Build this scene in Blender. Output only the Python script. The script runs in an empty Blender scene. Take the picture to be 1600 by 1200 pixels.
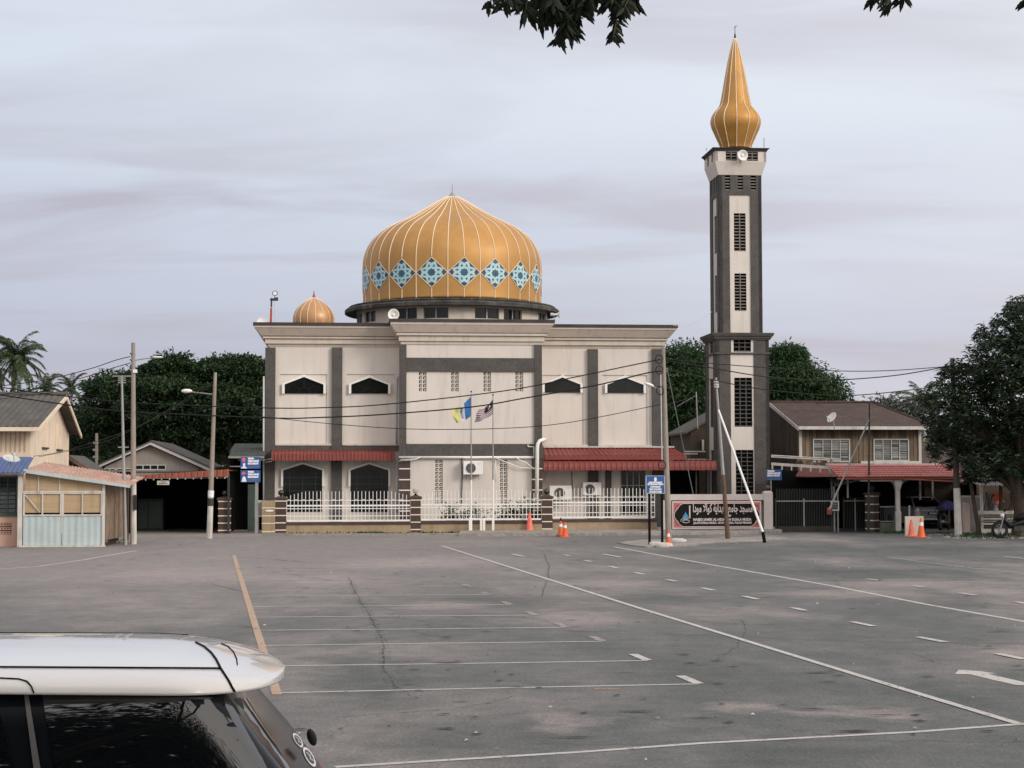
import bpy, bmesh, math, random
import numpy as np
from mathutils import Vector, Matrix
from mathutils.bvhtree import BVHTree

PI = math.pi
rad = math.radians
sc = bpy.context.scene
COL = sc.collection
random.seed(7)

# ------------------------------------------------------------------ camera
FPX, HC = 2700.0, 2.3            # focal length in photo pixels (1600 wide), eye height
PIT, ROLL = math.atan(140 / 2700), 0.0015
_R, _U, _F = Vector((1, 0, 0)), Vector((0, -math.sin(PIT), math.cos(PIT))), Vector((0, math.cos(PIT), math.sin(PIT)))
CR = _R * math.cos(ROLL) - _U * math.sin(ROLL)
CU = _U * math.cos(ROLL) + _R * math.sin(ROLL)
CAMP = Vector((0, 0, HC))
cd = bpy.data.cameras.new("camera")
cam = bpy.data.objects.new("camera", cd)
COL.objects.link(cam)
cam.matrix_world = Matrix(((CR.x, CU.x, -_F.x, 0), (CR.y, CU.y, -_F.y, 0), (CR.z, CU.z, -_F.z, HC), (0, 0, 0, 1)))
cd.sensor_width, cd.lens, cd.sensor_fit = 36.0, 36.0 * FPX / 1600, 'HORIZONTAL'
cd.clip_start, cd.clip_end = 0.1, 4000
sc.camera = cam

# ------------------------------------------------------------------ light
SUN_AZ, SUN_EL = rad(53), rad(24)   # azimuth: from straight behind the camera towards the right
sdir = Vector((math.sin(SUN_AZ) * math.cos(SUN_EL), -math.cos(SUN_AZ) * math.cos(SUN_EL), math.sin(SUN_EL)))
sl = bpy.data.lights.new("sun", 'SUN')
sl.energy, sl.angle, sl.color = 1.7, rad(18), (1.0, 0.91, 0.84)
so = bpy.data.objects.new("sun", sl)
COL.objects.link(so)
so.rotation_euler = sdir.to_track_quat('Z', 'Y').to_euler()

wd = bpy.data.worlds.new("World")
sc.world = wd
wd.use_nodes = True
nt = wd.node_tree
nt.nodes.clear()
def N(t, tree=None, **kw):
    n = (tree or nt).nodes.new(t)
    for k, v in kw.items():
        if k.startswith('i_'):
            n.inputs[k[2:].replace('_', ' ')].default_value = v
        else:
            setattr(n, k, v)
    return n
def L(a, b, tree=None):
    (tree or nt).links.new(a, b)
def math_node(op, a, b=None, tree=None, clamp=False):
    n = N('ShaderNodeMath', tree, operation=op)
    n.use_clamp = clamp
    for i, x in enumerate((a, b)):
        if x is None: continue
        if isinstance(x, (int, float)): n.inputs[i].default_value = x
        else: L(x, n.inputs[i], tree)
    return n.outputs[0]
def mixc(fac, a, b, tree=None, mode='MIX'):
    n = N('ShaderNodeMix', tree, data_type='RGBA', blend_type=mode)
    for s, x in ((n.inputs[0], fac), (n.inputs[6], a), (n.inputs[7], b)):
        if isinstance(x, (int, float)): s.default_value = x
        elif isinstance(x, tuple): s.default_value = x if len(x) == 4 else (*x, 1)
        else: L(x, s, tree)
    return n.outputs[2]
def rampn(fac, stops, tree=None, interp='LINEAR'):
    n = N('ShaderNodeValToRGB', tree)
    cr = n.color_ramp
    cr.interpolation = interp
    while len(cr.elements) < len(stops): cr.elements.new(0.5)
    for e, (p, c) in zip(cr.elements, stops):
        e.position = p
        e.color = (*c, 1) if len(c) == 3 else c
    L(fac, n.inputs[0], tree)
    return n.outputs[0]

sky = N('ShaderNodeTexSky', sky_type='NISHITA', sun_disc=False, sun_elevation=SUN_EL,
        sun_rotation=PI - SUN_AZ, air_density=1.0, dust_density=3.0, ozone_density=2.0)
tc = N('ShaderNodeTexCoord')
sep = N('ShaderNodeSeparateXYZ')
L(tc.outputs['Generated'], sep.inputs[0])
elev = sep.outputs[2]
# cloud coordinates: the direction projected on a high flat deck
zz = math_node('MAXIMUM', elev, 0.03)
cx = math_node('DIVIDE', sep.outputs[0], math_node('ADD', zz, 0.10))
cy = math_node('DIVIDE', sep.outputs[1], math_node('ADD', zz, 0.10))
cmb = N('ShaderNodeCombineXYZ')
L(cx, cmb.inputs[0]); L(cy, cmb.inputs[1])
mp = N('ShaderNodeMapping')
mp.inputs['Rotation'].default_value = (0, 0, rad(20))
mp.inputs['Scale'].default_value = (0.75, 1.5, 1)
mp.inputs['Location'].default_value = (0.35, 0.8, 0)
L(cmb.outputs[0], mp.inputs[0])
n1 = N('ShaderNodeTexNoise', i_Scale=1.25, i_Detail=6.0, i_Roughness=0.52, i_Distortion=0.5)
L(mp.outputs[0], n1.inputs['Vector'])
n2 = N('ShaderNodeTexNoise', i_Scale=0.42, i_Detail=2.0, i_Roughness=0.5)
L(mp.outputs[0], n2.inputs['Vector'])
# base veil: bluish white high up, mauve lower, slightly pink at the horizon
veil = rampn(elev, [(0.0, (6.2, 5.8, 6.3)), (0.03, (5.6, 5.5, 6.4)), (0.08, (5.3, 5.6, 6.8)), (0.14, (6.2, 6.75, 7.9)), (0.22, (6.8, 7.5, 8.5)), (0.3, (6.6, 7.1, 8.0)), (0.7, (7.6, 7.8, 8.8))])
cl = rampn(n1.outputs[0], [(0.44, (0, 0, 0)), (0.60, (1, 1, 1))])
cl2 = rampn(n2.outputs[0], [(0.38, (0.25, 0.25, 0.25)), (0.62, (1, 1, 1))])
cm = math_node('MULTIPLY', math_node('MULTIPLY', cl, cl2), 0.92)
col = mixc(cm, veil, (5.1, 5.0, 5.8))
br = rampn(n2.outputs[0], [(0.3, (1.08, 1.08, 1.06)), (0.7, (0.90, 0.88, 0.90))])
col = mixc(1.0, col, br, mode='MULTIPLY')
col = mixc(0.12, col, sky.outputs[0])
# thin cloud glows brighter and warmer round the low sun behind the camera
dt = N('ShaderNodeVectorMath', operation='DOT_PRODUCT')
L(tc.outputs['Generated'], dt.inputs[0])
dt.inputs[1].default_value = tuple(sdir)
gl = math_node('POWER', math_node('MAXIMUM', math_node('MULTIPLY_ADD', dt.outputs['Value'], 0.5), 0.0), 2.2)
col = mixc(gl, col, (15.0, 13.8, 12.8))
bg = N('ShaderNodeBackground', i_Strength=0.1)
L(col, bg.inputs[0])
wo = N('ShaderNodeOutputWorld')
L(bg.outputs[0], wo.inputs[0])

vs = sc.view_settings
vs.view_transform, vs.look, vs.exposure, vs.gamma, vs.use_curve_mapping = 'Standard', 'None', 0.08, 1.0, False

# ------------------------------------------------------------------ projection helpers
def ray(px, py):
    return (CR * (px - 800) + CU * (600 - py) + _F * FPX)
def at(px, py, Y):
    d = ray(px, py)
    return CAMP + d * (Y / d.y)
def gp(px, py, z=0.0):
    d = ray(px, py)
    return CAMP + d * ((z - HC) / d.z)
YAW = rad(5.3)
class Fr:
    """A right-angled frame standing on the ground: u to the right, v away, z up."""
    def __init__(s, px, D, yaw=YAW):
        p = at(px, 740, D)
        s.o = Vector((p.x, p.y, 0)); s.yaw = yaw
        s.c, s.s = math.cos(yaw), math.sin(yaw)
        d = CAMP - s.o
        s.cl = Vector((d.x * s.c + d.y * s.s, -d.x * s.s + d.y * s.c, HC))
    def uz(s, px, py, v=0.0):
        d = ray(px, py)
        du, dv = d.x * s.c + d.y * s.s, -d.x * s.s + d.y * s.c
        t = (v - s.cl.y) / dv
        return s.cl.x + du * t, s.cl.z + d.z * t
    def rect(s, x0, y0, x1, y1, v=0.0):
        ym, xm = (y0 + y1) / 2, (x0 + x1) / 2
        return s.uz(x0, ym, v)[0], s.uz(x1, ym, v)[0], s.uz(xm, y1, v)[1], s.uz(xm, y0, v)[1]
    def w(s, u, v, z):
        return Vector((s.o.x + u * s.c - v * s.s, s.o.y + u * s.s + v * s.c, z))

# ------------------------------------------------------------------ materials
MATS = {}
def mat(name, col, rough=0.8, var=0.12, scale=1.5, streak=0.0, stain=(0.05, 0.05, 0.045), fine=0.06, fscale=40,
        metal=0.0, spec=0.3, bump=0.0, island=0.0, emis=None, coat=0.0, ior=None, squash=(1, 1, 1), trans=0.0):
    if name in MATS: return MATS[name]
    m = bpy.data.materials.new(name)
    m.use_nodes = True
    t = m.node_tree
    t.nodes.clear()
    out = N('ShaderNodeOutputMaterial', t)
    b = N('ShaderNodeBsdfPrincipled', t)
    L(b.outputs[0], out.inputs[0], t)
    b.inputs['Roughness'].default_value = rough
    b.inputs['Metallic'].default_value = metal
    b.inputs['Specular IOR Level'].default_value = spec
    b.inputs['Coat Weight'].default_value = coat
    if ior: b.inputs['IOR'].default_value = ior
    tcn = N('ShaderNodeTexCoord', t)
    mpn = N('ShaderNodeMapping', t)
    mpn.inputs['Scale'].default_value = squash
    L(tcn.outputs['Object'], mpn.inputs[0], t)
    na = N('ShaderNodeTexNoise', t, i_Scale=scale, i_Detail=5.0, i_Roughness=0.6)
    L(mpn.outputs[0], na.inputs['Vector'], t)
    c = mixc(rampn(na.outputs[0], [(0.3, (0, 0, 0)), (0.7, (1, 1, 1))], t), tuple(x * (1 - var) for x in col), tuple(min(1, x * (1 + var)) for x in col), t)
    if fine:
        nf = N('ShaderNodeTexNoise', t, i_Scale=fscale, i_Detail=2.0)
        L(tcn.outputs['Object'], nf.inputs['Vector'], t)
        c = mixc(1.0, c, rampn(nf.outputs[0], [(0.3, (1 - fine,) * 3), (0.7, (1 + fine,) * 3)], t), t, 'MULTIPLY')
    if streak:
        ms = N('ShaderNodeMapping', t)
        ms.inputs['Scale'].default_value = (2.2, 2.2, 0.22)
        L(tcn.outputs['Object'], ms.inputs[0], t)
        ns = N('ShaderNodeTexNoise', t, i_Scale=1.6, i_Detail=6.0, i_Roughness=0.65)
        L(ms.outputs[0], ns.inputs['Vector'], t)
        f = rampn(ns.outputs[0], [(0.52, (0, 0, 0)), (0.72, (streak,) * 3)], t)
        c = mixc(f, c, stain, t)
    if island:
        gi = N('ShaderNodeNewGeometry', t)
        c = mixc(1.0, c, rampn(gi.outputs['Random Per Island'], [(0.0, (1 - island,) * 3), (1.0, (1 + island,) * 3)], t), t, 'MULTIPLY')
    L(c, b.inputs['Base Color'], t)
    if bump:
        nb = N('ShaderNodeTexNoise', t, i_Scale=fscale, i_Detail=3.0)
        L(tcn.outputs['Object'], nb.inputs['Vector'], t)
        bn = N('ShaderNodeBump', t, i_Strength=bump, i_Distance=0.02)
        L(nb.outputs[0], bn.inputs['Height'], t)
        L(bn.outputs[0], b.inputs['Normal'], t)
    if trans:
        tr = N('ShaderNodeBsdfTranslucent', t)
        L(c, tr.inputs[0], t)
        mx = N('ShaderNodeMixShader', t)
        mx.inputs[0].default_value = trans
        L(b.outputs[0], mx.inputs[1], t); L(tr.outputs[0], mx.inputs[2], t)
        L(mx.outputs[0], out.inputs[0], t)
    if emis:
        b.inputs['Emission Color'].default_value = (*emis[0], 1)
        b.inputs['Emission Strength'].default_value = emis[1]
    MATS[name] = m
    return m

CREAM = mat('cream_render', (0.625, 0.58, 0.53), var=0.06, scale=0.5, streak=0.38, stain=(0.38, 0.35, 0.315), fine=0.03)
CREAM2 = mat('cornice_cream', (0.56, 0.50, 0.43), var=0.05, scale=0.8, streak=0.35, stain=(0.22, 0.20, 0.17), fine=0.03)
GREY = mat('grey_paint', (0.082, 0.077, 0.072), var=0.18, scale=2.5, streak=0.25, stain=(0.05, 0.05, 0.045), fine=0.18, fscale=14, bump=0.2)
DGREY = mat('roof_grey', (0.05, 0.047, 0.045), var=0.3, scale=1.2, fine=0.15)
WHITE = mat('white_paint', (0.78, 0.77, 0.74), rough=0.5, var=0.05, streak=0.2, stain=(0.35, 0.32, 0.28))
DIRTYW = mat('dirty_white', (0.55, 0.53, 0.49), var=0.15, scale=3, streak=0.5, stain=(0.15, 0.13, 0.10))
GOLD = mat('gold_dome', (0.44, 0.235, 0.066), rough=0.50, var=0.12, scale=1.0, spec=0.5, fine=0.08, fscale=60, metal=0.25)
GOLD2 = mat('gold_spire', (0.44, 0.225, 0.05), rough=0.48, var=0.12, scale=2.0, spec=0.5, fine=0.08, fscale=60, metal=0.3)
GOLD3 = mat('copper_dome', (0.46, 0.25, 0.11), rough=0.4, var=0.12, scale=2.0, spec=0.5, metal=0.2)
RIB = mat('rib_cream', (0.78, 0.66, 0.50), rough=0.5, var=0.08)
RIBD = mat('rib_shadow_gap', (0.16, 0.08, 0.03), rough=0.8)
GLASS = mat('dark_glass', (0.010, 0.012, 0.011), rough=0.12, var=0.4, scale=1.5, spec=0.25, fine=0)
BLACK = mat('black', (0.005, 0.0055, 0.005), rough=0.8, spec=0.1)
MOULD = mat('mouldy_concrete', (0.055, 0.055, 0.05), var=0.5, scale=2.0, streak=0.6, stain=(0.22, 0.20, 0.18), squash=(1, 1, 4))
RED = mat('red_metal_roof', (0.20, 0.042, 0.034), rough=0.45, var=0.15, scale=2, streak=0.25, stain=(0.10, 0.03, 0.025), spec=0.4)
REDB = mat('brick_red_roof', (0.25, 0.075, 0.05), rough=0.6, var=0.2, streak=0.3, stain=(0.09, 0.04, 0.03))
BROWN = mat('brown_tile', (0.068, 0.046, 0.040), rough=0.5, var=0.2, fine=0.2, fscale=20)
BEIGE = mat('beige_wall', (0.33, 0.255, 0.165), var=0.14, scale=2, streak=0.4, stain=(0.13, 0.10, 0.06), fine=0.1)
PIPE = mat('pipe_grey', (0.50, 0.51, 0.49), rough=0.5, var=0.06)
CONC = mat('pole_concrete', (0.28, 0.245, 0.21), var=0.18, scale=1.5, streak=0.5, stain=(0.11, 0.10, 0.085), fine=0.15)
GALV = mat('galvanised_steel', (0.30, 0.30, 0.29), rough=0.5, metal=0.4, var=0.15)
WIRE = mat('black_cable', (0.008, 0.008, 0.009), rough=0.6, var=0)
LEAFD = mat('leaf_dark', (0.026, 0.052, 0.020), rough=0.55, var=0.35, scale=0.35, island=0.75, fine=0, trans=0.2, spec=0.25)
LEAFM = mat('leaf_mid', (0.032, 0.072, 0.024), rough=0.55, var=0.35, scale=0.3, island=0.6, fine=0, trans=0.25, spec=0.3)
LEAFG = mat('leaf_mango', (0.019, 0.039, 0.015), rough=0.42, var=0.3, scale=0.4, island=0.8, fine=0, trans=0.15, spec=0.45)
LEAFP = mat('leaf_palm', (0.055, 0.085, 0.035), rough=0.5, var=0.3, scale=0.2, island=0.7, fine=0, trans=0.2)
LEAFN = mat('leaf_near', (0.012, 0.020, 0.006), rough=0.5, var=0.3, scale=8, island=0.3, fine=0, trans=0.12)
BARK = mat('bark', (0.07, 0.055, 0.04), var=0.3, scale=3, fine=0.2)
WOOD = mat('weathered_wood', (0.17, 0.125, 0.085), var=0.3, scale=2, streak=0.7, stain=(0.055, 0.042, 0.032), island=0.35, fine=0.15, squash=(3, 3, .4))
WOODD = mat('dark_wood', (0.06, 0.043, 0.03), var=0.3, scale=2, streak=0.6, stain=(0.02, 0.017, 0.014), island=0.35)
PLANK = mat('brown_plank', (0.22, 0.165, 0.12), var=0.3, scale=2, streak=0.6, stain=(0.08, 0.055, 0.04), island=0.3)
PLY = mat('plywood', (0.42, 0.31, 0.19), var=0.12, scale=2.5, streak=0.3, stain=(0.2, 0.15, 0.1), squash=(.3, 1, 6), fine=0.12)
PALEB = mat('pale_blue_tin', (0.42, 0.50, 0.50), rough=0.45, var=0.08, streak=0.4, stain=(0.25, 0.29, 0.28), spec=0.4)
PINKW = mat('pink_wall', (0.56, 0.36, 0.28), var=0.08, streak=0.25, stain=(0.3, 0.2, 0.15))
CREAMH = mat('house_cream', (0.74, 0.63, 0.50), var=0.06, scale=0.8, streak=0.3, stain=(0.32, 0.26, 0.19))
ASB = mat('asbestos_roof', (0.088, 0.083, 0.074), var=0.3, scale=1.5, streak=0.5, stain=(0.035, 0.034, 0.03), fine=0.2)
BLUET = mat('blue_tin', (0.045, 0.085, 0.22), rough=0.4, var=0.1, streak=0.3, stain=(0.12, 0.09, 0.08))
RUST = mat('rusty_tin', (0.40, 0.24, 0.18), rough=0.6, var=0.3, scale=2.5, streak=0.8, stain=(0.50, 0.46, 0.42))
ROOFB = mat('brown_roof_tile', (0.058, 0.037, 0.029), var=0.3, scale=1.2, streak=0.45, stain=(0.11, 0.08, 0.065), fine=0.3, fscale=12)
PINKT = mat('pink_roof_tile', (0.46, 0.145, 0.135), rough=0.6, var=0.12, scale=2, streak=0.3, stain=(0.22, 0.08, 0.07))
LOUV = mat('louvre_glass', (0.17, 0.175, 0.165), rough=0.3, var=0.2, island=0.5, spec=0.5)
GRANITE = mat('pink_granite', (0.56, 0.50, 0.48), rough=0.45, var=0.06, fine=0.15, fscale=30, streak=0.2, stain=(0.35, 0.31, 0.29))
CEMENT = mat('cement', (0.24, 0.225, 0.205), var=0.2, scale=2, streak=0.4, stain=(0.08, 0.08, 0.07), fine=0.2)
SIGNBLUE = mat('sign_blue', (0.03, 0.10, 0.30), rough=0.4, var=0.08)
SIGNW = mat('sign_white', (0.75, 0.78, 0.82), rough=0.5, var=0.04)
SIGNP = mat('sign_pink', (0.60, 0.13, 0.16), rough=0.5, var=0.1)
ORANGE = mat('cone_orange', (0.72, 0.13, 0.035), rough=0.5, var=0.12, scale=6, streak=0.25, stain=(0.3, 0.08, 0.04))
PINKC = mat('cone_faded', (0.72, 0.17, 0.12), rough=0.55, var=0.12, scale=6)
IRON = mat('dark_iron', (0.035, 0.04, 0.038), rough=0.5, var=0.2)
DGREEN = mat('green_frame', (0.06, 0.085, 0.075), rough=0.5, var=0.15)
LGREEN = mat('dark_louvre', (0.025, 0.04, 0.037), rough=0.25, var=0.25, island=0.4, spec=0.5)
CYAN = mat('tile_pale_cyan', (0.42, 0.60, 0.62), rough=0.35, var=0.1, scale=4)
TILEB = mat('tile_blue', (0.030, 0.115, 0.20), rough=0.3, var=0.25, scale=4)
SILVER = mat('silver_paint', (0.50, 0.50, 0.49), rough=0.25, metal=0.5, var=0.02, fine=0, coat=0.5)
CARW = mat('pearl_white_paint', (0.82, 0.80, 0.77), rough=0.22, var=0.01, fine=0, coat=0.8, spec=0.5)
CARG = mat('tinted_glass', (0.004, 0.005, 0.006), rough=0.02, var=0, fine=0, ior=1.9, spec=0.5)
CARK = mat('gloss_black', (0.006, 0.008, 0.010), rough=0.12, var=0, fine=0, ior=1.4, spec=0.12)
RUBBER = mat('rubber', (0.012, 0.012, 0.012), rough=0.8)
REDL = mat('red_lens', (0.35, 0.02, 0.015), rough=0.15, var=0, fine=0)

# ------------------------------------------------------------------ mesh builder
class MB:
    def __init__(s):
        s.v, s.f, s.m, s.k = [], [], [], 0
    def add(s, vs_, fs_):
        o = len(s.v)
        s.v += [tuple(p) for p in vs_]
        s.f += [tuple(i + o for i in f) for f in fs_]
        s.m += [s.k] * len(fs_)
        return s
    def box(s, x0, x1, y0, y1, z0, z1):
        if x0 > x1: x0, x1 = x1, x0
        if y0 > y1: y0, y1 = y1, y0
        if z0 > z1: z0, z1 = z1, z0
        return s.hexa([(x0, y0, z0), (x1, y0, z0), (x1, y1, z0), (x0, y1, z0), (x0, y0, z1), (x1, y0, z1), (x1, y1, z1), (x0, y1, z1)])
    def hexa(s, p):
        return s.add(p, [(3, 2, 1, 0), (4, 5, 6, 7), (0, 1, 5, 4), (1, 2, 6, 5), (2, 3, 7, 6), (3, 0, 4, 7)])
    def prism(s, poly, y0, y1):       # polygon in (x,z), extruded along y
        n = len(poly)
        vs_ = [(x, y0, z) for x, z in poly] + [(x, y1, z) for x, z in poly]
        return s.add(vs_, [tuple(range(n)), tuple(range(2 * n - 1, n - 1, -1))] + [(i, i + n, (i + 1) % n + n, (i + 1) % n) for i in range(n)])
    def prism_x(s, poly, x0, x1):     # polygon in (y,z), extruded along x
        n = len(poly)
        vs_ = [(x0, y, z) for y, z in poly] + [(x1, y, z) for y, z in poly]
        return s.add(vs_, [tuple(range(n)), tuple(range(2 * n - 1, n - 1, -1))] + [(i, i + n, (i + 1) % n + n, (i + 1) % n) for i in range(n)])
    def tube(s, p0, p1, r0, r1=None, n=8, cap=True):
        return s.path([p0, p1], [r0, r0 if r1 is None else r1], n, cap)
    def path(s, pts, r, n=6, cap=True):
        pts = [Vector(p) for p in pts]
        if isinstance(r, (int, float)): r = [r] * len(pts)
        o = len(s.v)
        vs_, fs_ = [], []
        up = None
        for i, p in enumerate(pts):
            d = (pts[min(i + 1, len(pts) - 1)] - pts[max(i - 1, 0)]).normalized()
            if up is None:
                up = Vector((0, 0, 1)) if abs(d.z) < 0.9 else Vector((1, 0, 0))
            a = d.cross(up)
            if a.length < 1e-5: a = d.cross(Vector((0, 1, 0)))
            a.normalize()
            b = a.cross(d)
            for j in range(n):
                t = 2 * PI * j / n
                vs_.append(p + (a * math.cos(t) + b * math.sin(t)) * r[i])
        for i in range(len(pts) - 1):
            for j in range(n):
                k = (j + 1) % n
                fs_.append((i * n + j, i * n + k, (i + 1) * n + k, (i + 1) * n + j))
        if cap:
            fs_.append(tuple(range(n - 1, -1, -1)))
            fs_.append(tuple(range((len(pts) - 1) * n, len(pts) * n)))
        return s.add(vs_, fs_)
    def lathe(s, prof, c=(0, 0), n=32, a0=0.0, cap=True):   # prof [(r,z)]
        vs_, fs_ = [], []
        for r, z in prof:
            for j in range(n):
                t = a0 + 2 * PI * j / n
                vs_.append((c[0] + r * math.cos(t), c[1] + r * math.sin(t), z))
        for i in range(len(prof) - 1):
            for j in range(n):
                k = (j + 1) % n
                fs_.append((i * n + j, i * n + k, (i + 1) * n + k, (i + 1) * n + j))
        if cap:
            fs_.append(tuple(range(n - 1, -1, -1)))
            fs_.append(tuple(range((len(prof) - 1) * n, len(prof) * n)))
        return s.add(vs_, fs_)
    def sphere(s, c, r, n=12):
        pr = [(max(0.001, r * math.cos(t)), c[2] + r * math.sin(t)) for t in [(-PI / 2 + PI * i / n) for i in range(n + 1)]]
        return s.lathe(pr, (c[0], c[1]), n * 2)
    def rings(s, rects):              # rects: list of (x0,x1,y0,y1,z): lofted rectangles, closed
        vs_, fs_ = [], []
        for x0, x1, y0, y1, z in rects:
            vs_ += [(x0, y0, z), (x1, y0, z), (x1, y1, z), (x0, y1, z)]
        for i in range(len(rects) - 1):
            for j in range(4):
                k = (j + 1) % 4
                fs_.append((i * 4 + j, i * 4 + k, i * 4 + 4 + k, i * 4 + 4 + j))
        fs_ += [(3, 2, 1, 0), tuple(range(len(vs_) - 4, len(vs_)))]
        return s.add(vs_, fs_)
    def corr(s, a, b, c, d, n, amp, thick=0.01):
        """corrugated sheet: a,b lower edge ends; d,c upper edge ends (a-d and b-c run down the slope)."""
        a, b, c, d = map(Vector, (a, b, c, d))
        nn = (b - a).cross(d - a).normalized()
        vs_, fs_ = [], []
        m = n * 4
        for i in range(m + 1):
            t = i / m
            h = amp * math.sin(2 * PI * i / 4)
            lo, hi = a.lerp(b, t) + nn * h, d.lerp(c, t) + nn * h
            vs_ += [lo, hi, hi - nn * thick, lo - nn * thick]
        for i in range(m):
            o = i * 4
            for j in range(4):
                k = (j + 1) % 4
                fs_.append((o + j, o + k, o + 4 + k, o + 4 + j))
        fs_ += [(3, 2, 1, 0), (m * 4, m * 4 + 1, m * 4 + 2, m * 4 + 3)]
        return s.add(vs_, fs_)
    def slab(s, a, b, c, d, thick):
        a, b, c, d = map(Vector, (a, b, c, d))
        nn = (b - a).cross(d - a).normalized() * thick
        return s.hexa([a - nn, b - nn, c - nn, d - nn, a, b, c, d])
    def wall(s, x0, x1, z0, z1, holes, y0, y1):
        """wall slab between y0 (front) and y1 with rectangular holes [(x0,x1,z0,z1)]"""
        xs = sorted({x0, x1, *[h[0] for h in holes], *[h[1] for h in holes]})
        zs = sorted({z0, z1, *[h[2] for h in holes], *[h[3] for h in holes]})
        xs = [x for x in xs if x0 <= x <= x1]; zs = [z for z in zs if z0 <= z <= z1]
        solid = {}
        for i in range(len(xs) - 1):
            for j in range(len(zs) - 1):
                mx, mz = (xs[i] + xs[i + 1]) / 2, (zs[j] + zs[j + 1]) / 2
                solid[i, j] = not any(h[0] < mx < h[1] and h[2] < mz < h[3] for h in holes)
        for (i, j), ok in solid.items():
            if not ok: continue
            a, b, c, d = xs[i], xs[i + 1], zs[j], zs[j + 1]
            s.add([(a, y0, c), (b, y0, c), (b, y0, d), (a, y0, d)], [(0, 1, 2, 3)])
            s.add([(a, y1, c), (b, y1, c), (b, y1, d), (a, y1, d)], [(3, 2, 1, 0)])
            if not solid.get((i - 1, j)): s.add([(a, y0, c), (a, y0, d), (a, y1, d), (a, y1, c)], [(0, 1, 2, 3)])
            if not solid.get((i + 1, j)): s.add([(b, y0, c), (b, y1, c), (b, y1, d), (b, y0, d)], [(0, 1, 2, 3)])
            if not solid.get((i, j - 1)): s.add([(a, y0, c), (a, y1, c), (b, y1, c), (b, y0, c)], [(0, 1, 2, 3)])
            if not solid.get((i, j + 1)): s.add([(a, y0, d), (b, y0, d), (b, y1, d), (a, y1, d)], [(0, 1, 2, 3)])
        return s
    def build(s, name, m, parent=None, smooth=False, bevel=0.0, recalc=True, sub=0):
        me = bpy.data.meshes.new(name)
        me.from_pydata(s.v, [], s.f)
        for mm in (m if isinstance(m, (list, tuple)) else [m]): me.materials.append(mm)
        if isinstance(m, (list, tuple)): me.polygons.foreach_set('material_index', s.m)
        if recalc:
            bm = bmesh.new(); bm.from_mesh(me)
            bmesh.ops.recalc_face_normals(bm, faces=bm.faces)
            bm.to_mesh(me); bm.free()
        if smooth:
            me.polygons.foreach_set('use_smooth', [True] * len(me.polygons))
        o = bpy.data.objects.new(name, me)
        COL.objects.link(o)
        if parent is not None: o.parent = parent
        if bevel:
            b = o.modifiers.new('bevel', 'BEVEL'); b.width = bevel; b.segments = 2; b.limit_method = 'ANGLE'
        if smooth == 'auto':
            o.modifiers.new('es', 'EDGE_SPLIT').split_angle = rad(35)
        return o
def tag(o, label=None, cat=None, group=None, kind=None):
    if label: o['label'] = label
    if cat: o['category'] = cat
    if group: o['group'] = group
    if kind: o['kind'] = kind
    return o
def thing(name, label, cat, fr=None, loc=None, rz=0.0, group=None):
    o = bpy.data.objects.new(name, None)
    COL.objects.link(o)
    if fr is not None: o.location = fr.o; o.rotation_euler.z = fr.yaw
    if loc is not None: o.location = loc; o.rotation_euler.z = rz
    o.empty_display_size = 0.2
    return tag(o, label, cat, group)
def copy_tree(o, parent=None):
    c = o.copy(); COL.objects.link(c)
    if parent is not None: c.parent = parent
    for ch in [x for x in bpy.data.objects if x.parent == o]: copy_tree(ch, c)
    return c
def text(name, s_, size, m, parent, loc, width=None, rot=(PI / 2, 0, 0), align='CENTER', bold=0.0, ext=0.004):
    cu = bpy.data.curves.new(name, 'FONT')
    cu.body = s_; cu.size = size; cu.align_x = align; cu.align_y = 'CENTER'; cu.extrude = ext; cu.offset = bold
    o = bpy.data.objects.new(name, cu); COL.objects.link(o)
    me = bpy.data.meshes.new_from_object(o)
    me.name = name
    bpy.data.objects.remove(o)
    me.materials.clear(); me.materials.append(m)
    o = bpy.data.objects.new(name, me); COL.objects.link(o)
    if width and len(me.vertices):
        xs = [v.co.x for v in me.vertices]
        x0, x1 = min(xs), max(xs)
        for v in me.vertices: v.co.x = (v.co.x - (x0 + x1) / 2) * width / (x1 - x0)
    o.location = loc; o.rotation_euler = rot; o.parent = parent
    return o
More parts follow.
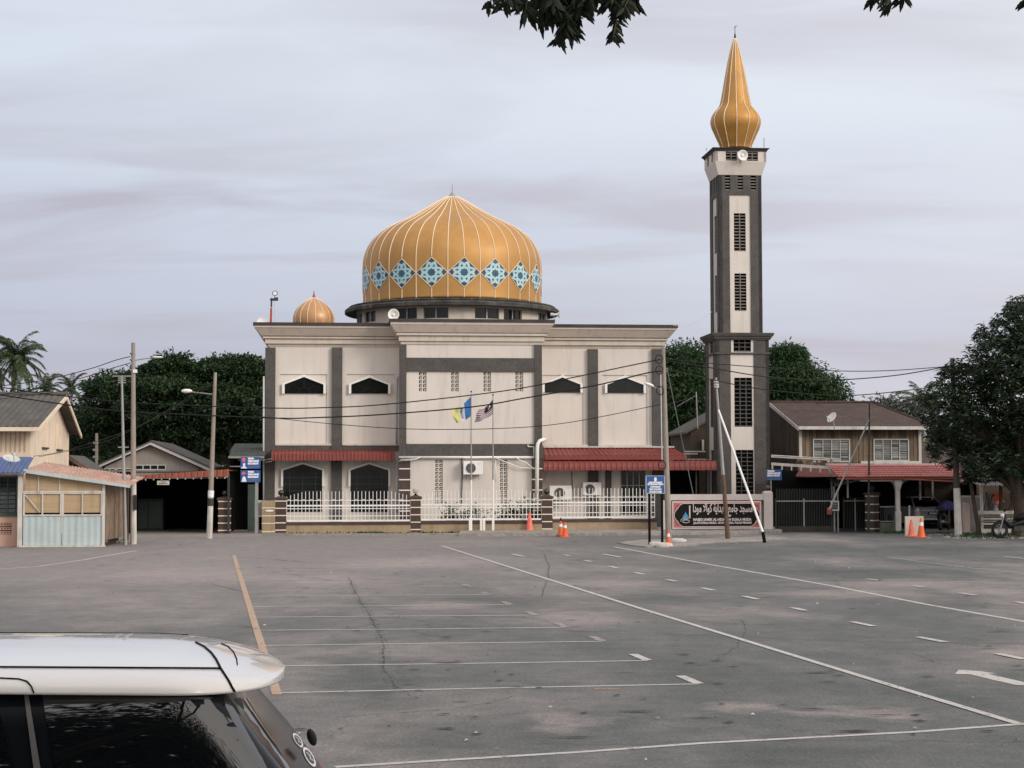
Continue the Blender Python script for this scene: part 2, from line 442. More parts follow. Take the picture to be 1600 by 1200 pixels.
# ================================================================== GROUND
def ground():
    m = bpy.data.materials.new('asphalt'); m.use_nodes = True
    t = m.node_tree; t.nodes.clear()
    out = N('ShaderNodeOutputMaterial', t); b = N('ShaderNodeBsdfPrincipled', t)
    L(b.outputs[0], out.inputs[0], t)
    b.inputs['Roughness'].default_value = 0.85
    b.inputs['Specular IOR Level'].default_value = 0.25
    tcn = N('ShaderNodeTexCoord', t)
    def noise(scale, det=4.0, rough=0.55, sq=(1, 1, 1), rz=0.0, loc=(0, 0, 0), dist=0.0):
        mp_ = N('ShaderNodeMapping', t)
        mp_.inputs['Scale'].default_value = sq; mp_.inputs['Rotation'].default_value = (0, 0, rz); mp_.inputs['Location'].default_value = loc
        L(tcn.outputs['Object'], mp_.inputs[0], t)
        n = N('ShaderNodeTexNoise', t, i_Scale=scale, i_Detail=det, i_Roughness=rough, i_Distortion=dist)
        L(mp_.outputs[0], n.inputs['Vector'], t)
        return n.outputs[0]
    big = noise(0.16, 4, 0.6, (1, 0.55, 1), rad(13), (3, 1, 0), 0.4)
    mid = noise(0.75, 5, 0.6, (1, 0.6, 1), rad(13), (9, 4, 0))
    base = mixc(rampn(mid, [(0.35, (0, 0, 0)), (0.68, (1, 1, 1))], t), (0.096, 0.105, 0.101), (0.138, 0.139, 0.135), t)
    dust = math_node('MULTIPLY', rampn(big, [(0.47, (0, 0, 0)), (0.62, (1, 1, 1))], t), rampn(mid, [(0.30, (0.25,) * 3), (0.62, (1,) * 3)], t), t)
    base = mixc(math_node('MULTIPLY', dust, 0.8, t), base, (0.28, 0.245, 0.233), t)
    # older, paler and dustier surfacing on the far left half of the lot
    sp = N('ShaderNodeSeparateXYZ', t); L(tcn.outputs['Object'], sp.inputs[0], t)
    far = N('ShaderNodeMapRange', t); L(sp.outputs[1], far.inputs[0], t)
    far.inputs[1].default_value, far.inputs[2].default_value = 22.0, 42.0
    lft = N('ShaderNodeMapRange', t); L(sp.outputs[0], lft.inputs[0], t)
    lft.inputs[1].default_value, lft.inputs[2].default_value = 7.0, -4.0
    f2 = math_node('MULTIPLY', math_node('MULTIPLY', far.outputs[0], lft.outputs[0], t), 0.7, t)
    base = mixc(f2, base, (0.245, 0.222, 0.213), t)
    # dust drifts and darker, older patches where the lot shows them
    wob = N('ShaderNodeTexNoise', t, i_Scale=0.9, i_Detail=6.0, i_Roughness=0.65); L(tcn.outputs['Object'], wob.inputs['Vector'], t)
    wv = N('ShaderNodeVectorMath', t, operation='MULTIPLY_ADD'); L(wob.outputs['Color'], wv.inputs[0], t); wv.inputs[1].default_value = (2.6, 2.6, 0); L(tcn.outputs['Object'], wv.inputs[2], t)
    def patch(px, py, hx, hy, col, amt):
        nonlocal base
        c = gp(px, py); rx = hx * c.y / FPX; ry = (gp(px, py - hy).y - gp(px, py + hy).y) / 2
        mpp = N('ShaderNodeMapping', t); mpp.vector_type = 'TEXTURE'
        mpp.inputs['Location'].default_value = (c.x + 1.3, c.y + 1.3, 0); mpp.inputs['Scale'].default_value = (rx, ry, 1e3); mpp.inputs['Rotation'].default_value = (0, 0, rad(8))
        L(wv.outputs[0], mpp.inputs[0], t)
        ln = N('ShaderNodeVectorMath', t, operation='LENGTH'); L(mpp.outputs[0], ln.inputs[0], t)
        f = rampn(ln.outputs['Value'], [(0.25, (amt,) * 3), (1.0, (0, 0, 0))], t)
        base = mixc(f, base, col, t)
    DU, DK = (0.31, 0.268, 0.256), (0.070, 0.080, 0.074)
    for a in ((1115, 1048, 130, 30), (800, 938, 150, 12), (1040, 938, 130, 12), (1340, 894, 190, 9), (560, 1050, 90, 60), (1500, 1085, 110, 30), (760, 1150, 260, 40), (1240, 1180, 240, 30), (1080, 862, 220, 7), (1450, 858, 260, 9), (1510, 945, 110, 9)):
        patch(*a, DK, 0.62)
    for a in ((1155, 1104, 95, 17), (905, 966, 85, 13), (960, 912, 95, 11), (1400, 912, 190, 8), (1598, 1018, 90, 14), (1320, 1112, 90, 14), (700, 945, 90, 9), (640, 880, 160, 12), (500, 905, 120, 14), (1300, 928, 150, 9), (300, 900, 160, 16), (880, 1130, 90, 14)):
        patch(*a, DU, 0.6)
    # dark oily spots and a meandering crack
    spot = noise(1.6, 3, 0.5, (0.55, 1.6, 1), rad(-3), (31, 7, 0))
    base = mixc(math_node('MULTIPLY', rampn(spot, [(0.73, (0, 0, 0)), (0.76, (1, 1, 1))], t), 0.12, t), base, (0.04, 0.038, 0.036), t)
    vn = N('ShaderNodeTexVoronoi', t, feature='DISTANCE_TO_EDGE', i_Scale=0.11)
    mv = N('ShaderNodeMapping', t); L(tcn.outputs['Object'], mv.inputs[0], t)
    wn = N('ShaderNodeTexNoise', t, i_Scale=0.8, i_Detail=5.0); L(tcn.outputs['Object'], wn.inputs['Vector'], t)
    va = N('ShaderNodeVectorMath', t, operation='MULTIPLY_ADD')
    L(wn.outputs['Color'], va.inputs[0], t); va.inputs[1].default_value = (1.6, 1.6, 0); L(mv.outputs[0], va.inputs[2], t)
    L(va.outputs[0], vn.inputs['Vector'], t)
    cr_ = rampn(vn.outputs['Distance'], [(0.0, (0.75,) * 3), (0.006, (0, 0, 0))], t)
    ck = math_node('MULTIPLY', cr_, rampn(big, [(0.40, (1,) * 3), (0.56, (0.1,) * 3)], t), t)
    base = mixc(ck, base, (0.055, 0.055, 0.052), t)
    g1 = noise(30, 3, 0.75); g2 = noise(110, 2, 0.7); g3 = noise(2.6, 9, 0.82)
    base = mixc(1.0, base, rampn(g3, [(0.30, (0.72,) * 3), (0.70, (1.28,) * 3)], t), t, 'MULTIPLY')
    base = mixc(1.0, base, rampn(g1, [(0.34, (0.68,) * 3), (0.66, (1.32,) * 3)], t), t, 'MULTIPLY')
    base = mixc(1.0, base, rampn(g2, [(0.32, (0.70,) * 3), (0.68, (1.30,) * 3)], t), t, 'MULTIPLY')
    L(base, b.inputs['Base Color'], t)
    bn = N('ShaderNodeBump', t, i_Strength=0.5, i_Distance=0.01); L(g2, bn.inputs['Height'], t); L(bn.outputs[0], b.inputs['Normal'], t)
    mb = MB()
    mb.add([(-1500, -200, 0), (1500, -200, 0), (1500, 2500, 0), (-1500, 2500, 0)], [(0, 1, 2, 3)])
    tag(mb.build('parking_lot', m, recalc=False), kind='structure')
ground()

def paint_mat(name, col, wear):
    m = mat(name, col, rough=0.7, var=0.1, scale=3, fine=0.12)
    t = m.node_tree
    b = next(n for n in t.nodes if n.type == 'BSDF_PRINCIPLED'); out = next(n for n in t.nodes if n.type == 'OUTPUT_MATERIAL')
    tcn = N('ShaderNodeTexCoord', t)
    w = N('ShaderNodeTexNoise', t, i_Scale=9.0, i_Detail=6.0, i_Roughness=0.75); L(tcn.outputs['Object'], w.inputs['Vector'], t)
    tp = N('ShaderNodeBsdfTransparent', t); mx = N('ShaderNodeMixShader', t)
    L(rampn(w.outputs[0], [(wear - 0.05, (0, 0, 0)), (wear + 0.05, (1, 1, 1))], t), mx.inputs[0], t)
    L(tp.outputs[0], mx.inputs[1], t); L(b.outputs[0], mx.inputs[2], t); L(mx.outputs[0], out.inputs[0], t)
    return m
PW = paint_mat('worn_white_paint', (0.46, 0.44, 0.41), 0.38)
PF = paint_mat('faded_white_paint', (0.34, 0.32, 0.30), 0.47)
PY = paint_mat('worn_yellow_paint', (0.40, 0.285, 0.20), 0.36)
def strip(name, pts, w, m, z=0.004):
    """a painted line on the ground through photo points"""
    P = [gp(*p) for p in pts]
    vs_, fs_ = [], []
    for i, p in enumerate(P):
        d = P[min(i + 1, len(P) - 1)] - P[max(i - 1, 0)]
        nn = Vector((-d.y, d.x, 0)).normalized() * w / 2
        vs_ += [(p.x + nn.x, p.y + nn.y, z), (p.x - nn.x, p.y - nn.y, z)]
    for i in range(len(P) - 1): fs_.append((2 * i, 2 * i + 1, 2 * i + 3, 2 * i + 2))
    mb = MB(); mb.add(vs_, fs_)
    tag(mb.build(name, m, recalc=False), kind='structure')
strip('yellow_line', [(365.5, 868), (375, 900), (396, 968), (433, 1086)], 0.105, PY, 0.006)
bays = [((433, 1083), (1092, 1069)), ((421, 1041), (1012, 1032.5)), ((413, 1009), (942, 1002.5)), ((403, 985), (884, 980.5)),
        ((398, 964.8), (836, 961.5)), ((393, 948), (797, 945)), ((388, 932), (763, 929.3)), ((384, 920), (733, 917)), ((380, 908), (707, 905.5)),
        ((376, 898), (686, 896)), ((372, 889), (666, 887.5)), ((369, 880), (640, 879))]
vp = Vector((-472, FPX)).normalized()
for i, (a, b) in enumerate(bays):
    strip('parking_bay_line', [a, ((a[0] + b[0]) / 2, (a[1] + b[1]) / 2 + (0.4 if i % 2 else -0.3)), b], 0.07 if i < 8 else 0.06, PW if i < 7 else PF)
    if i < 8:
        p = gp(*b)
        mb = MB(); q = Vector((p.x + vp.x * 0.75, p.y + vp.y * 0.75, 0)); nn = Vector((vp.y, -vp.x, 0)) * 0.06
        mb.add([(p.x - nn.x, p.y - nn.y, .0075), (p.x + nn.x, p.y + nn.y, .0075), (q.x + nn.x, q.y + nn.y, .0075), (q.x - nn.x, q.y - nn.y, .0075)], [(0, 1, 2, 3)])
        tag(mb.build('parking_bay_tick', PW if i < 2 else PF, recalc=False), kind='structure')
strip('lane_line', [(690, 853), (760, 875), (860, 906.5), (1000, 951), (1200, 1012.5), (1400, 1074), (1592, 1132)], 0.10, PW, 0.008)
strip('lane_line', [(524, 1199), (700, 1188), (900, 1176), (1100, 1161.5), (1300, 1151), (1430, 1144), (1606, 1131)], 0.085, PW)
strip('lane_line', [(960, 854.5), (1100, 880.5), (1300, 915.5), (1450, 945), (1610, 973)], 0.11, PW)
strip('lane_line', [(1385, 870), (1440, 878), (1530, 889), (1612, 897)], 0.10, PF)
strip('lane_line', [(1376, 906.5), (1460, 905), (1540, 904.2)], 0.10, PF)
strip('lane_line', [(1524, 929), (1612, 926.5)], 0.10, PF)
strip('lane_line', [(1466, 915.5), (1600, 914.3)], 0.08, PF)
strip('lane_line', [(-20, 891), (0, 889.5), (60, 885), (130, 875), (180, 866), (214, 860.5)], 0.09, PW)
for a, b in [((1042, 906), (1057, 909)), ((1097, 919), (1116, 923)), ((1162, 932), (1185, 937)), ((1238, 950), (1265, 956)), ((1331, 972), (1365, 979)),
             ((1435, 996), (1477, 1004)), ((1558, 1022), (1602, 1031)), ((992, 895), (1007, 898)), ((952, 885), (965, 888)), ((914, 876), (924, 878)),
             ((880, 867), (891, 869)), ((942, 866), (970, 871)), ((800, 866), (819, 870)), ((1354, 905), (1376, 907.4)), ((1426, 915.6), (1442, 917.6)),
             ((1499, 927), (1524, 930.4)), ((1570, 870), (1602, 873)), ((1588, 941), (1604, 944))]:
    strip('lane_dash', [a, b], 0.13, PW, 0.0095)
ar = [(690, 402), (735, 352), (1000, 370), (1180, 397), (1075, 400), (1500, 497), (1640, 530), (1640, 560), (1500, 536), (1400, 530), (1130, 470), (870, 405)]
mb = MB(); P = [gp(1400 + x / 7.5, 1000 + y / 7.5) for x, y in ar]
mb.add([(p.x, p.y, 0.004) for p in P], [tuple(range(len(P)))])
tag(mb.build('direction_arrow', PW, recalc=False), kind='structure')

STN = paint_mat('tyre_and_dark_streak', (0.095, 0.10, 0.096), 0.58)
DST = paint_mat('dust_patch', (0.24, 0.205, 0.195), 0.52)
strip('tyre_mark', [(548, 905), (556, 930), (575, 958), (592, 985), (600, 1015), (601, 1045), (612, 1068), (640, 1085)], .16, STN, .003)
CRK = paint_mat('asphalt_crack', (0.065, 0.067, 0.063), 0.52)
random.seed(44)
def crack(pts, w=.035):
    out = []
    for (x0, y0), (x1, y1) in zip(pts, pts[1:]):
        for i in range(6): t = i / 6; out.append((x0 + (x1 - x0) * t + random.uniform(-3, 3) * (y0 - 800) / 200, y0 + (y1 - y0) * t + random.uniform(-.5, .5)))
    strip('asphalt_crack', out + [pts[-1]], w, CRK, .0035)
crack([(850, 866), (858, 885), (856, 905), (846, 932)])
crack([(1158, 968), (1166, 985), (1150, 1012), (1120, 1030)], .022)
crack([(545, 902), (560, 935), (580, 965), (598, 1000), (601, 1046), (622, 1076), (652, 1092)], .03)
crack([(480, 1128), (560, 1118), (660, 1112), (760, 1100), (800, 1088)], .018)
crack([(700, 962), (760, 972), (830, 968), (905, 980)], .03)
crack([(1000, 1130), (1090, 1140), (1180, 1132), (1300, 1150)], .014)
crack([(150, 905), (230, 915), (330, 912), (380, 925)], .04)
crack([(1260, 1010), (1330, 1025), (1420, 1020), (1480, 1040)], .022)
strip('dark_streak', [(1285, 881), (1400, 881.5), (1440, 880), (1500, 886), (1560, 893)], .55, STN, .003)  # wide dark streaks across the asphalt, in the tyre mark's colour
strip('dark_streak', [(1410, 888), (1440, 891), (1475, 893)], .35, STN, .003)
strip('orange_stain', [(925, 1077), (945, 1076), (968, 1077)], .10, paint_mat('orange_stain', (.38, .22, .13), .52), .003)
# ================================================================== MOSQUE
FM = Fr(740, 71.5)
VC = -1.25                               # the centre bay stands this far in front of the wings
mosque = thing('mosque', 'cream and grey mosque with a large gold dome patterned with blue stars', 'mosque', FM)
def mz(py, v=0.0, px=600): return FM.uz(px, py, v)[1]
def mu(px, v=0.0, py=650): return FM.uz(px, py, v)[0]
uL, uR = mu(420), mu(1033)
cL, cR = mu(627.5, VC), mu(846, VC)
ztop = mz(505, -0.6); DEPTH = 13.0
# main body and centre bay
mb = MB()
mb.box(uL + .06, uR - .06, 0.12, DEPTH, 0, ztop - .35)
mb.build('core_wall', CREAM, mosque)
# wing facades with recessed panels
def wing(x0, x1, panels, name):
    holes = [FM.rect(*p) for p in panels]
    mb = MB()
    a, b = (x0 if x0 < 0.5e6 else x0), x1
    mb.wall(a, b, 0, ztop - .3, [(h[0], h[1], h[2], h[3]) for h in holes], 0.0, 0.12)
    mb.build(name, CREAM, mosque)
    for h in holes: MB().box(h[0] - .01, h[1] + .01, 0.05, 0.11, h[2] - .01, h[3] + .01).build('recessed_panel', CREAM, mosque)
wing(uL, cL + .02, [(437, 584.6, 511, 697), (541.5, 584.6, 616, 697)], 'left_wing_wall')
wing(cR - .02, uR, [(846, 586, 911.7, 697), (941.5, 586, 1011.6, 697)], 'right_wing_wall')
# cornice of the wings: flared gutter over two mouldings
def cornice(par, u0, u1, v0, v1, prof, cap):
    mb = MB(); mb.rings([(u0 - o, u1 + o, v0 - o, v1 + o, z) for o, z in prof]); mb.build('cornice', CREAM2, par)
    mb = MB(); o, za, zb = cap; mb.box(u0 - o, u1 + o, v0 - o, v1 + o, za, zb); mb.build('roof_edge', DGREY, par)
sc1 = lambda y, o: (o, mz(y, -o))
w_prof = [(0.02, mz(543)), (0.05, mz(542, -.05)), (0.05, mz(538.7, -.05)), (0.10, mz(538.4, -.1)), (0.16, mz(537.5, -.16)), (0.16, mz(530.6, -.16)),
          (0.13, mz(529.6, -.13)), (0.25, mz(529.4, -.25)), (0.25, mz(526.6, -.25)), (0.20, mz(525.6, -.2)), (0.31, mz(525.2, -.31)), (0.55, mz(512.8, -.55)), (0.58, mz(512.4, -.58)), (0.58, mz(509.2, -.58))]
cornice(mosque, uL, uR, 0.02, DEPTH, w_prof, (0.63, mz(509.2, -.6), mz(504.6, -.6)))
# centre bay
mb = MB()
h_up = [FM.rect(*p, v=VC) for p in [(654, 581, 666.6, 612), (704.5, 581, 717, 612), (755, 581, 767.3, 612), (804.8, 581, 817.6, 612)]]
h_lo = [FM.rect(*p, v=VC) for p in [(679.6, 718.5, 692, 790), (781, 718.5, 793, 790)]]
mb.wall(cL, cR, 0, mz(532, VC), h_up + h_lo, VC, VC + .2)
mb.box(cL, cL + .2, VC + .2, -.02, 0, mz(532, VC)); mb.box(cR - .2, cR, VC + .2, -.02, 0, mz(532, VC))
mb.build('centre_bay_wall', CREAM, mosque)
for h in h_up + h_lo: MB().box(h[0] - .02, h[1] + .02, VC + .14, VC + .17, h[2] - .02, h[3] + .02).build('vent_backing', BLACK, mosque)
for h, rows in [(h, 5) for h in h_up] + [(h, 12) for h in h_lo]:
    mb = MB(); u0, u1, z0, z1 = h; um = (u0 + u1) / 2
    mb.box(um - .022, um + .022, VC + .03, VC + .13, z0, z1)
    mb.box(u0 - .005, u0 + .02, VC + .03, VC + .13, z0, z1); mb.box(u1 - .02, u1 + .005, VC + .03, VC + .13, z0, z1)
    for i in range(rows + 1):
        z = z0 + (z1 - z0) * i / rows
        mb.box(u0, um - .022, VC + .035, VC + .13, z - .02, z + .02); mb.box(um + .022, u1, VC + .035, VC + .13, z - .02, z + .02)
    dz = (z1 - z0) / rows
    for i in range(rows):
        for a in (u0, um):
            w = um - u0
            mb.box(a + w * .40, a + w * .82, VC + .06, VC + .12, z0 + dz * (i + .28), z0 + dz * (i + .66))
    mb.build('vent_block', CREAM, mosque)
o = VC
c_prof = [(0.02, mz(539, o, 740)), (0.04, mz(538.4, o - .04, 740)), (0.04, mz(534.3, o - .04, 740)), (0.12, mz(533, o - .12, 740)), (0.12, mz(525.8, o - .12, 740)),
          (0.10, mz(524.8, o - .1, 740)), (0.22, mz(524.2, o - .22, 740)), (0.22, mz(521.4, o - .22, 740)), (0.17, mz(520.4, o - .17, 740)), (0.25, mz(519.6, o - .25, 740)), (0.44, mz(507.6, o - .44, 740)), (0.46, mz(507.2, o - .46, 740)), (0.46, mz(503.2, o - .46, 740))]
cornice(mosque, cL, cR, VC, 0.6, c_prof, (0.51, mz(503.2, o - .5, 740), mz(498.6, o - .5, 740)))
# grey frame of the centre bay
for x0, x1 in ((623.8, 635), (835.3, 847)):
    a, b, z0, z1 = FM.rect(x0, 538.5, x1, 716, VC - .10); MB().box(a, b, VC - .10, VC + .01, z0, z1).build('grey_pilaster', GREY, mosque)
for y0, y1 in ((559.2, 580.3), (693.6, 713)):
    mb = MB(); a, b, z0, z1 = FM.rect(635.2, y0, 835.1, y1, VC - .08); mb.box(a, b, VC - .08, VC + .01, z0, z1); mb.build('grey_band', GREY, mosque)
# ground-floor striped corner piers
for x0, x1 in ((623.6, 641), (831.2, 847.6)):
    a, b, z0, z1 = FM.rect(x0, 716, x1, 800, VC - .07)
    mb = MB(); mb.box(a, b, VC - .07, VC + .01, 0, z1); o_ = mb.build('brown_pier', BROWN, mosque)
    for y in (732.3, 749.3, 765.8, 782, 798):
        z = mz(y, VC - .07, 740); MB().box(a - .005, b + .005, VC - .08, VC + .011, z - .022, z + .022).build('pier_stripe', WHITE, o_)
# wing pilasters and grey plinth bands
for x0, x1, y0 in ((414.1, 430, 543), (518.2, 534.8, 543), (919, 934.6, 545.5), (1019.4, 1036.3, 545.5)):
    a, b, z0, z1 = FM.rect(x0, y0, x1, 694, -.14)
    z1 = FM.uz((x0 + x1) / 2, y0, -.14)[1]
    mb = MB(); mb.box(a, b, -.14, .1 if x0 > 420 and x0 < 1000 else .5, 0, z1); mb.build('grey_pilaster', GREY, mosque)
for x0, x1 in ((430.2, 518), (535, 623)):
    a, b, z0, z1 = FM.rect(x0, 695, x1, 704, -.09); mb = MB(); mb.box(a, b, -.09, .02, z0, z1); mb.build('grey_band', GREY, mosque)
for x0, x1, y in ((430.2, 518, 694.6), (535, 623, 694.6), (848, 919, 695.8), (934.8, 1019.2, 696.3)):
    a, b, z0, z1 = FM.rect(x0, y - 1, x1, y + 1.4, -.11); MB().box(a, b, -.12, .02, z0, z1).build('white_string_course', CREAM2, mosque)
# pointed windows
def pwin(x0, x1, xp, yp, ys, yb, th, lower=False, v=0.0):
    zf = lambda y: FM.uz(xp, y, v)[1]; uf = lambda x: FM.uz(x, 600, v)[0]
    a, b, c = uf(x0), uf(x1), uf(xp)
    zp, zs, zb = zf(yp), zf(ys), zf(yb)
    k = th
    mb = MB()
    outer = [(a, zb), (a, zs), (c, zp), (b, zs), (b, zb)]
    inner = [(a + k, zb), (a + k, zs - k * .35), (c, zp - k * 1.12), (b - k, zs - k * .35), (b - k, zb)]
    for i in range(4):
        mb.prism([outer[i], outer[i + 1], inner[i + 1], inner[i]], v - .12, v + .01)
    fr_ = mb.build('window_frame', WHITE, mosque)
    zl = zb if not lower else zf(800)
    z0 = zb + .012 if not lower else zl
    mb = MB(); mb.prism([(a + k, z0), (b - k, z0), (b - k, zs - k * .35), (c, zp - k * 1.12), (a + k, zs - k * .35)], v - .012, v + .01)
    mb.build('window_pane', GLASS, fr_)
    mb = MB(); r = 0.009
    w = b - a - 2 * k
    if lower:
        for f in (1 / 6, .5, 5 / 6): mb.box(a + k + w * f - r, a + k + w * f + r, v - .022, v - .013, zl, zs - .1)
        for y in (756.5, 767, 745 if x0 > 500 else 746): mb.box(a + k, b - k, v - .023, v - .0125, zf(y) - r, zf(y) + r)
    cz = z0 if not lower else zf(744)
    rr = w * .16
    mb.path([(c + rr * math.cos(t), v - .02, cz + rr * math.sin(t)) for t in [PI * i / 10 for i in range(11)]], .008, 4)
    for t in (PI * .22, PI * .5, PI * .78):
        q = min(2.6, (zp - k * 1.2 - cz) / rr / math.sin(t)) if abs(t - PI / 2) < .1 else 2.1
        mb.path([(c + rr * math.cos(t), v - .02, cz + rr * math.sin(t)), (c + q * rr * math.cos(t), v - .02, cz + q * rr * math.sin(t))], .008, 4)
    mb.build('window_bars', IRON, fr_)
pwin(441, 509.3, 475, 585, 599.5, 615.3, .10)
pwin(545, 610.3, 577.5, 586, 599.8, 615.3, .10)
pwin(847, 910, 878.5, 586, 599.6, 613.6, .095)
pwin(944.7, 1008.6, 976.5, 586.5, 600, 614.2, .095)
pwin(440, 507.3, 474, 721.6, 733.6, 760, .085, True)
pwin(545, 610.3, 577, 721.6, 733.6, 760, .085, True)
# lower right window strip under the canopy
a, b, z0, z1 = FM.rect(970, 736, 1008, 775, 0)
mb = MB(); mb.box(a, b, -.02, .02, 0.6, z1); wf = mb.build('window_pane', GLASS, mosque)
mb = MB()
for i in range(5): u = a + (b - a) * i / 4; mb.box(u - .015, u + .015, -.045, -.021, .6, z1)
for z in (1.35, 1.8): mb.box(a, b, -.043, -.0215, z - .012, z + .012)
mb.build('window_bars', GALV, wf)
a, b, z0, z1 = FM.rect(946, 735, 955, 775, 0)
mb = MB(); mb.box(a, b, -.08, .02, 0, z1); mb.build('grey_pilaster', GREY, mosque)

# left awning: folded red metal
def awning(x0, x1, yt, yf, yb, proj, n, name='red_awning', scallop=False):
    a, b = mu(x0, -proj, 710), mu(x1, -proj, 710)
    zt, zf, zb = mz(yt, -.1, (x0 + x1) / 2), mz(yf, -proj, (x0 + x1) / 2), mz(yb, -proj, (x0 + x1) / 2)
    mb = MB()
    if scallop:      # rounded corrugations that curl over the front edge
        prof = [(-.1, zt)] + [(-(proj - .28) + -.28 * math.sin(t), zf - .24 + .24 * math.cos(t)) for t in [PI / 2 * i / 5 for i in range(6)]] + [(-proj, zb)]
    else:
        prof = [(-.1, zt), (-proj + .1, zf + .01), (-proj, zf - .03), (-proj - .01, zb)]
    du = (b - a) / n
    vs_, fs_ = [], []
    q = 4
    for i in range(n * q + 1):
        u = a + du * i / q
        off = .035 if (i % q) == 0 else 0.0
        for (y, z) in prof: vs_.append((u, y - off * .7, z + off * .7))
    m_ = len(prof)
    for i in range(n * q):
        for j in range(m_ - 1): fs_.append((i * m_ + j, (i + 1) * m_ + j, (i + 1) * m_ + j + 1, i * m_ + j + 1))
    mb.add(vs_, fs_)
    o_ = mb.build(name, RED, mosque)
    o_.modifiers.new('s', 'SOLIDIFY').thickness = 0.012
    mb = MB()
    for i in range(5):
        u = a + .1 + (b - a - .2) * i / 4
        mb.tube((u, -.12, zb - .05), (u, -proj + .12, zb + .06), .02, n=6)
    mb.tube((a + .05, -proj + .1, zb + .05), (b - .05, -proj + .1, zb + .05), .02, n=6)
    mb.build('awning_bracket', GALV, o_)
awning(424, 617, 703.4, 708.4, 719.8, .95, 34)
awning(849, 1120, 718.5, 721, 735, 1.35, 33, scallop=True)
# pitched upper canopy roof on the right, carried past the corner
vE = -1.0
a0, a1 = mu(849, -.05, 700), mu(1051, -.05, 700)
b0, b1 = mu(850.5, vE, 712), mu(1072, vE, 712)
zT, zE, zF = mz(699.5, -.05, 950), mz(711.8, vE, 960), mz(718.3, vE, 960)
mb = MB(); mb.corr((b0, vE, zE), (b1, vE, zE), (a1, -.05, zT), (a0, -.05, zT), 30, .022); mb.build('red_canopy_roof', RED, mosque)
mb = MB(); mb.box(b0 + .02, b1 + .03, vE - .03, vE, zF, zE - .01); mb.box(b1, b1 + .03, vE, 2.5, zF, zE - .01); mb.build('red_fascia', RED, mosque)
mb = MB(); mb.box(a0, a1 + .05, -.16, -.03, zT, zT + .06); mb.build('white_flashing', DIRTYW, mosque)
# side lean-to beyond the right corner (painted black for the shaded opening under the canopy)
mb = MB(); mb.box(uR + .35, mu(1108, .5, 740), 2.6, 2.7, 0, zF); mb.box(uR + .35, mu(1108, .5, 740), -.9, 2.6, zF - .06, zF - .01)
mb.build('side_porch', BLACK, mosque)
mb = MB()
for x in (1106, 1088): u = mu(x, -.9, 760); mb.box(u - .03, u + .03, -.93, -.87, 0, zF - .07)
mb.build('porch_post', IRON, mosque)

# drainpipes and conduits
def pp(name, pts, r, m=PIPE, par=mosque):
    mb = MB(); mb.path([(mu(x, v, y), v, FM.uz(x, y, v)[1]) for x, y, v in pts], r, 8); return mb.build(name, m, par, smooth=True)
pp('drainpipe', [(624, 585.5, -.1), (621.5, 587, -.22), (620.3, 592, -.24), (620.2, 694, -.24)], .055)
pp('drainpipe', [(620.2, 716, -.24), (620, 800, -.24)], .055)
pp('drainpipe', [(852.5, 686.5, -.05), (848.5, 687, VC - .2), (843, 689, VC - .3), (840.2, 694, VC - .3), (839.5, 700, VC - .3), (838.8, 795, VC - .3)], .075, WHITE)
pp('drainpipe', [(412.2, 588, -.22), (411.5, 800, -.22)], .035)
pp('conduit', [(623.5, 714.6, VC - .12), (834, 714.6, VC - .12)], .05, WHITE)
pp('conduit', [(626, 718.5, VC - .2), (650, 717.5, VC - .2), (658, 713.5, VC - .16)], .022, WHITE)
pp('conduit', [(623.6, 720, VC - .17), (645, 719, VC - .17)], .018, WHITE)
pp('conduit', [(806, 714.5, VC - .18), (812, 719, VC - .18), (822, 723, VC - .18), (831, 730.5, VC - .18), (836, 731.5, VC - .2)], .022, WHITE)
pp('conduit', [(776, 716, VC - .16), (790, 722, VC - .16), (812, 730.5, VC - .16), (833, 732, VC - .16)], .020, WHITE)
pp('conduit', [(825, 694.5, VC - .15), (825, 698, VC - .15), (834, 698, VC - .15), (834.5, 716, VC - .15)], .022, WHITE)
pp('conduit', [(774.5, 718, VC - .1), (774.8, 753, VC - .1)], .016, WHITE)
pp('conduit', [(721.5, 716, VC - .06), (722, 745, VC - .06), (721.5, 790, VC - .05)], .022, IRON)
pp('conduit', [(853.5, 738, -.1), (853.5, 757, -.1)], .016, WHITE)
pp('conduit', [(893.5, 737, -.06), (894, 765, -.06)], .014, IRON)
pp('conduit', [(411, 719, -.2), (424, 717, -.9)], .018, WHITE)
pp('conduit', [(411, 723, -.2), (424, 720.5, -.9)], .018, WHITE)

# ---- drum, eave and dome
VD = 6.5
Dc = 1.0
_p = FM.uz(706.6, 480, VD); dU = _p[0]
def dz_(py, dv=0.0): return FM.uz(706.6, py, VD + dv)[1]
pxm = (FM.w(dU, VD, 0) - CAMP).length / FPX
Rd = 139.5 * pxm
drum_r = 149 * pxm
z_bot, z_wt, z_eb = ztop - .4, dz_(479.5, -drum_r), dz_(476.5, -Rd * 1.15)
def ang(x, r=149): return math.asin(max(-1, min(1, x / r)))
def P_on(phi, r, z): return (dU + r * math.sin(phi), VD - r * math.cos(phi), z)
CAMDIR = rad(-3.3)
wins = [(-172, -158), (-140, -126), (-108, -94), (-84, -68), (-63.6, -51), (-34, -20.6), (-16.7, -2.1), (12.9, 28), (31.1, 44.8), (62, 77), (88, 103), (120, 134), (150, 164)]
mb = MB(); zs_ = dz_(497.5, -drum_r)
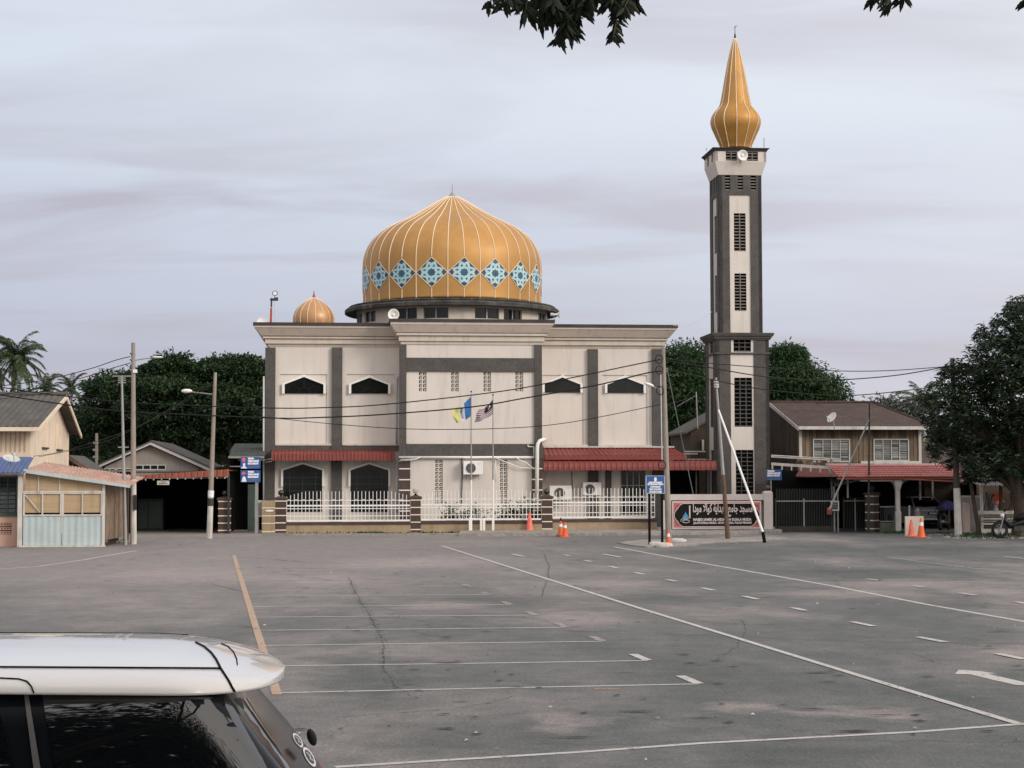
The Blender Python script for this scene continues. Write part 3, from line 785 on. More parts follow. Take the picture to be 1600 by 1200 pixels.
def arc_wall(mb, a0, a1, r0, r1, z0, z1, n=None):
    n = n or max(1, int((a1 - a0) / 4))
    for i in range(n):
        p, q = rad(a0 + (a1 - a0) * i / n) + CAMDIR, rad(a0 + (a1 - a0) * (i + 1) / n) + CAMDIR
        mb.hexa([P_on(p, r1, z0), P_on(q, r1, z0), P_on(q, r0, z0), P_on(p, r0, z0), P_on(p, r1, z1), P_on(q, r1, z1), P_on(q, r0, z1), P_on(p, r0, z1)])
arc_wall(mb, -180, 180, drum_r - .2, drum_r, z_bot, zs_, 72)
ds = sorted(wins)
prev = -180
for a, b in ds + [(180, 180)]:
    if a > prev: arc_wall(mb, prev, a, drum_r - .2, drum_r, zs_, z_wt)
    prev = b
arc_wall(mb, -180, 180, drum_r - .2, drum_r, z_wt, z_eb + .3, 72)
mb.build('drum_wall', CREAM2, mosque)
for a, b in ds:
    mb = MB(); arc_wall(mb, a, b, drum_r - .12, drum_r - .1, zs_, z_wt); wf = mb.build('drum_window', GLASS, mosque)
    mb = MB()
    for q in (a, (a + b) / 2, b): arc_wall(mb, q - .35, q + .35, drum_r - .1, drum_r - .05, zs_, z_wt, 1)
    arc_wall(mb, a, b, drum_r - .1, drum_r - .05, zs_, zs_ + .03); arc_wall(mb, a, b, drum_r - .1, drum_r - .05, z_wt - .03, z_wt)
    mb.build('drum_window_bars', GALV, wf)
r1, r2 = 161.5 * pxm, 167.5 * pxm
zt1 = dz_(465.0, -r1)
mb = MB()
mb.lathe([(drum_r - .25, z_eb + .12), (drum_r + .05, z_eb + .10), (r2 - .05, z_eb - .03), (r2, z_eb), (r2 + .01, z_eb + .13), (r2 - .04, z_eb + .19), (r1 - .02, z_eb + .21), (r1, z_eb + .24), (r1 + .02, zt1 - .04), (r1 - .03, zt1), (Rd - .3, zt1 + .03)], (dU, VD), 96, cap=False)
mb.build('drum_eave', MOULD, mosque, smooth='auto')
# dome
zf = lambda y: FM.uz(706.6, y, VD)[1]
prof_px = [(139, 478), (139, 465), (139.6, 445), (140, 425), (139, 410), (136.7, 400), (132.5, 389.5), (126, 379), (117, 369.5), (106, 361), (94, 354.3), (80, 347.6), (66, 340.5), (52, 332.7), (38, 324.3), (26, 317), (15, 310.8), (8.5, 307.8)]
PR = [(r * pxm, zf(y)) for r, y in prof_px]
# smooth the profile
def smooth_prof(pr, k=4):
    out = []
    for i in range(len(pr) - 1):
        p0, p1, p2, p3 = pr[max(0, i - 1)], pr[i], pr[i + 1], pr[min(len(pr) - 1, i + 2)]
        for j in range(k):
            t = j / k
            out.append(tuple(0.5 * (2 * p1[c] + (p2[c] - p0[c]) * t + (2 * p0[c] - 5 * p1[c] + 4 * p2[c] - p3[c]) * t * t + (3 * p1[c] - p0[c] - 3 * p2[c] + p3[c]) * t ** 3) for c in (0, 1)))
    return out + [pr[-1]]
SP = smooth_prof(PR)
def dome_r(z):
    for (ra, za), (rb, zb) in zip(SP, SP[1:]):
        if za <= z <= zb: return ra + (rb - ra) * (z - za) / (zb - za + 1e-9)
    return SP[0][0] if z < SP[0][1] else SP[-1][0]
mb = MB(); mb.lathe(SP, (dU, VD), 144, cap=True)
dome = mb.build('dome', GOLD, mosque, smooth=True)
DPH = rad(7.3) + CAMDIR
zq = lambda y: FM.uz(706.6, y, VD - Rd)[1]
zc_, hz_, ha_ = zq(425), (zq(401.5) - zq(448.5)) / 2, rad(9.9)
for k in range(36):
    ph = DPH + rad(10) * k
    diamond = (k % 2 == 0)
    segs = [SP] if not diamond else [[p for p in SP if p[1] < zc_ - hz_ + .02], [p for p in SP if p[1] > zc_ + hz_ - .02]]
    for sg in segs:
        mb = MB(); mb.path([P_on(ph, r + .008, z) for r, z in sg[::2] + [sg[-1]]], .020, 5); mb.build('dome_rib', RIB, dome)
# star tiles: drawn in (a,b) in [-1,1] diamond coordinates, wrapped on the dome surface
def tile_pt(ph, a, b, off):
    z = zc_ + b * hz_
    return P_on(ph + a * ha_, dome_r(z) + off, z)
def tile_poly(mb, ph, poly, off, sub=3):
    # triangulate as a fan round the centroid with subdivision, front sheet only plus a thin skirt
    cx_, cy_ = sum(p[0] for p in poly) / len(poly), sum(p[1] for p in poly) / len(poly)
    n = len(poly)
    for i in range(n):
        A, B, C_ = (cx_, cy_), poly[i], poly[(i + 1) % n]
        g = {}
        vs_, fs_ = [], []
        for p in range(sub + 1):
            for q in range(sub + 1 - p):
                u_, v_ = p / sub, q / sub
                g[p, q] = len(vs_)
                vs_.append(tile_pt(ph, A[0] + (B[0] - A[0]) * u_ + (C_[0] - A[0]) * v_, A[1] + (B[1] - A[1]) * u_ + (C_[1] - A[1]) * v_, off))
        for p in range(sub):
            for q in range(sub - p):
                fs_.append((g[p, q], g[p + 1, q], g[p, q + 1]))
                if q < sub - p - 1: fs_.append((g[p + 1, q], g[p + 1, q + 1], g[p, q + 1]))
        mb.add(vs_, fs_)
def rotp(poly, k):
    out = []
    for x, y in poly:
        for _ in range(k): x, y = -y, x
        out.append((x, y))
    return out
TILED = mat('tile_slate_blue', (0.035, 0.085, 0.125), rough=.35, var=.3, scale=3)
blue = [[(r * math.cos(t), r * math.sin(t)) for i, (r, t) in enumerate([((.27 if j % 2 == 0 else .21), PI / 8 * j) for j in range(16)])]]
for k in range(4):
    blue.append(rotp([(.40, .07), (.56, .17), (.34, .22)], k)); blue.append(rotp([(.40, -.07), (.56, -.17), (.34, -.22)], k))
starp = []
for k in range(4): starp += rotp([(.62, 0), (.74, .22), (.62, .30), (.37, .37), (.30, .62), (.22, .74)], k)
for k in range(18):
    ph = DPH + rad(20) * k
    if math.cos(ph - CAMDIR) < -.3: continue
    mb = MB(); tile_poly(mb, ph, [(1, 0), (0, 1), (-1, 0), (0, -1)], .015, 8); st = mb.build('star_tile', TILED, dome)
    mb = MB(); tile_poly(mb, ph, starp, .020, 3); mb.build('pale_star', CYAN, st)
    mb = MB()
    for b_ in blue: tile_poly(mb, ph, b_, .027, 2)
    mb.build('star_inlay', TILEB, st)
    mb = MB(); c4 = [(1, 0), (0, 1), (-1, 0), (0, -1)]
    for i in range(4):
        (x0, y0), (x1, y1) = c4[i], c4[(i + 1) % 4]
        mb.path([tile_pt(ph, x0 + (x1 - x0) * j / 8, y0 + (y1 - y0) * j / 8, .012) for j in range(9)], .018, 5)
    mb.build('tile_border', RIB, st)
mb = MB(); mb.lathe([(10 * pxm, zf(309)), (8.5 * pxm, zf(308)), (7.5 * pxm, zf(306.8)), (3.4 * pxm, zf(303.5)), (1.6 * pxm, zf(301)), (.6 * pxm, zf(300)), (.45 * pxm, zf(287.5))], (dU, VD), 16)
mb.build('dome_finial', GALV, mosque, smooth='auto')
# small dome on the left part of the roof
VS = 3.2
sU = FM.uz(490.4, 490, VS)[0]; pm2 = (FM.w(sU, VS, 0) - CAMP).length / FPX
zf2 = lambda y: FM.uz(490.4, y, VS)[1]
SP2 = smooth_prof([(r * pm2, zf2(y)) for r, y in [(27, 522), (31, 508), (32, 499.5), (31, 492.5), (28, 485.5), (23, 479), (16.5, 473), (10, 469), (5.5, 466.6), (3, 465)]])
mb = MB(); mb.lathe(SP2, (sU, VS), 48); sd = mb.build('small_dome', GOLD3, mosque, smooth=True)
for k in range(16):
    ph = rad(6) + 2 * PI * k / 16
    mb = MB(); mb.path([(sU + (r + .008) * math.sin(ph), VS - (r + .008) * math.cos(ph), z) for r, z in SP2[::2] + [SP2[-1]]], .012, 5); mb.build('dome_rib', RIB, sd)
mb = MB(); mb.lathe([(3.4 * pm2, zf2(466)), (2.2 * pm2, zf2(463)), (.9 * pm2, zf2(459)), (.3 * pm2, zf2(453.8))], (sU, VS), 10); mb.build('dome_finial', REDB, sd)
# roof deck so that the roof reads as solid from above
mb = MB(); mb.box(uL - .2, uR + .2, .2, DEPTH - .2, ztop - .5, ztop - .25); mb.build('roof_deck', CEMENT, mosque)

# ================================================================== MINARET
FT = Fr(1149.5, 73.2)
minaret = thing('minaret', 'tall square grey minaret with cream panels and a gold onion spire', 'minaret', FT)
# half width of the shaft front face is 67.1 px wide between x=1122.8 and 1189.9
hs, hb, hg, hslab = 0.918, 1.125, 1.095, 1.185
def tz(py, v): return FT.uz(1156, py, v)[1]
shU = (FT.uz(1122.8, 300, -hs)[0] + FT.uz(1189.9, 300, -hs)[0]) / 2
shV = 0.0
print('minaret shU', shU, 'shaft hw', (FT.uz(1189.9, 300, -hs)[0] - FT.uz(1122.8, 300, -hs)[0]) / 2)
def faces4(fn):
    """call fn(transform) for each of the four sides; transform maps (along, out, z) to local xyz"""
    for k in range(4):
        c, s = [(1, 0), (0, 1), (-1, 0), (0, -1)][k]
        yield lambda a, o, z, c=c, s=s: (shU + a * c + o * s, -o * c + a * s, z)
def fbox(mb, T, a0, a1, o0, o1, z0, z1):
    mb.hexa([T(a0, o1, z0), T(a1, o1, z0), T(a1, o0, z0), T(a0, o0, z0), T(a0, o1, z1), T(a1, o1, z1), T(a1, o0, z1), T(a0, o0, z1)])
au = lambda px, v, py=400: FT.uz(px, py, v)[0] - shU
z_c1, z_c0 = tz(521, -hb), tz(531, -hb)
z_gb = tz(273.2, -hs)
# shaft: four faces with a recessed panel and vent slots
pa0, pa1 = au(1140.4, -hs), au(1173.2, -hs)
pz0, pz1 = tz(521, -hs), tz(304.6, -hs)
slots = [(au(a, -hs, 285), au(b, -hs, 285), tz(297.2, -hs), tz(274, -hs)) for a, b in ((1132.7, 1140.9), (1152.8, 1161), (1173, 1181.2))]
gr_up = [(au(1147.5, -hs), au(1165.9, -hs), tz(392.4, -hs), tz(333, -hs)), (au(1147.6, -hs), au(1166.2, -hs), tz(485.7, -hs), tz(427, -hs))]
shaft, panel, back, grill = MB(), MB(), MB(), []
shaft.box(shU - hs + .17, shU + hs - .17, -hs + .17, hs - .17, z_c1 - 1, z_gb)
for T in faces4(None):
    w = MB(); w.wall(-hs, hs, z_c1 - .3, z_gb + .05, [(pa0, pa1, pz0 - .1, pz1)] + slots, 0, .15)
    shaft.add([T(p[0], hs - p[1], p[2]) for p in w.v], w.f)
    w = MB(); w.wall(pa0 - .01, pa1 + .01, pz0 - .1, pz1 + .01, gr_up, 0, .04)
    panel = MB(); panel.add([T(p[0], hs - .05 - p[1], p[2]) for p in w.v], w.f); panel.build('cream_panel', CREAM, minaret)
    for a, b, z0, z1 in slots + gr_up: back = MB(); fbox(back, T, a - .01, b + .01, hs - .165, hs - .155, z0 - .01, z1 + .01); back.build('vent_backing', BLACK, minaret)
    for a, b, z0, z1 in slots:
        g = MB(); n = 5
        for i in range(n): z = z1 - (z1 - z0) * (i + .85) / n; fbox(g, T, a, b, hs - .12, hs - .03, z - .022, z + .022)
        grill.append(g)
    for a, b, z0, z1 in gr_up:
        g = MB(); n = 12; m_ = (a + b) / 2
        fbox(g, T, m_ - .018, m_ + .018, hs - .13, hs - .07, z0, z1)
        for i in range(n):
            z = z1 - (z1 - z0) * (i + .8) / n; fbox(g, T, a, m_ - .018, hs - .13, hs - .08, z - .02, z + .02); fbox(g, T, m_ + .018, b, hs - .13, hs - .08, z - .02, z + .02)
        grill.append(g)
shaft.build('shaft', GREY, minaret)
GRIL = mat('vent_grille', (0.20, 0.185, 0.165), var=0.1)
for g in grill: g.build('vent_grille', GRIL, minaret)
# base block
bz_t = tz(531, -hb)
b0, b1 = au(1142, -hb, 640), au(1178.4, -hb, 640)
gb = [(au(1147.8, -hb, 630), au(1175.6, -hb, 630), tz(666.8, -hb), tz(590, -hb)), (au(1150, -hb, 740), au(1177.8, -hb, 740), .5, tz(703, -hb))]
gt = (au(1146.3, -hb, 540), au(1173.6, -hb, 540), tz(549.5, -hb), tz(530.5, -hb))
mid0, mid1 = au(1142.3, -hb, 540), au(1177.8, -hb, 540)
zb1, zb0 = tz(550.7, -hb), tz(553.4, -hb)
base, panel, back, grill = MB(), MB(), MB(), []
base.box(shU - hb + .2, shU + hb - .2, -hb + .2, hb - .2, 0, bz_t)
for T in faces4(None):
    w = MB(); w.wall(-hb, hb, 0, bz_t + .02, [(mid0, mid1, zb1, bz_t + .02), (b0, b1, -.01, zb0)], 0, .15)
    base.add([T(p[0], hb - p[1], p[2]) for p in w.v], w.f)
    w = MB(); w.wall(b0 - .01, b1 + .01, 0, zb0 + .01, gb, 0, .05)
    panel.add([T(p[0], hb - .03 - p[1], p[2]) for p in w.v], w.f); panel.build('cream_panel', CREAM, minaret); panel = MB()
    w = MB(); w.wall(mid0 - .01, mid1 + .01, zb1 - .01, bz_t, [gt], 0, .05)
    panel.add([T(p[0], hb - .03 - p[1], p[2]) for p in w.v], w.f); panel.build('cream_panel', CREAM, minaret); panel = MB()
    for a, b, z0, z1 in gb + [gt]: back = MB(); fbox(back, T, a - .01, b + .01, hb - .19, hb - .16, z0 - .01, z1 + .01); back.build('vent_backing', BLACK, minaret)
    for (a, b, z0, z1), n in ((gb[0], 12), (gb[1], 16), (gt, 3)):
        g = MB()
        for i in (1, 2): u = a + (b - a) * i / 3; fbox(g, T, u - .015, u + .015, hb - .13, hb - .06, z0, z1)
        for i in range(n):
            z = z1 - (z1 - z0) * (i + .8) / n
            for j in range(3): fbox(g, T, a + (b - a) * j / 3 + .016, a + (b - a) * (j + 1) / 3 - .016, hb - .13, hb - .07, z - .016, z + .016)
        grill.append(g)
base.build('base_block', GREY, minaret)
GRID_ = mat('vent_grille_dark', (0.10, 0.10, 0.095), var=0.15)
for g in grill: g.build('vent_grille', GRID_, minaret)
mb = MB()
R4 = lambda h, z: (shU - h, shU + h, -h, h, z)
mb.rings([R4(hb + .02, bz_t), R4(hb + .06, bz_t + .01), R4(hb + .06, bz_t + .06), R4(hb + .10, bz_t + .07), R4(hb + .10, bz_t + .13), R4(hb + .15, bz_t + .15), R4(hb + .19, z_c1 - .02), R4(hb + .19, z_c1 + .02), R4(hs + .02, z_c1 + .05)])
mb.build('base_cornice', GREY, minaret)
mb = MB(); mb.rings([R4(hb + .045, zb0), R4(hb + .045, zb1)]); mb.build('band', GREY, minaret)
# gallery
zg1, zg0 = tz(236.5, -hg), tz(252, -hg)
gal, back, grill = MB(), MB(), []
gsl = [(au(1134, -hg, 245), au(1151.8, -hg, 245), tz(251, -hg), tz(237, -hg)), (au(1167, -hg, 245), au(1184.5, -hg, 245), tz(251, -hg), tz(237, -hg))]
gal.rings([R4(hs + .015, z_gb - .01), R4(hg, zg0)])
for T in faces4(None):
    w = MB(); w.wall(-hg, hg, zg0, zg1 + .02, gsl, 0, .12)
    gal.add([T(p[0], hg - p[1], p[2]) for p in w.v], w.f)
    for a, b, z0, z1 in gsl:
        g = MB(); m_ = (a + b) / 2
        fbox(g, T, m_ - .02, m_ + .02, hg - .1, hg - .04, z0, z1)
        for i in range(3): z = z0 + (z1 - z0) * (i + .5) / 3; fbox(g, T, a, b, hg - .09, hg - .05, z - .02, z + .02)
        grill.append(g)
gal.build('gallery', CREAM, minaret)
mb = MB(); mb.box(shU - hg + .13, shU + hg - .13, -hg + .13, hg - .13, zg0, zg1); mb.build('gallery_core', BLACK, minaret)
for g in grill: g.build('vent_grille', GRIL, minaret)
zs1 = tz(230.8, -hslab)
mb = MB(); mb.rings([R4(hg + .02, zg1), R4(hg + .04, zg1 + .05), R4(hslab - .03, zg1 + .07), R4(hslab + .03, zg1 + .12), R4(hslab + .03, zs1), R4(hg, zs1 + .02)]); mb.build('gallery_slab', DGREY, minaret)
# spire
pT = (FT.w(shU, 0, 0) - CAMP).length / FPX
spU = FT.uz(1149.2, 150, 0)[0]
print('spU', spU, 'shU', shU)
zt_ = lambda y: FT.uz(1149, y, 0)[1]
SPT = smooth_prof([(r * pT, zt_(y)) for r, y in [(23.5, 233), (24.8, 228), (29, 218.5), (34, 207.5), (37.6, 199), (38.9, 191.5), (38, 185), (34.5, 177.5), (29, 171), (25.2, 166), (23.2, 160), (20.4, 146), (16.2, 122), (11.6, 98), (7.6, 80), (3.0, 64), (1.4, 60)]], 4)
mb = MB(); mb.lathe(SPT, (spU, 0), 12 * 4, a0=0)
# facet between the twelve ribs
vv = []
for x, y, z in mb.v:
    a = math.atan2(y, x - spU); r = math.hypot(x - spU, y)
    q = (a - rad(-90 - 10)) % rad(30) - rad(15)
    r2_ = r * (1 - .028 * math.cos(q * 6) * .9)
    vv.append((spU + r2_ * math.cos(a), r2_ * math.sin(a), z))
mb.v = vv
spire = mb.build('spire', GOLD2, minaret, smooth=True)
for k in range(12):
    ph = rad(30) * k - rad(10)
    mb = MB(); mb.path([(spU + (r * 1.0 + .004) * math.sin(ph), -(r * 1.0 + .004) * math.cos(ph), z) for r, z in SPT[::2] + [SPT[-1]]], .018, 5); mb.build('spire_rib', RIB, spire)
mb = MB(); mb.lathe([(6.2 * pT, zt_(83)), (4.2 * pT, zt_(74)), (2.9 * pT, zt_(65)), (2.0 * pT, zt_(61))], (spU, 0), 12); mb.build('spire_tip', WHITE, spire)
mb = MB(); mb.lathe([(1.9 * pT, zt_(61.5)), (1.1 * pT, zt_(54)), (.5 * pT, zt_(51.5)), (.35 * pT, zt_(43))], (spU, 0), 8)
mb.path([(spU, 0, zt_(45)), (spU - .01, 0, zt_(42.5)), (spU + .03, 0, zt_(41)), (spU + .11, 0, zt_(40))], [.014, .02, .016, .006], 6)
mb.build('finial', BLACK, spire)
for px_, y0, y1, vv_ in ((1193.8, 231, 215, -hslab + .3), (1103.5, 236, 231, hslab - .4)):
    u = FT.uz(px_, 225, vv_)[0]
    mb = MB(); mb.tube((u, vv_, FT.uz(px_, 232, vv_)[1] - .1), (u, vv_, FT.uz(px_, y1, vv_)[1]), .012, n=5); mb.build('lightning_rod', IRON, minaret)
# ================================================================== things on and round the mosque
def horn(name, label, fr, px, py, v, r, facing, group=None, m=WHITE):
    """horn loudspeaker; facing is a unit vector (u,v,z) the mouth points to"""
    u, z = fr.uz(px, py, v)
    o = thing(name, label, 'loudspeaker', loc=fr.w(u, v, z), rz=fr.yaw, group=group)
    q = Vector(facing).to_track_quat('Z', 'Y').to_matrix()
    def add(prof, nm, mt, par):
        mb = MB(); mb.lathe(prof, n=24); mb.v = [tuple(q @ Vector(p)) for p in mb.v]; return mb.build(nm, mt, par, smooth='auto')
    h = add([(.04, -.24), (.05, -.14), (r * .45, -.06), (r * .75, -.01), (r, .02), (r + .008, .028), (r - .01, .03), (r * .7, .0), (r * .42, -.05), (.03, -.10)], 'horn', m, o)
    add([(.005, -.02), (r * .30, -.015), (r * .32, .005), (r * .2, .02), (.005, .022)], 'horn_core', m, h)
    add([(.06, -.36), (.075, -.34), (.075, -.24), (.04, -.23)], 'driver', PIPE, o)
    mb = MB(); bz = Vector(facing) * -.2; mb.tube(bz, bz + Vector((0, 0, -.42)), .015, n=6); mb.build('mount', GALV, o)
    return o
horn('horn_loudspeaker', 'round white horn loudspeaker on the roof edge at the left corner of the centre bay', FM, 615, 491.5, VC - .1, .225, (-.1, -1, 0))
horn('horn_loudspeaker', 'white horn loudspeaker turned sideways at the right end of the dome eave', FM, 873.5, 491.5, VC + .9, .15, (1, -.15, 0))
horn('horn_loudspeaker', 'white horn loudspeaker between the vents at the top of the minaret', FT, 1160.4, 242.5, -hg - .22, .215, (.12, -1, 0))
# signal mast at the left end of the roof
u, z = FM.uz(423, 503, .6)
o = thing('roof_mast', 'red and white mast with camera and small floodlights on the left roof corner', 'mast', loc=FM.w(u, .6, z), rz=YAW)
k_ = (FM.w(u, .6, z) - CAMP).length / FPX
MB().tube((0, 0, -.3), (.02, 0, 22 * k_), .05, .04).build('pole', mat('mast_red', (.42, .07, .04)), o)
MB().tube((.02, 0, 23 * k_), (.03, 0, 37 * k_), .035).build('pole_top', IRON, o)
MB().box(-.03, .2, -.06, .06, 33 * k_, 36.5 * k_).build('floodlight', IRON, o, bevel=.01)
MB().box(.14, .30, -.07, .07, 33 * k_, 38 * k_).build('floodlight', IRON, o, bevel=.01)
mb = MB(); mb.tube((6 * k_, 0, 36 * k_), (6 * k_, 0, 41 * k_), .012)
mb.build('lamp_stem', IRON, o)
mb = MB()
for i in range(24):
    t, t2 = 2 * PI * i / 24, 2 * PI * (i + 1) / 24
    mb.tube((6.2 * k_ + 3.4 * k_ * math.cos(t), 0, 44.5 * k_ + 3.4 * k_ * math.sin(t)), (6.2 * k_ + 3.4 * k_ * math.cos(t2), 0, 44.5 * k_ + 3.4 * k_ * math.sin(t2)), .022, n=5)
rg = mb.build('ring_lamp', BLACK, o)
mb = MB(); mb.lathe([(.01, -.02), (3.2 * k_, -.02), (3.2 * k_, .02), (.01, .03)], n=20); mb.v = [(6.2 * k_ + p[0], p[2], 44.5 * k_ + p[1]) for p in mb.v]; mb.build('lens', SIGNW, rg)
MB().path([(.14, 0, 32 * k_), (.16, 0, 18 * k_), (.17, 0, -.1)], .008, 4).build('cable', PIPE, o)
def dish(label, P, rz, r, tilt, m=PIPE, arm=.5, group=None):
    o = thing('satellite_dish', label, 'satellite dish', loc=P, rz=rz, group=group)
    q = Matrix.Rotation(tilt, 3, 'X')
    mb = MB(); prof = [(.005, 0)] + [(r * i / 6, r * .22 * (i / 6) ** 2) for i in range(1, 7)] + [(r * (6 - i) / 6, r * .22 * ((6 - i) / 6) ** 2 + .012) for i in range(0, 6)] + [(.005, .012)]
    mb.lathe(prof, n=28); mb.v = [tuple(q @ Vector(p)) for p in mb.v]; mb.build('dish', m, o, smooth='auto')
    mb = MB(); a, b = q @ Vector((0, -r * .9, .2 * r)), q @ Vector((0, -r * .35, r * .95)); mb.tube(a, b, .014, n=6); mb.build('feed_arm', GALV, o)
    MB().box(b.x - .035, b.x + .035, b.y - .06, b.y + .06, b.z - .04, b.z + .04).build('receiver', PIPE, o)
    mb = MB(); c = q @ Vector((0, 0, 0)); mb.tube(c, (c.x, c.y + .1, c.z - arm), .022, n=6); mb.build('mast', GALV, o)
    return o
u, z = FM.uz(410, 503.5, .5)
dish('white round dish half hidden behind the left roof edge of the mosque', FM.w(u, .5, z - .03), YAW, 8.5 * k_, rad(80), WHITE, .2)
# air conditioners
def aircon(label, fr, x0, x1, y0, y1, v, side=.3, fan=.38):
    a, b, z0, z1 = fr.rect(x0, y0, x1, y1, v)
    o = thing('air_conditioner', label, 'air conditioner', loc=fr.w((a + b) / 2, v, z0), rz=fr.yaw, group='air conditioner units on the mosque wall')
    w, h = b - a, z1 - z0
    MB().box(-w / 2, w / 2, 0, side, 0, h).build('casing', WHITE, o, bevel=.015)
    fx = -w / 2 + w * fan
    R_ = h * .36
    mb = MB(); mb.lathe([(.01, 0), (R_, 0), (R_, .012), (.01, .012)], n=28); mb.v = [(fx + p[0], -.012 + p[2] * .6, h * .48 + p[1]) for p in mb.v]
    fg = mb.build('fan_recess', IRON, o)
    mb = MB()
    for r in (R_ * .3, R_ * .55, R_ * .8, R_): mb.path([(fx + r * math.cos(t), -.02, h * .48 + r * math.sin(t)) for t in [2 * PI * i / 24 for i in range(25)]], .006, 4, cap=False)
    for i in range(8): t = PI * i / 8; mb.tube((fx - R_ * math.cos(t), -.02, h * .48 - R_ * math.sin(t)), (fx + R_ * math.cos(t), -.02, h * .48 + R_ * math.sin(t)), .005, n=4)
    mb.build('fan_grille', GALV, o)
    mb = MB()
    for i in range(3): mb.box(w * .22, w * .42, -.006, .002, h * (.86 - .05 * i), h * (.87 - .05 * i))
    mb.build('vent_lines', PIPE, o)
    for x in (-w * .32, w * .32): MB().path([(x, .02, -.02), (x, side + .12, -.02), (x, side + .12, -.2)], .015, 4).build('bracket', GALV, o)
    return o
aircon('air conditioner unit mounted high on the centre bay above the white fence', FM, 724.2, 754.5, 720.5, 741.5, VC - .42)
aircon('air conditioner unit under the red canopy with its fan facing the fence', FM, 911, 939.5, 753.6, 774, -.42)
aircon('largest air conditioner unit, low under the left end of the red canopy', FM, 859, 893.2, 758.8, 781, -.6, .35, .45)

# ---------------------------------------------------------------- boundary fence, gate pillars, sign wall
FF = Fr(650, 67.6)
fz = lambda y, x=650, v=0: FF.uz(x, y, v)[1]
fu = lambda x, v=0: FF.uz(x, 800, v)[0]
def fence(label, x0, x1, yoff=0.0, arch=True):
    a, b = fu(x0), fu(x1); xm = (x0 + x1) / 2
    k = 67.6 / FPX
    zc = lambda y: fz(y + yoff, 650)
    o = thing('metal_fence', label, 'fence', loc=FF.w(a, 0, 0), rz=YAW, group='white metal fence panels in front of the mosque')
    w = b - a
    n = int(round(w / (5.85 * k))); d = w / n
    for y, t in ((789, .030), (793.8, .014), (805.2, .014), (812.5, .034), (781, .010)):
        MB().box(0, w, -.018, .018, zc(y) - t, zc(y) + t).build('rail', WHITE, o)
    mb = MB()
    top = 766.8
    for i in range(n + 1):
        f = i / n
        dr = 8.0 * max(0, 1 - min(f, 1 - f) / .16) ** 1.3 if arch else 0
        zt = zc(top + dr)
        mb.box(i * d - .011, i * d + .011, -.011, .011, zc(812.5), zt)
    mb.build('pickets', WHITE, o)
    mb = MB()
    for i in range(0, n - 1, 2):
        cx = (i + 1) * d - d * .5
        mb.path([(cx + d * .5 * math.cos(t), 0, zc(783) + d * .62 * math.sin(t)) for t in [PI * j / 8 for j in range(9)]], .010, 4)
    mb.build('arch_ornaments', WHITE, o)
    return o
fence('white picket fence panel left of the flagpoles, before the left wing', 448, 641, .6)
fence('white picket fence panel behind the two flagpoles', 658, 846, -.6)
fence('white picket fence panel on the right, before the air conditioners', 863.5, 1023, -3.2)
def plinth(label, x0, x1, y0, y1):
    a, b = fu(x0), fu(x1); xm = (x0 + x1) / 2
    o = thing('low_wall', label, 'low wall', loc=FF.w(a, 0, 0), rz=YAW, group='low beige walls under the fence')
    z1 = fz(y1, xm); z0 = fz(y0, xm)
    MB().box(0, b - a, -.06, .10, 0, z1).build('wall', BEIGE, o)
    MB().box(0, b - a, -.085, .12, z1, z0).build('coping', BROWN, o)
plinth('beige low wall under the left fence panel', 447.4, 641.6, 815.5, 820)
plinth('beige low wall under the middle fence panel behind the flagpole frames', 657.6, 846.6, 813.5, 818.5)
plinth('beige low wall under the right fence panel behind the two cones', 863.2, 1026, 811, 815.5)
def pillar(label, x0, x1, yt, yb, ball='ball', fr=FF, D=None, stripes=5, v=-.06, turn=0.0):
    a, b = fr.uz(x0, 800, v)[0], fr.uz(x1, 800, v)[0]; w = b - a; xm = (x0 + x1) / 2
    o = thing('gate_pillar', label, 'pillar', loc=fr.w((a + b) / 2, v + w / 2, 0), rz=fr.yaw + turn, group='brown striped gate pillars')
    h = w / 2 / (math.cos(turn) + abs(math.sin(turn))); zt = fr.uz(xm, yt, v)[1]
    MB().box(-h, h, -h, h, 0, zt - .13).build('body', BROWN, o)
    mb = MB(); mb.rings([(-h - .02, h + .02, -h - .02, h + .02, zt - .13), (-h - .05, h + .05, -h - .05, h + .05, zt - .11), (-h - .05, h + .05, -h - .05, h + .05, zt - .04), (-h * .5, h * .5, -h * .5, h * .5, zt + .01)])
    mb.build('cap', BROWN, o)
    for i in range(stripes):
        z = (zt - .17) * (i + .12) / (stripes - 1 + .12) if i else .10
        z = zt - .17 - (zt - .30) * i / (stripes - 1)
        MB().box(-h - .008, h + .008, -h - .008, h + .008, z - .02, z + .02).build('stripe', RIB, o)
    if ball == 'ball':
        MB().tube((0, 0, zt), (0, 0, zt + .05), .05).sphere((0, 0, zt + .15), .118, 10).build('ball_finial', mat('ball_black', (.03, .022, .02), rough=.15, spec=.6, var=0, fine=0), o, smooth='auto')
    else:
        mb = MB(); mb.lathe([(.09, zt), (.05, zt + .05), (.02, zt + .08)], n=10); mb.build('lamp_stub', BLACK, o)
        mb = MB(); mb.lathe([(.03, zt + .08), (.10, zt + .12), (.12, zt + .20), (.10, zt + .27)], n=12, cap=False); mb.build('broken_globe', mat('globe_glass', (.62, .55, .50), rough=.2, trans=.4), o)
    return o
pillar('brown striped pillar with a ball, standing alone by the dark driveway', 341, 359.5, 776.5, 840)
pillar('brown striped pillar with a ball beside the beige letterbox wall', 430.3, 447.2, 776, 840)
pillar('brown striped pillar with a broken globe lamp between two fence panels', 642, 657.4, 774.5, 832, 'stub')
pillar('brown striped pillar with a ball between the drainpipe and the cones', 846.8, 863, 774, 826)
pillar('brown striped pillar with a ball by the gate of the wooden house', 1355.3, 1376.5, 768.5, 830, v=-1.6, turn=rad(-48))
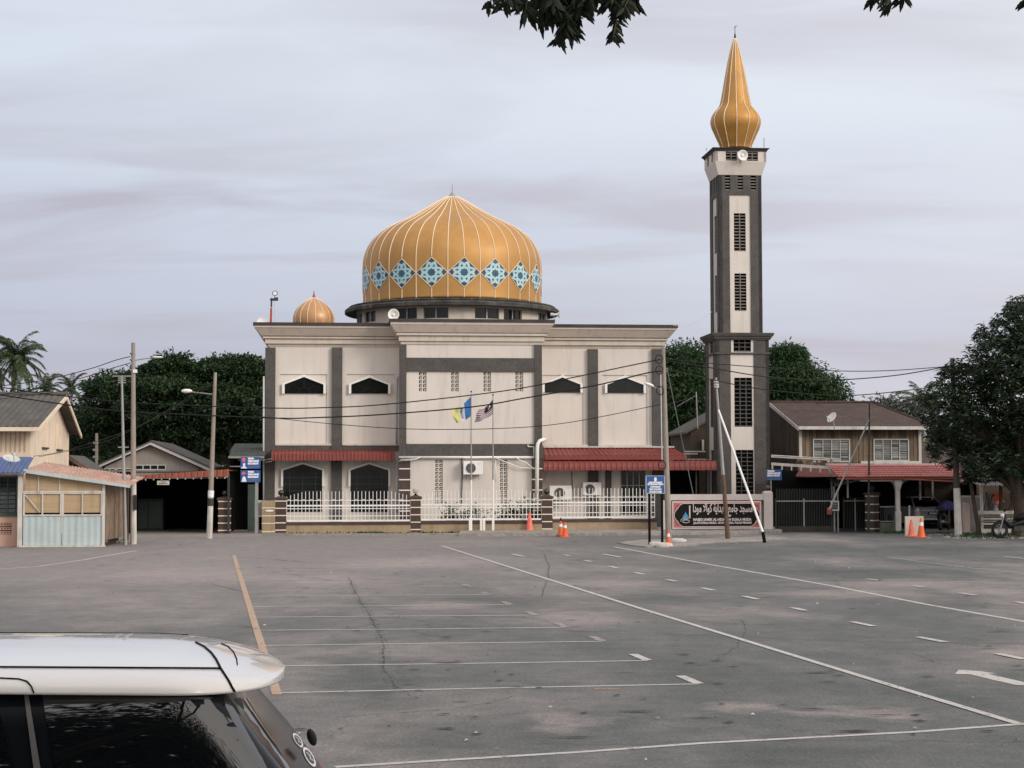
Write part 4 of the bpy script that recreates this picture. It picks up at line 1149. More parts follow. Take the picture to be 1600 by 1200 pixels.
# letterbox wall
a, b = fu(409.5), fu(430)
o = thing('letterbox_wall', 'beige block wall with pale bands and an oval plate, left of the fence', 'wall', loc=FF.w(a, 0, 0), rz=YAW)
zt = fz(782, 420); w = b - a
MB().box(0, w, -.10, .14, 0, zt).build('wall', BEIGE, o)
for y in (793.5, 806, 817.8, 830.5): z = fz(y, 420, -.1); MB().box(-.004, w + .004, -.108, .144, z - .016, z + .016).build('stripe', RIB, o)
mb = MB(); zc = fz(798, 420, -.1); mb.lathe([(.001, 0), (.17, 0), (.17, .02), (.001, .02)], n=20); mb.v = [(w * .58 + p[0], -.125 + p[2], zc + p[1] * .22) for p in mb.v]; mb.build('oval_plate', WHITE, o)
# kerbs and pavement
def ground_poly(name, pts, z0, z1, m, kind='structure'):
    P = [gp(*p) for p in pts]
    mb = MB(); n = len(P)
    mb.add([(p.x, p.y, z0) for p in P] + [(p.x, p.y, z1) for p in P], [tuple(range(n, 2 * n)), tuple(range(n - 1, -1, -1))] + [(i, (i + 1) % n, (i + 1) % n + n, i + n) for i in range(n)])
    return tag(mb.build(name, m), kind=kind)
CEMP = mat('pavement_cement', (0.27, 0.25, 0.225), var=0.3, scale=1.2, streak=0.3, stain=(0.07, 0.07, 0.06), fine=0.25, fscale=10)
ground_poly('pavement', [(716, 838), (868, 837), (1050, 836.5), (1222, 833.5), (1221, 826), (860, 828), (722, 829.5)], 0, .10, CEMP)
ground_poly('kerb', [(448, 836.6), (640, 836.1), (716, 835.7), (716, 834.4), (640, 834.8), (448, 835.2)], 0, .04, CEMP)
ground_poly('gutter', [(448, 838.2), (640, 837.6), (716, 837.2), (716, 836.4), (640, 836.8), (448, 837.3)], -.01, .006, CEMENT)
ground_poly('yard_floor', [(448, 833.6), (716, 832.6), (1222, 825.6), (1230, 800), (400, 802), (410, 833.8)], 0, .02, CEMENT)
ground_poly('driveway', [(200, 840), (409, 838.5), (420, 800), (225, 800)], 0, .012, CEMENT)
# granite sign wall
FS = Fr(1128, 67.3)
sw = thing('sign_wall', 'pink granite wall framing the mosque name board at the gate', 'wall', FS)
sr = lambda x0, y0, x1, y1, v=0: FS.rect(x0, y0, x1, y1, v)
a, b, z0, z1 = sr(1043, 772.3, 1207.5, 781.5, -.1)
MB().box(a, b, -.10, .18, z0, z1).build('lintel', GRANITE, sw)
c_, d_, _, _ = sr(1193.8, 772, 1207.5, 780, -.14)
mb = MB(); zt = FS.uz(1200, 769.5, -.14)[1]
mb.box(c_, d_, -.14, .2, 0, zt); mb.rings([(c_, d_, -.14, .2, zt), (c_ + .08, d_ - .08, -.06, .12, zt + .06)])
mb.build('column', GRANITE, sw)
e_, f_, _, _ = sr(1036, 772, 1048.5, 780, -.1)
MB().box(e_, f_, -.12, .18, 0, z0).build('column', GRANITE, sw)
MB().sphere(((c_ + d_) / 2, .03, zt + .16), .12, 10).build('ball_finial', MATS['ball_black'], sw, smooth=True)
MB().box(f_, c_, .05, .15, 0, z0).build('back_wall', CEMENT, sw)
g0, g1, gz0, _ = sr(1030, 827, 1221, 833, -.35)
MB().box(g0, g1, -.4, .3, 0, FS.uz(1128, 827.5, -.4)[1]).build('base_slab', CEMP, sw)
zb_ = FS.uz(1128, 827.5, -.4)[1]
# name board with black field, red corners and lettering
bu0, bu1, bz0, bz1 = sr(1050.5, 783, 1189.5, 826.3, -.12)
nb = thing('name_board', 'black mosque name board with Arabic lettering, blue dome emblem and red corners', 'sign board', loc=FS.w((bu0 + bu1) / 2, -.12, (bz0 + bz1) / 2), rz=YAW)
W_, H_ = (bu1 - bu0) / 2, (bz1 - bz0) / 2
MB().box(-W_, W_, 0, .06, -H_, H_).build('frame', mat('sign_frame', (.60, .54, .52), rough=.4), nb)
MB().box(-W_ + .05, W_ - .05, -.012, .0, -H_ + .06, H_ - .05).build('red_corner_field', mat('sign_red', (.50, .16, .15), var=.25, scale=9), nb)
w_, h_ = W_ - .07, H_ - .09
pts = []
for sx, sz in ((-1, -1), (1, -1), (1, 1), (-1, 1)):
    c = [(sx * w_, sz * h_ * .12), (sx * (w_ - .06), sz * h_ * .38), (sx * (w_ - .14), sz * h_ * .55), (sx * (w_ - .20), sz * h_ * .80), (sx * (w_ - .34), sz * h_)]
    pts += c if (sx * sz > 0) else c[::-1]
MB().prism(pts, -.028, -.012).build('black_field', mat('sign_black', (.009, .008, .007), rough=.6, var=.1, spec=.15), nb)
mb = MB()
q = pts + [pts[0]]
mb.path([(x, -.03, z) for x, z in q], .009, 4); mb.build('field_border', SIGNW, nb)
LET = mat('sign_lettering', (.62, .56, .54), rough=.4, var=.03, fine=0)
ksg = (bu1 - bu0) / (1189.5 - 1050.5)
sx_ = lambda x: (x - 1120) * ksg
sz_ = lambda y: -(y - 804.65) * ksg
ar_txt = '\uFE8D\uFEA9\uFEEE\uFEE3' + ' ' + '\uFEFB\uFE8D\uFEEE\uFEDB' + ' ' + '\uFE94\uFEF3\uFE8D\uFEAA\uFEEC\uFEDF\uFE8D' + ' ' + '\uFECA\uFEE3\uFE8E\uFE9F' + ' ' + '\uFEAA\uFEA0\uFEB4\uFEE3'
t_ = text('arabic_lettering', ar_txt, .5, LET, nb, (sx_(1129), -.032, sz_(797)), width=93 * ksg, bold=.012)
zz_ = [v.co.y for v in t_.data.vertices]
if zz_:
    kz = 20.5 * ksg / (max(zz_) - min(zz_)); mid = (max(zz_) + min(zz_)) / 2
    for v in t_.data.vertices: v.co.y = (v.co.y - mid) * kz
text('name_lettering', 'MASJID JAMEK AL-HIDAYAH KUALA MUDA', .14, LET, nb, (sx_(1128.3), -.032, sz_(811.8)), width=91 * ksg, bold=.006)
text('address_lettering', 'JALAN KUALA MUDA, 13110 PENAGA, PULAU PINANG', .11, LET, nb, (sx_(1128.3), -.032, sz_(816.8)), width=91 * ksg, bold=.005)
EM = mat('emblem_blue', (.06, .26, .50), rough=.4, var=.2)
mb = MB(); dp = [(-4.8, 809), (-4.2, 806.5), (-2.8, 804), (-1.2, 802.3), (0, 799.3), (1.2, 802.3), (2.8, 804), (4.2, 806.5), (4.8, 809)]
mb.prism([(sx_(1071 + x), sz_(y)) for x, y in dp], -.035, -.028); mb.build('emblem_dome', EM, nb)
mb = MB(); mb.box(sx_(1076.4), sx_(1078.4), -.035, -.028, sz_(808.8), sz_(790)); mb.build('emblem_minaret', LET, nb)
mb = MB(); mb.path([(sx_(x), -.036, sz_(y)) for x, y in ((1063.5, 814.5), (1063.8, 811.6), (1067, 809.8), (1072, 809.2), (1078, 809.4))], .014, 4)
mb.path([(sx_(x), -.036, sz_(y)) for x, y in ((1067, 811.8), (1072, 811), (1075, 811.2))], .012, 4)
mb.path([(sx_(1071.5 + 5.5 * math.cos(t)), -.036, sz_(814.3 + 2.2 * math.sin(t))) for t in [2 * PI * i / 14 for i in range(15)]], .014, 4, cap=False)
mb.build('emblem_scroll', PIPE, nb)
# corner ornament squiggles
for sx in (-1, 1):
    for sz in (-1, 1):
        mb = MB(); cx, cz = sx * (w_ - .06), sz * (h_ - .06)
        mb.path([(cx - sx * .05 * i * .8, -.016, cz - sz * .035 * math.sin(i * 1.9) - sz * .01) for i in range(6)], .008, 4)
        mb.path([(cx - sx * .03 * math.sin(i * 1.7), -.016, cz - sz * .05 * i) for i in range(5)], .008, 4)
        mb.build('corner_scroll', BLACK, nb)

# blue notice sign on two black posts
FN = Fr(1024, 55.3)
n0, n1, nz0, nz1 = FN.rect(1009, 743.2, 1038.7, 771.3, 0)
nsg = thing('notice_sign', 'blue notice board with white lines of text on two black posts', 'notice sign', loc=FN.w((n0 + n1) / 2, 0, 0), rz=YAW)
wn_, kn = (n1 - n0) / 2, 55.3 / FPX
MB().box(-wn_, wn_, -.02, .02, nz0, nz1).build('board', SIGNBLUE, nsg)
mb = MB()
for x0, x1, z0, z1 in ((-wn_, wn_, nz1 - .014, nz1), (-wn_, wn_, nz0, nz0 + .014), (-wn_, -wn_ + .014, nz0, nz1), (wn_ - .014, wn_, nz0, nz1)): mb.box(x0 - .003, x1 + .003, -.026, .0, z0, z1)
mb.build('white_edge', PIPE, nsg)
for x in (1014.7, 1034.8):
    u = (x - 1023.85) * kn; MB().box(u - .035, u + .035, .02, .09, 0, nz1 - .05).build('post', BLACK, nsg)
mb = MB(); mb.lathe([(.001, 0), (.045, 0), (.045, .01), (.001, .01)], n=14); mb.v = [(p[0], -.035 + p[2], nz1 - .12 + p[1] * 1.6) for p in mb.v]; mb.build('crest', SIGNW, nsg)
for tx, y, w, s_ in (('MAJLIS PERBANDARAN', 753.9, 21, .07), ('SEBERANG PERAI', 756.8, 25, .07), ('KAWASAN', 760.8, 15.5, .08), ('TEMPAT LETAK KERETA', 764.8, 19.5, .08), ('UNTUK JEMAAH MASJID', 768.7, 20, .07)):
    text('lettering', tx, s_, SIGNW, nsg, (0, -.024, FN.uz(1024, y, 0)[1]), width=w * kn, bold=.005)
u = (1013.5 - 1023.85) * kn
MB().box(u + .15, u + .33, -.05, .10, 0, .10).build('footing', DIRTYW, nsg)
# blue reminder signs
def remind(label, fr, x0, y0, x1, y1, v, pink=True, woman=False, post=None, half=False):
    a, b, z0, z1 = fr.rect(x0, y0, x1, y1, v)
    o = thing('reminder_sign', label, 'sign', loc=fr.w(a, v, z0), rz=fr.yaw, group='blue mosque dress reminder signs')
    w, h = b - a, z1 - z0
    MB().box(0, w, 0, .03, 0, h).build('board', SIGNBLUE, o)
    x_ = .36 if pink else .03
    if pink:
        mb = MB()
        if woman: mb.prism([(w * .04, h * .72), (w * .07, h * .82), (w * .14, h * .88), (w * .22, h * .84), (w * .26, h * .74), (w * .20, h * .63), (w * .10, h * .60)], -.010, -.0)
        else: mb.prism([(w * .05, h * .78), (w * .09, h * .95), (w * .22, h * .93), (w * .25, h * .75), (w * .19, h * .55), (w * .10, h * .55)], -.010, 0)
        mb.build('pink_garment', SIGNP, o)
        mb = MB()
        if woman: mb.prism([(w * .05, h * .04), (w * .11, h * .42), (w * .17, h * .5), (w * .24, h * .42), (w * .30, h * .04)], -.010, 0)
        else: mb.prism([(w * .01, h * .03), (w * .06, h * .13), (w * .13, h * .2), (w * .12, h * .46), (w * .24, h * .46), (w * .22, h * .2), (w * .27, h * .13), (w * .33, h * .03)], -.010, 0)
        mb.build('white_figure', SIGNW, o)
    for i, (tx, f) in enumerate((('TOLONG', .52), ('TUTUP AURAT', .96), ('DEMI SOLAT', .92))):
        ww = w * (1 - x_ - .05) * f
        text('lettering', tx, h * .17, SIGNW, o, (w * x_ + ww / 2, -.008, h * (.86 - .215 * i)), width=ww, bold=.012)
    mb = MB(); mb.box(w * x_, w * .93, -.006, 0, h * .19, h * .22); mb.box(w * x_, w * .88, -.006, 0, h * .07, h * .11); mb.build('text_rules', LOUV, o)
    if post:
        u0, u1 = fr.uz(post[0], y1, v)[0] - a, fr.uz(post[1], y1, v)[0] - a
        MB().box(u0, u1, .03, .09, -z0, 0).build('post', GALV, o)
    return o
remind('blue sign with a pink and white figure, upper of two by the mosque corner', FF, 376, 714, 407, 732.3, -.2)
remind('blue sign with a white cloaked figure, lower of two by the mosque corner', FF, 376, 734.8, 407, 753.4, -.2, woman=True, post=(398.6, 403.5))
remind('small blue text sign on the fence right behind the minaret base', FF, 1198, 733.8, 1221.5, 750.3, 1.6, pink=False, post=(1204, 1206))
# grey meter box on post below the pair of signs
a, b, z0, z1 = FF.rect(398, 782, 409, 808, .1)
o = thing('electric_box', 'grey electric box on a leg beside the letterbox wall', 'electric box', loc=FF.w(a, .1, z0), rz=YAW)
MB().box(0, b - a, 0, .25, 0, z1 - z0).build('box', PIPE, o, bevel=.01)
MB().box(.05, b - a - .03, -.01, 0, .08, z1 - z0 - .08).build('door', GALV, o)
MB().box(.08, .16, .1, .18, -z0, 0).build('leg', GALV, o)

# traffic cones
def cone(label, px, yb, yt, D=None, m=ORANGE, tip=None, band=True, slim=1.0):
    p = gp(px, yb) if D is None else at(px, 740, D)
    k = p.y / FPX; h = (yb - yt) * k if D is None else .7
    o = thing('traffic_cone', label, 'traffic cone', loc=Vector((p.x, p.y, (0 if D is None else 0))), rz=random.uniform(-.3, .3), group='orange traffic cones')
    r = h * .22 * slim
    mb = MB(); mb.box(-r * 1.35, r * 1.35, -r * 1.35, r * 1.35, 0, .03); mb.build('base', m if tip is None else RUBBER, o, bevel=.008)
    mb = MB(); mb.lathe([(r, .028), (r * .93, .06), (r * .30, h * .93), (r * .22, h)], n=20); mb.build('cone_body', m, o, smooth='auto')
    if band:
        f = lambda t: r * .93 + (r * .30 - r * .93) * (t - .06) / (.93 - .06)
        mb = MB(); mb.lathe([(f(.62) + .004, h * .62), (f(.80) + .004, h * .80)], n=20, cap=False); mb.build('reflective_band', SIGNW, o, smooth=True)
    if tip: mb = MB(); mb.lathe([(r * .26, h), (r * .3, h + .06), (r * .1, h + .12)], n=10); mb.build('tip', RUBBER, o)
    return o
cone('faded pink traffic cone on the pavement beside the striped pillar', 827.5, 832, 801.5, m=PINKC, band=False)
cone('orange traffic cone with a black tip, left one of the pair on the pavement', 876.3, 838, 814, tip=True)
cone('orange traffic cone with a white collar, right one of the pair on the pavement', 883, 839.3, 816)
cone('slim orange traffic cone leaning against the concrete pole by the notice sign', 1044.5, 855, 828.5, slim=.75)
cone('faded pink traffic cone before the white barrier panel, left of its pair', 1424, 838.5, 812, m=PINKC, band=False)
cone('bright orange traffic cone beside the white barrier panel near the parked car', 1439.5, 840, 810)
p = gp(1432.5, 838.5); k = (p.y + .35) / FPX
o = thing('barrier_panel', 'white plastic barrier panel standing behind two cones', 'barrier', loc=Vector((p.x, p.y + .35, 0)), rz=YAW)
MB().box(-15 * k, 14.5 * k, -.05, .05, 0, 31 * k).build('panel', mat('barrier_cream', (.66, .58, .50), var=.1, streak=.3), o, bevel=.02)
MB().box(-15 * k, 14.5 * k, -.11, .11, 0, .05).build('foot', DIRTYW, o)
# small white stones and hose at the pole foot
for i, (px, py, s_) in enumerate([(1024, 853.5, .18), (1037, 855, .24), (1059, 848, .24)]):
    p = gp(px, py); mb = MB(); mb.lathe([(s_ * .9, 0), (s_, .05), (s_ * .9, .12), (s_ * .5, .15)], n=9); mb.v = [(a * (1.2), b * .8, c) for a, b, c in mb.v]
    st = mb.build('concrete_block', DIRTYW, smooth='auto'); st.location = (p.x, p.y, 0)
    tag(st, ['white concrete lump at the foot of the blue notice sign', 'white concrete lump before the slim orange cone', 'white concrete lump right of the concrete pole'][i], 'concrete lump', 'white concrete lumps round the pole')
ground_poly('traffic_island', [(965, 849), (1000, 845), (1100, 842.5), (1190, 840), (1230, 842), (1190, 845.5), (1100, 849.5), (1085, 853), (1010, 855.5), (985, 853)], 0, .035, CEMP)

# ---------------------------------------------------------------- flagpoles with flags
VF = -.55
def flagpole(px, ytop, label, x0, x1):
    u, zt = FF.uz(px, ytop, VF)
    o = thing('flagpole', label, 'flagpole', loc=FF.w(u, VF, 0), rz=YAW, group='pair of flagpoles before the mosque')
    zm = FF.uz(px, 750, VF)[1]
    MB().tube((0, 0, zm), (0, 0, zt), .028, .018).build('upper_pole', GALV, o)
    MB().tube((0, 0, .05), (0, 0, zm), .04, .032).build('lower_pole', WHITE, o)
    k = 67.05 / FPX
    za = FF.uz(px, 811.5, VF)[1]
    for x in (x0, x1):
        c = (x - px) * k; MB().box(c - .045, c + .045, -.05, .05, 0, za).build('foot_post', WHITE, o)
    MB().box((x0 - px) * k - .045, (x1 - px) * k + .045, -.04, .04, za + .001, za + .05).build('cross_bar', WHITE, o)
    MB().sphere((0, 0, zt + .03), .035, 6).build('truck', BLACK, o)
    return o
flagpole(736.2, 613, 'left flagpole with a white foot frame carrying the blue state flag', 734.3, 751.8)
flagpole(770.3, 618, 'right flagpole with a white foot frame carrying the striped national flag', 756, 770.3)
def flag(label, px, hoist_t, hoist_b, fly_t, fly_b, paint, mats_, seed, NX=40, NZ=28):
    P = [FF.uz(*q, VF) for q in (hoist_t, hoist_b, fly_t, fly_b)]
    (ht, hb_, ft, fb) = [Vector((a, 0, b)) for a, b in P]
    o0 = ht.copy()
    mb = MB(); vs_ = []
    for i in range(NX + 1):
        s_ = i / NX
        for j in range(NZ + 1):
            t = j / NZ
            p = ht.lerp(hb_, t).lerp(ft.lerp(fb, t), s_) - o0
            wv = math.sin(s_ * 9 + t * 3.5 + seed) * .07 * s_ + math.sin(s_ * 17 - t * 5 + seed) * .03 * s_
            sag = -.10 * math.sin(PI * s_) * (1 - t * .6)
            vs_.append((p.x + .02 * math.sin(8 * t + seed) * s_, wv, p.z + sag + .025 * math.sin(s_ * 13 + seed) * s_))
    o = len(mb.v); mb.v += vs_
    for i in range(NX):
        for j in range(NZ):
            mb.f.append((i * (NZ + 1) + j, (i + 1) * (NZ + 1) + j, (i + 1) * (NZ + 1) + j + 1, i * (NZ + 1) + j + 1)); mb.m.append(paint((i + .5) / NX, (j + .5) / NZ))
    f = mb.build('flag', mats_, smooth=True, recalc=False)
    f.location = FF.w(o0.x, VF, o0.z); f.rotation_euler.z = YAW
    return tag(f, label, 'flag')
fm = lambda n, c: mat(n, c, rough=.8, var=.08, scale=6, trans=.25, fine=.05)
def penang(s_, t):
    if s_ < .36: return 0
    if s_ < .66:
        x, y = (s_ - .51) / .15, (t - .5) / .5
        if abs(x) < .10 and -.2 < y < .55: return 3
        if (x / .55) ** 2 + ((y + .35) / .28) ** 2 < 1 and math.sin(14 * x + 9 * y) > -.3: return 3
        if (x / .6) ** 2 + ((y - .66) / .16) ** 2 < 1: return 4
        return 1
    return 2
flag('limp light blue, white and yellow flag with a palm on the left pole', 736, (735.8, 619.5), (735.8, 650.5), (704, 640), (712, 661), penang, [fm('flag_blue', (.05, .17, .42)), fm('flag_white', (.62, .66, .70)), fm('flag_yellow', (.60, .60, .22)), fm('flag_black', (.04, .05, .05)), fm('flag_lilac', (.50, .42, .62))], .4)
def malaysia(s_, t):
    if s_ < .5 and t < .52:
        x, y = (s_ - .27) / .25, (t - .26) / .26
        if (x * x + y * y < .22) and ((x - .18) ** 2 + y * y > .13): return 3
        return 2
    return 0 if int(t * 14) % 2 == 0 else 1
flag('limp red and white striped flag with a dark canton on the right pole', 770, (770, 624), (770.3, 648), (747, 641), (741, 661.5), malaysia, [fm('flag_red', (.20, .02, .035)), MATS['flag_white'], fm('flag_navy', (.035, .02, .06)), MATS['flag_yellow']], 2.1)

# ---------------------------------------------------------------- utility poles
def upole(name, label, base, top, D, r0, r1, m=CONC, paint=None, cat='utility pole', group='utility poles along the road'):
    """base, top: photo points; D: distance. The pole may lean in the picture plane"""
    b = at(base[0], base[1], D); b.z = 0
    t = at(top[0], top[1], D)
    o = thing(name, label, cat, loc=b, group=group)
    d = t - b
    if paint:
        f = paint[0]
        MB().tube(d * f, d, r0 + (r1 - r0) * f, r1, n=12).build('shaft', m, o, smooth='auto')
        MB().tube((0, 0, 0), d * f, r0 + .006, r0 + (r1 - r0) * f + .006, n=12).build('painted_base', paint[1], o, smooth='auto')
    else: MB().tube((0, 0, 0), d, r0, r1, n=12).build('shaft', m, o, smooth='auto')
    return o, b, t
k57 = 57 / FPX
P1, b1_, t1_ = upole('utility_pole', 'tall concrete pole with a whitewashed foot beside the wooden shed', (208.5, 849), (208.3, 535.5), 57, 4.8 * k57, 3.1 * k57, paint=(.32, DIRTYW))
for y, s_ in ((556, -1), (566, -1)):
    z = at(205, y, 57).z
    MB().path([(0, 0, z), (-.13, 0, z + .04), (-.17, 0, z + .10)], .018, 5).build('insulator', BLACK, P1)
    MB().path([(-.13, 0, z + .04), (-.10, 0, z - .08)], .015, 5).build('insulator_arm', BLACK, P1)
z = at(205, 579, 57).z; MB().box(-.05, .09, -.12, -.08, z - .08, z + .03).build('pole_plate', SIGNW, P1)
z = at(205, 785, 57).z; MB().box(.02, .12, -.17, -.12, z - .25, z + .25).build('junction_box', IRON, P1)
z = at(205, 563, 57).z
MB().path([(0, 0, z), (.3, 0, z + .05), (.62, 0, z + .09)], .02, 5).build('lamp_arm', GALV, P1)
mb = MB(); mb.sphere((0, 0, 0), .1, 8); mb.v = [(.74 + p[0] * 1.9, p[1], z + .10 + p[2] * .35) for p in mb.v]; mb.build('lamp_head', WHITE, P1, smooth=True)
k60 = 62 / FPX
P2, b2_, t2_ = upole('utility_pole', 'leaning concrete pole with a bandaged foot at the dark driveway', (327, 838.5), (336.5, 582), 62, 4.4 * k60, 2.5 * k60, paint=(.26, DIRTYW))
d = t2_ - b2_
zz = at(0, 617, 62).z; f = zz / d.z
p0 = d * f
MB().path([p0, p0 + Vector((-.5, 0, .06)), p0 + Vector((-.86, 0, .10))], .02, 5).build('lamp_arm', GALV, P2)
mb = MB(); mb.sphere((0, 0, 0), .1, 8); mb.v = [(p0.x - 1.0 + p[0] * 2.0, p[1], p0.z + .13 + p[2] * .75) for p in mb.v]; mb.build('lamp_head', WHITE, P2, smooth=True)
for y0, y1, m_ in ((767, 777, SIGNW), (779, 791, IRON)):
    za, zb = at(0, y1, 62).z, at(0, y0, 62).z; c = d * (za / d.z); MB().tube(c, d * (zb / d.z), .108, n=12).build('band', m_, P2, smooth='auto')
P3, b3_, t3_ = upole('antenna_pole', 'thin rusty pole with a stacked antenna beside the tall concrete pole', (196, 847.5), (190.3, 588), 56.4, .07, .035, m=GALV, cat='antenna pole', group=None)
d = t3_ - b3_
for y, w in ((588, .30), (591, .12), (594.5, .12), (598, .12), (699, .17)):
    z = at(0, y, 56.4).z; c = d * (z / d.z); MB().box(c.x - w, c.x + w, -.03, .03, c.z - .018, c.z + .018).build('crossbar', GALV, P3)
P4, b4_, t4_ = upole('utility_pole', 'bare concrete pole between the notice sign and the name board', (1045, 850), (1036, 543.5), 56.5, 4.9 * k57, 3.1 * k57)
d = t4_ - b4_
def onp(d, y, D): z = at(0, y, D).z if D != 0 else 0; return d * (z / d.z)
for i, (y, s_) in enumerate(((563, -1), (580, -1), (612, -1), (733 - 5, -1))):
    c = onp(d, y, 56.5)
    mb = MB(); mb.path([(c.x + s_ * (.10 + .12 * math.sin(t)) * 1.0 - .05, -.1, c.z + .14 * math.cos(t)) for t in [2 * PI * j / 12 for j in range(13)]], .014, 4); mb.build('cable_coil', WIRE, P4)
c = onp(d, 612, 56.5)
MB().path([c, c + Vector((-.25, 0, .08)), c + Vector((-.38, 0, .14))], .02, 5).build('lamp_arm', GALV, P4)
mb = MB(); mb.sphere((0, 0, 0), .1, 8); mb.v = [(c.x - .50 + p[0] * 1.7, p[1], c.z + .20 + p[2] * .6 - p[0] * .5) for p in mb.v]; mb.build('lamp_head', WHITE, P4, smooth=True)
MB().path([onp(d, 585, 56.5) + Vector((-.11, -.08, 0)), onp(d, 720, 56.5) + Vector((-.15, -.08, 0))], .02, 5).build('conduit', PIPE, P4)
k60 = 60 / FPX
P5, b5_, t5_ = upole('utility_pole', 'slim leaning steel pole with insulators in front of the minaret', (1137.5, 844.5), (1118.5, 590), 60, .080, .040, m=GALV, paint=(.40, mat('rust_steel', (.12, .075, .055), var=.3)))
d = t5_ - b5_
for y, w in ((598, .09), (602.5, .09), (606, .09)):
    c = onp(d, y, 60); MB().tube(c + Vector((0, 0, -.03)), c + Vector((0, 0, .03)), w, n=10).build('insulator', PIPE, P5)
c = onp(d, 641, 60); e = gp(1192, 848) - b5_
st = thing('pole_stay', 'white steel stay leaning from the road up to the slim pole', 'pole stay', loc=b5_)
MB().tube(Vector((e.x, e.y, .35)), c, .042, .036).build('stay_tube', WHITE, st)
MB().tube(Vector((e.x + .06, e.y, 0)), Vector((e.x, e.y, .36)), .06, .055).build('stay_foot', BLACK, st)
P6, b6_, t6_ = upole('utility_pole', 'dark pole with a whitewashed foot under the mango tree at right', (1497.5, 836), (1488, 560), 63, 5.6 * 63 / FPX, 3.4 * 63 / FPX, m=mat('pole_dark', (.075, .065, .055), var=.2, streak=.4), paint=(.27, DIRTYW))
P7, b7_, t7_ = upole('wooden_post', 'thin dark post leaning beside the whitewashed pole at right', (1531, 837), (1514, 740), 63.5, .09, .06, m=WOODD, cat='post', group=None)
P8, b8_, t8_ = upole('antenna_pole', 'tall thin antenna pole rising before the wooden house roof', (1356.5, 800), (1358.5, 628), 66.5, .05, .03, m=IRON, cat='antenna pole', group=None)
d = t8_ - b8_
for y in (645, 655, 711, 732): c = onp(d, y, 66.5); MB().box(c.x - .13, c.x + .13, -.02, .02, c.z - .012, c.z + .012).build('crossbar', GALV, P8)
MB().tube(Vector((-1.55, -.3, .9)), onp(d, 657, 66.5), .035, .03).build('stay_tube', GALV, P8)
P9, b9_, t9_ = upole('utility_pole', 'small distant pole before the dark trees left of the gabled house', (151.5, 735), (151, 677), 85, .09, .07)
tag(P9, cat='utility pole')
for i in range(3): MB().box(-.2, .05, -.05, .05, 3.1 + i * .35, 3.2 + i * .35).build('insulator', GALV, P9)
P9['group'] = 'utility poles along the road'

# ---------------------------------------------------------------- wires
def wire(label, pts, r=.017, D=57, m=WIRE, group='overhead cables'):
    P = [at(p[0], p[1], p[2] if len(p) > 2 else D) for p in pts]
    # Catmull-Rom
    Q = []
    for i in range(len(P) - 1):
        a, b, c, e = P[max(0, i - 1)], P[i], P[i + 1], P[min(len(P) - 1, i + 2)]
        for j in range(5):
            t = j / 5
            Q.append(0.5 * ((2 * b) + (c - a) * t + (2 * a - 5 * b + 4 * c - e) * t * t + (3 * b - a - 3 * c + e) * t ** 3))
    Q.append(P[-1])
    mb = MB(); mb.path(Q, r, 5)
    return tag(mb.build('overhead_cable', m), label, 'cable', group)
wire('upper thick cable crossing the whole mosque front to the bare concrete pole', [(-40, 600), (0, 605), (102, 619), (220, 630), (420, 637.5), (520, 636.5), (600, 632), (736, 617.5), (820, 605.6), (890, 591), (1018, 564.3), (1034, 562)], .019)
wire('lower thick cable crossing the mosque front below both window rows', [(-40, 612), (0, 617), (102, 632), (200, 643), (420, 653), (500, 652.3), (600, 647.5), (736, 636), (820, 622), (934, 601.5), (1010, 583), (1036, 580)], .022)
wire('thin sagging cable crossing the mosque front through the flags', [(400, 650, 58), (515, 662, 57.8), (640, 670.3, 57.5), (780, 669.5, 57), (890, 660, 57), (1037, 631)], .012)
wire('top cable from the bare pole past the minaret to the mango tree', [(1037, 560), (1060, 563), (1176, 573, 59), (1260, 577.5, 60), (1332, 580, 61), (1400, 578.5, 62), (1488, 572, 63)], .015)
wire('second thick cable from the bare pole past the minaret to the mango tree', [(1037, 563), (1098, 572.5), (1176, 586, 58.5), (1235, 592, 60), (1300, 594, 61), (1400, 586.5, 62), (1488, 571, 63)], .019)
wire('lowest cable from the bare pole past the minaret to the mango tree', [(1037, 577), (1060, 581), (1130, 597, 59), (1176, 606, 59), (1240, 613.6, 60), (1325, 618, 61), (1425, 609, 62), (1490, 598, 63)], .017)
wire('thin cable passing behind the wooden house roof ridge to the mango tree', [(1205, 631, 80), (1387, 628.5, 72), (1425, 625, 70), (1500, 615, 66)], .012)
wire('upper wire running down left from the tall whitewashed pole', [(204, 557), (180, 563), (140, 576.4), (72, 593.3), (0, 603), (-40, 607)], .014)
wire('second wire running down left from the tall whitewashed pole', [(204, 567), (180, 574), (140, 587), (76, 604), (20, 614), (-40, 620)], .014)
wire('third wire running down left past the palm tops', [(204, 592), (140, 602.7), (76, 614), (-40, 628)], .010)
wire('service wire dropping diagonally from the street lamp pole to the cream house', [(334, 596, 62), (286, 626, 61), (220, 664, 60), (156, 688, 59), (95, 706, 58), (52, 713, 58)], .009)
wire('second service wire reaching the cream house corner', [(334, 600, 62), (240, 655, 60.5), (156, 693, 59), (60, 714, 58)], .008)
wire('pale wire hanging from the mosque roof to the minaret shaft', [(1052, 508.5, 71), (1070, 509.5, 71.3), (1090, 503, 71.6), (1112, 487, 72)], .010, m=PIPE)
wire('steel guy wire from the bare concrete pole down behind the name board', [(1042, 575), (1047, 600, 57.3), (1083, 772, 64)], .018, m=GALV)
wire('thin wire from the bare pole toward the dark trees behind', [(1040, 634), (1060, 627, 60), (1085, 620, 66)], .010)
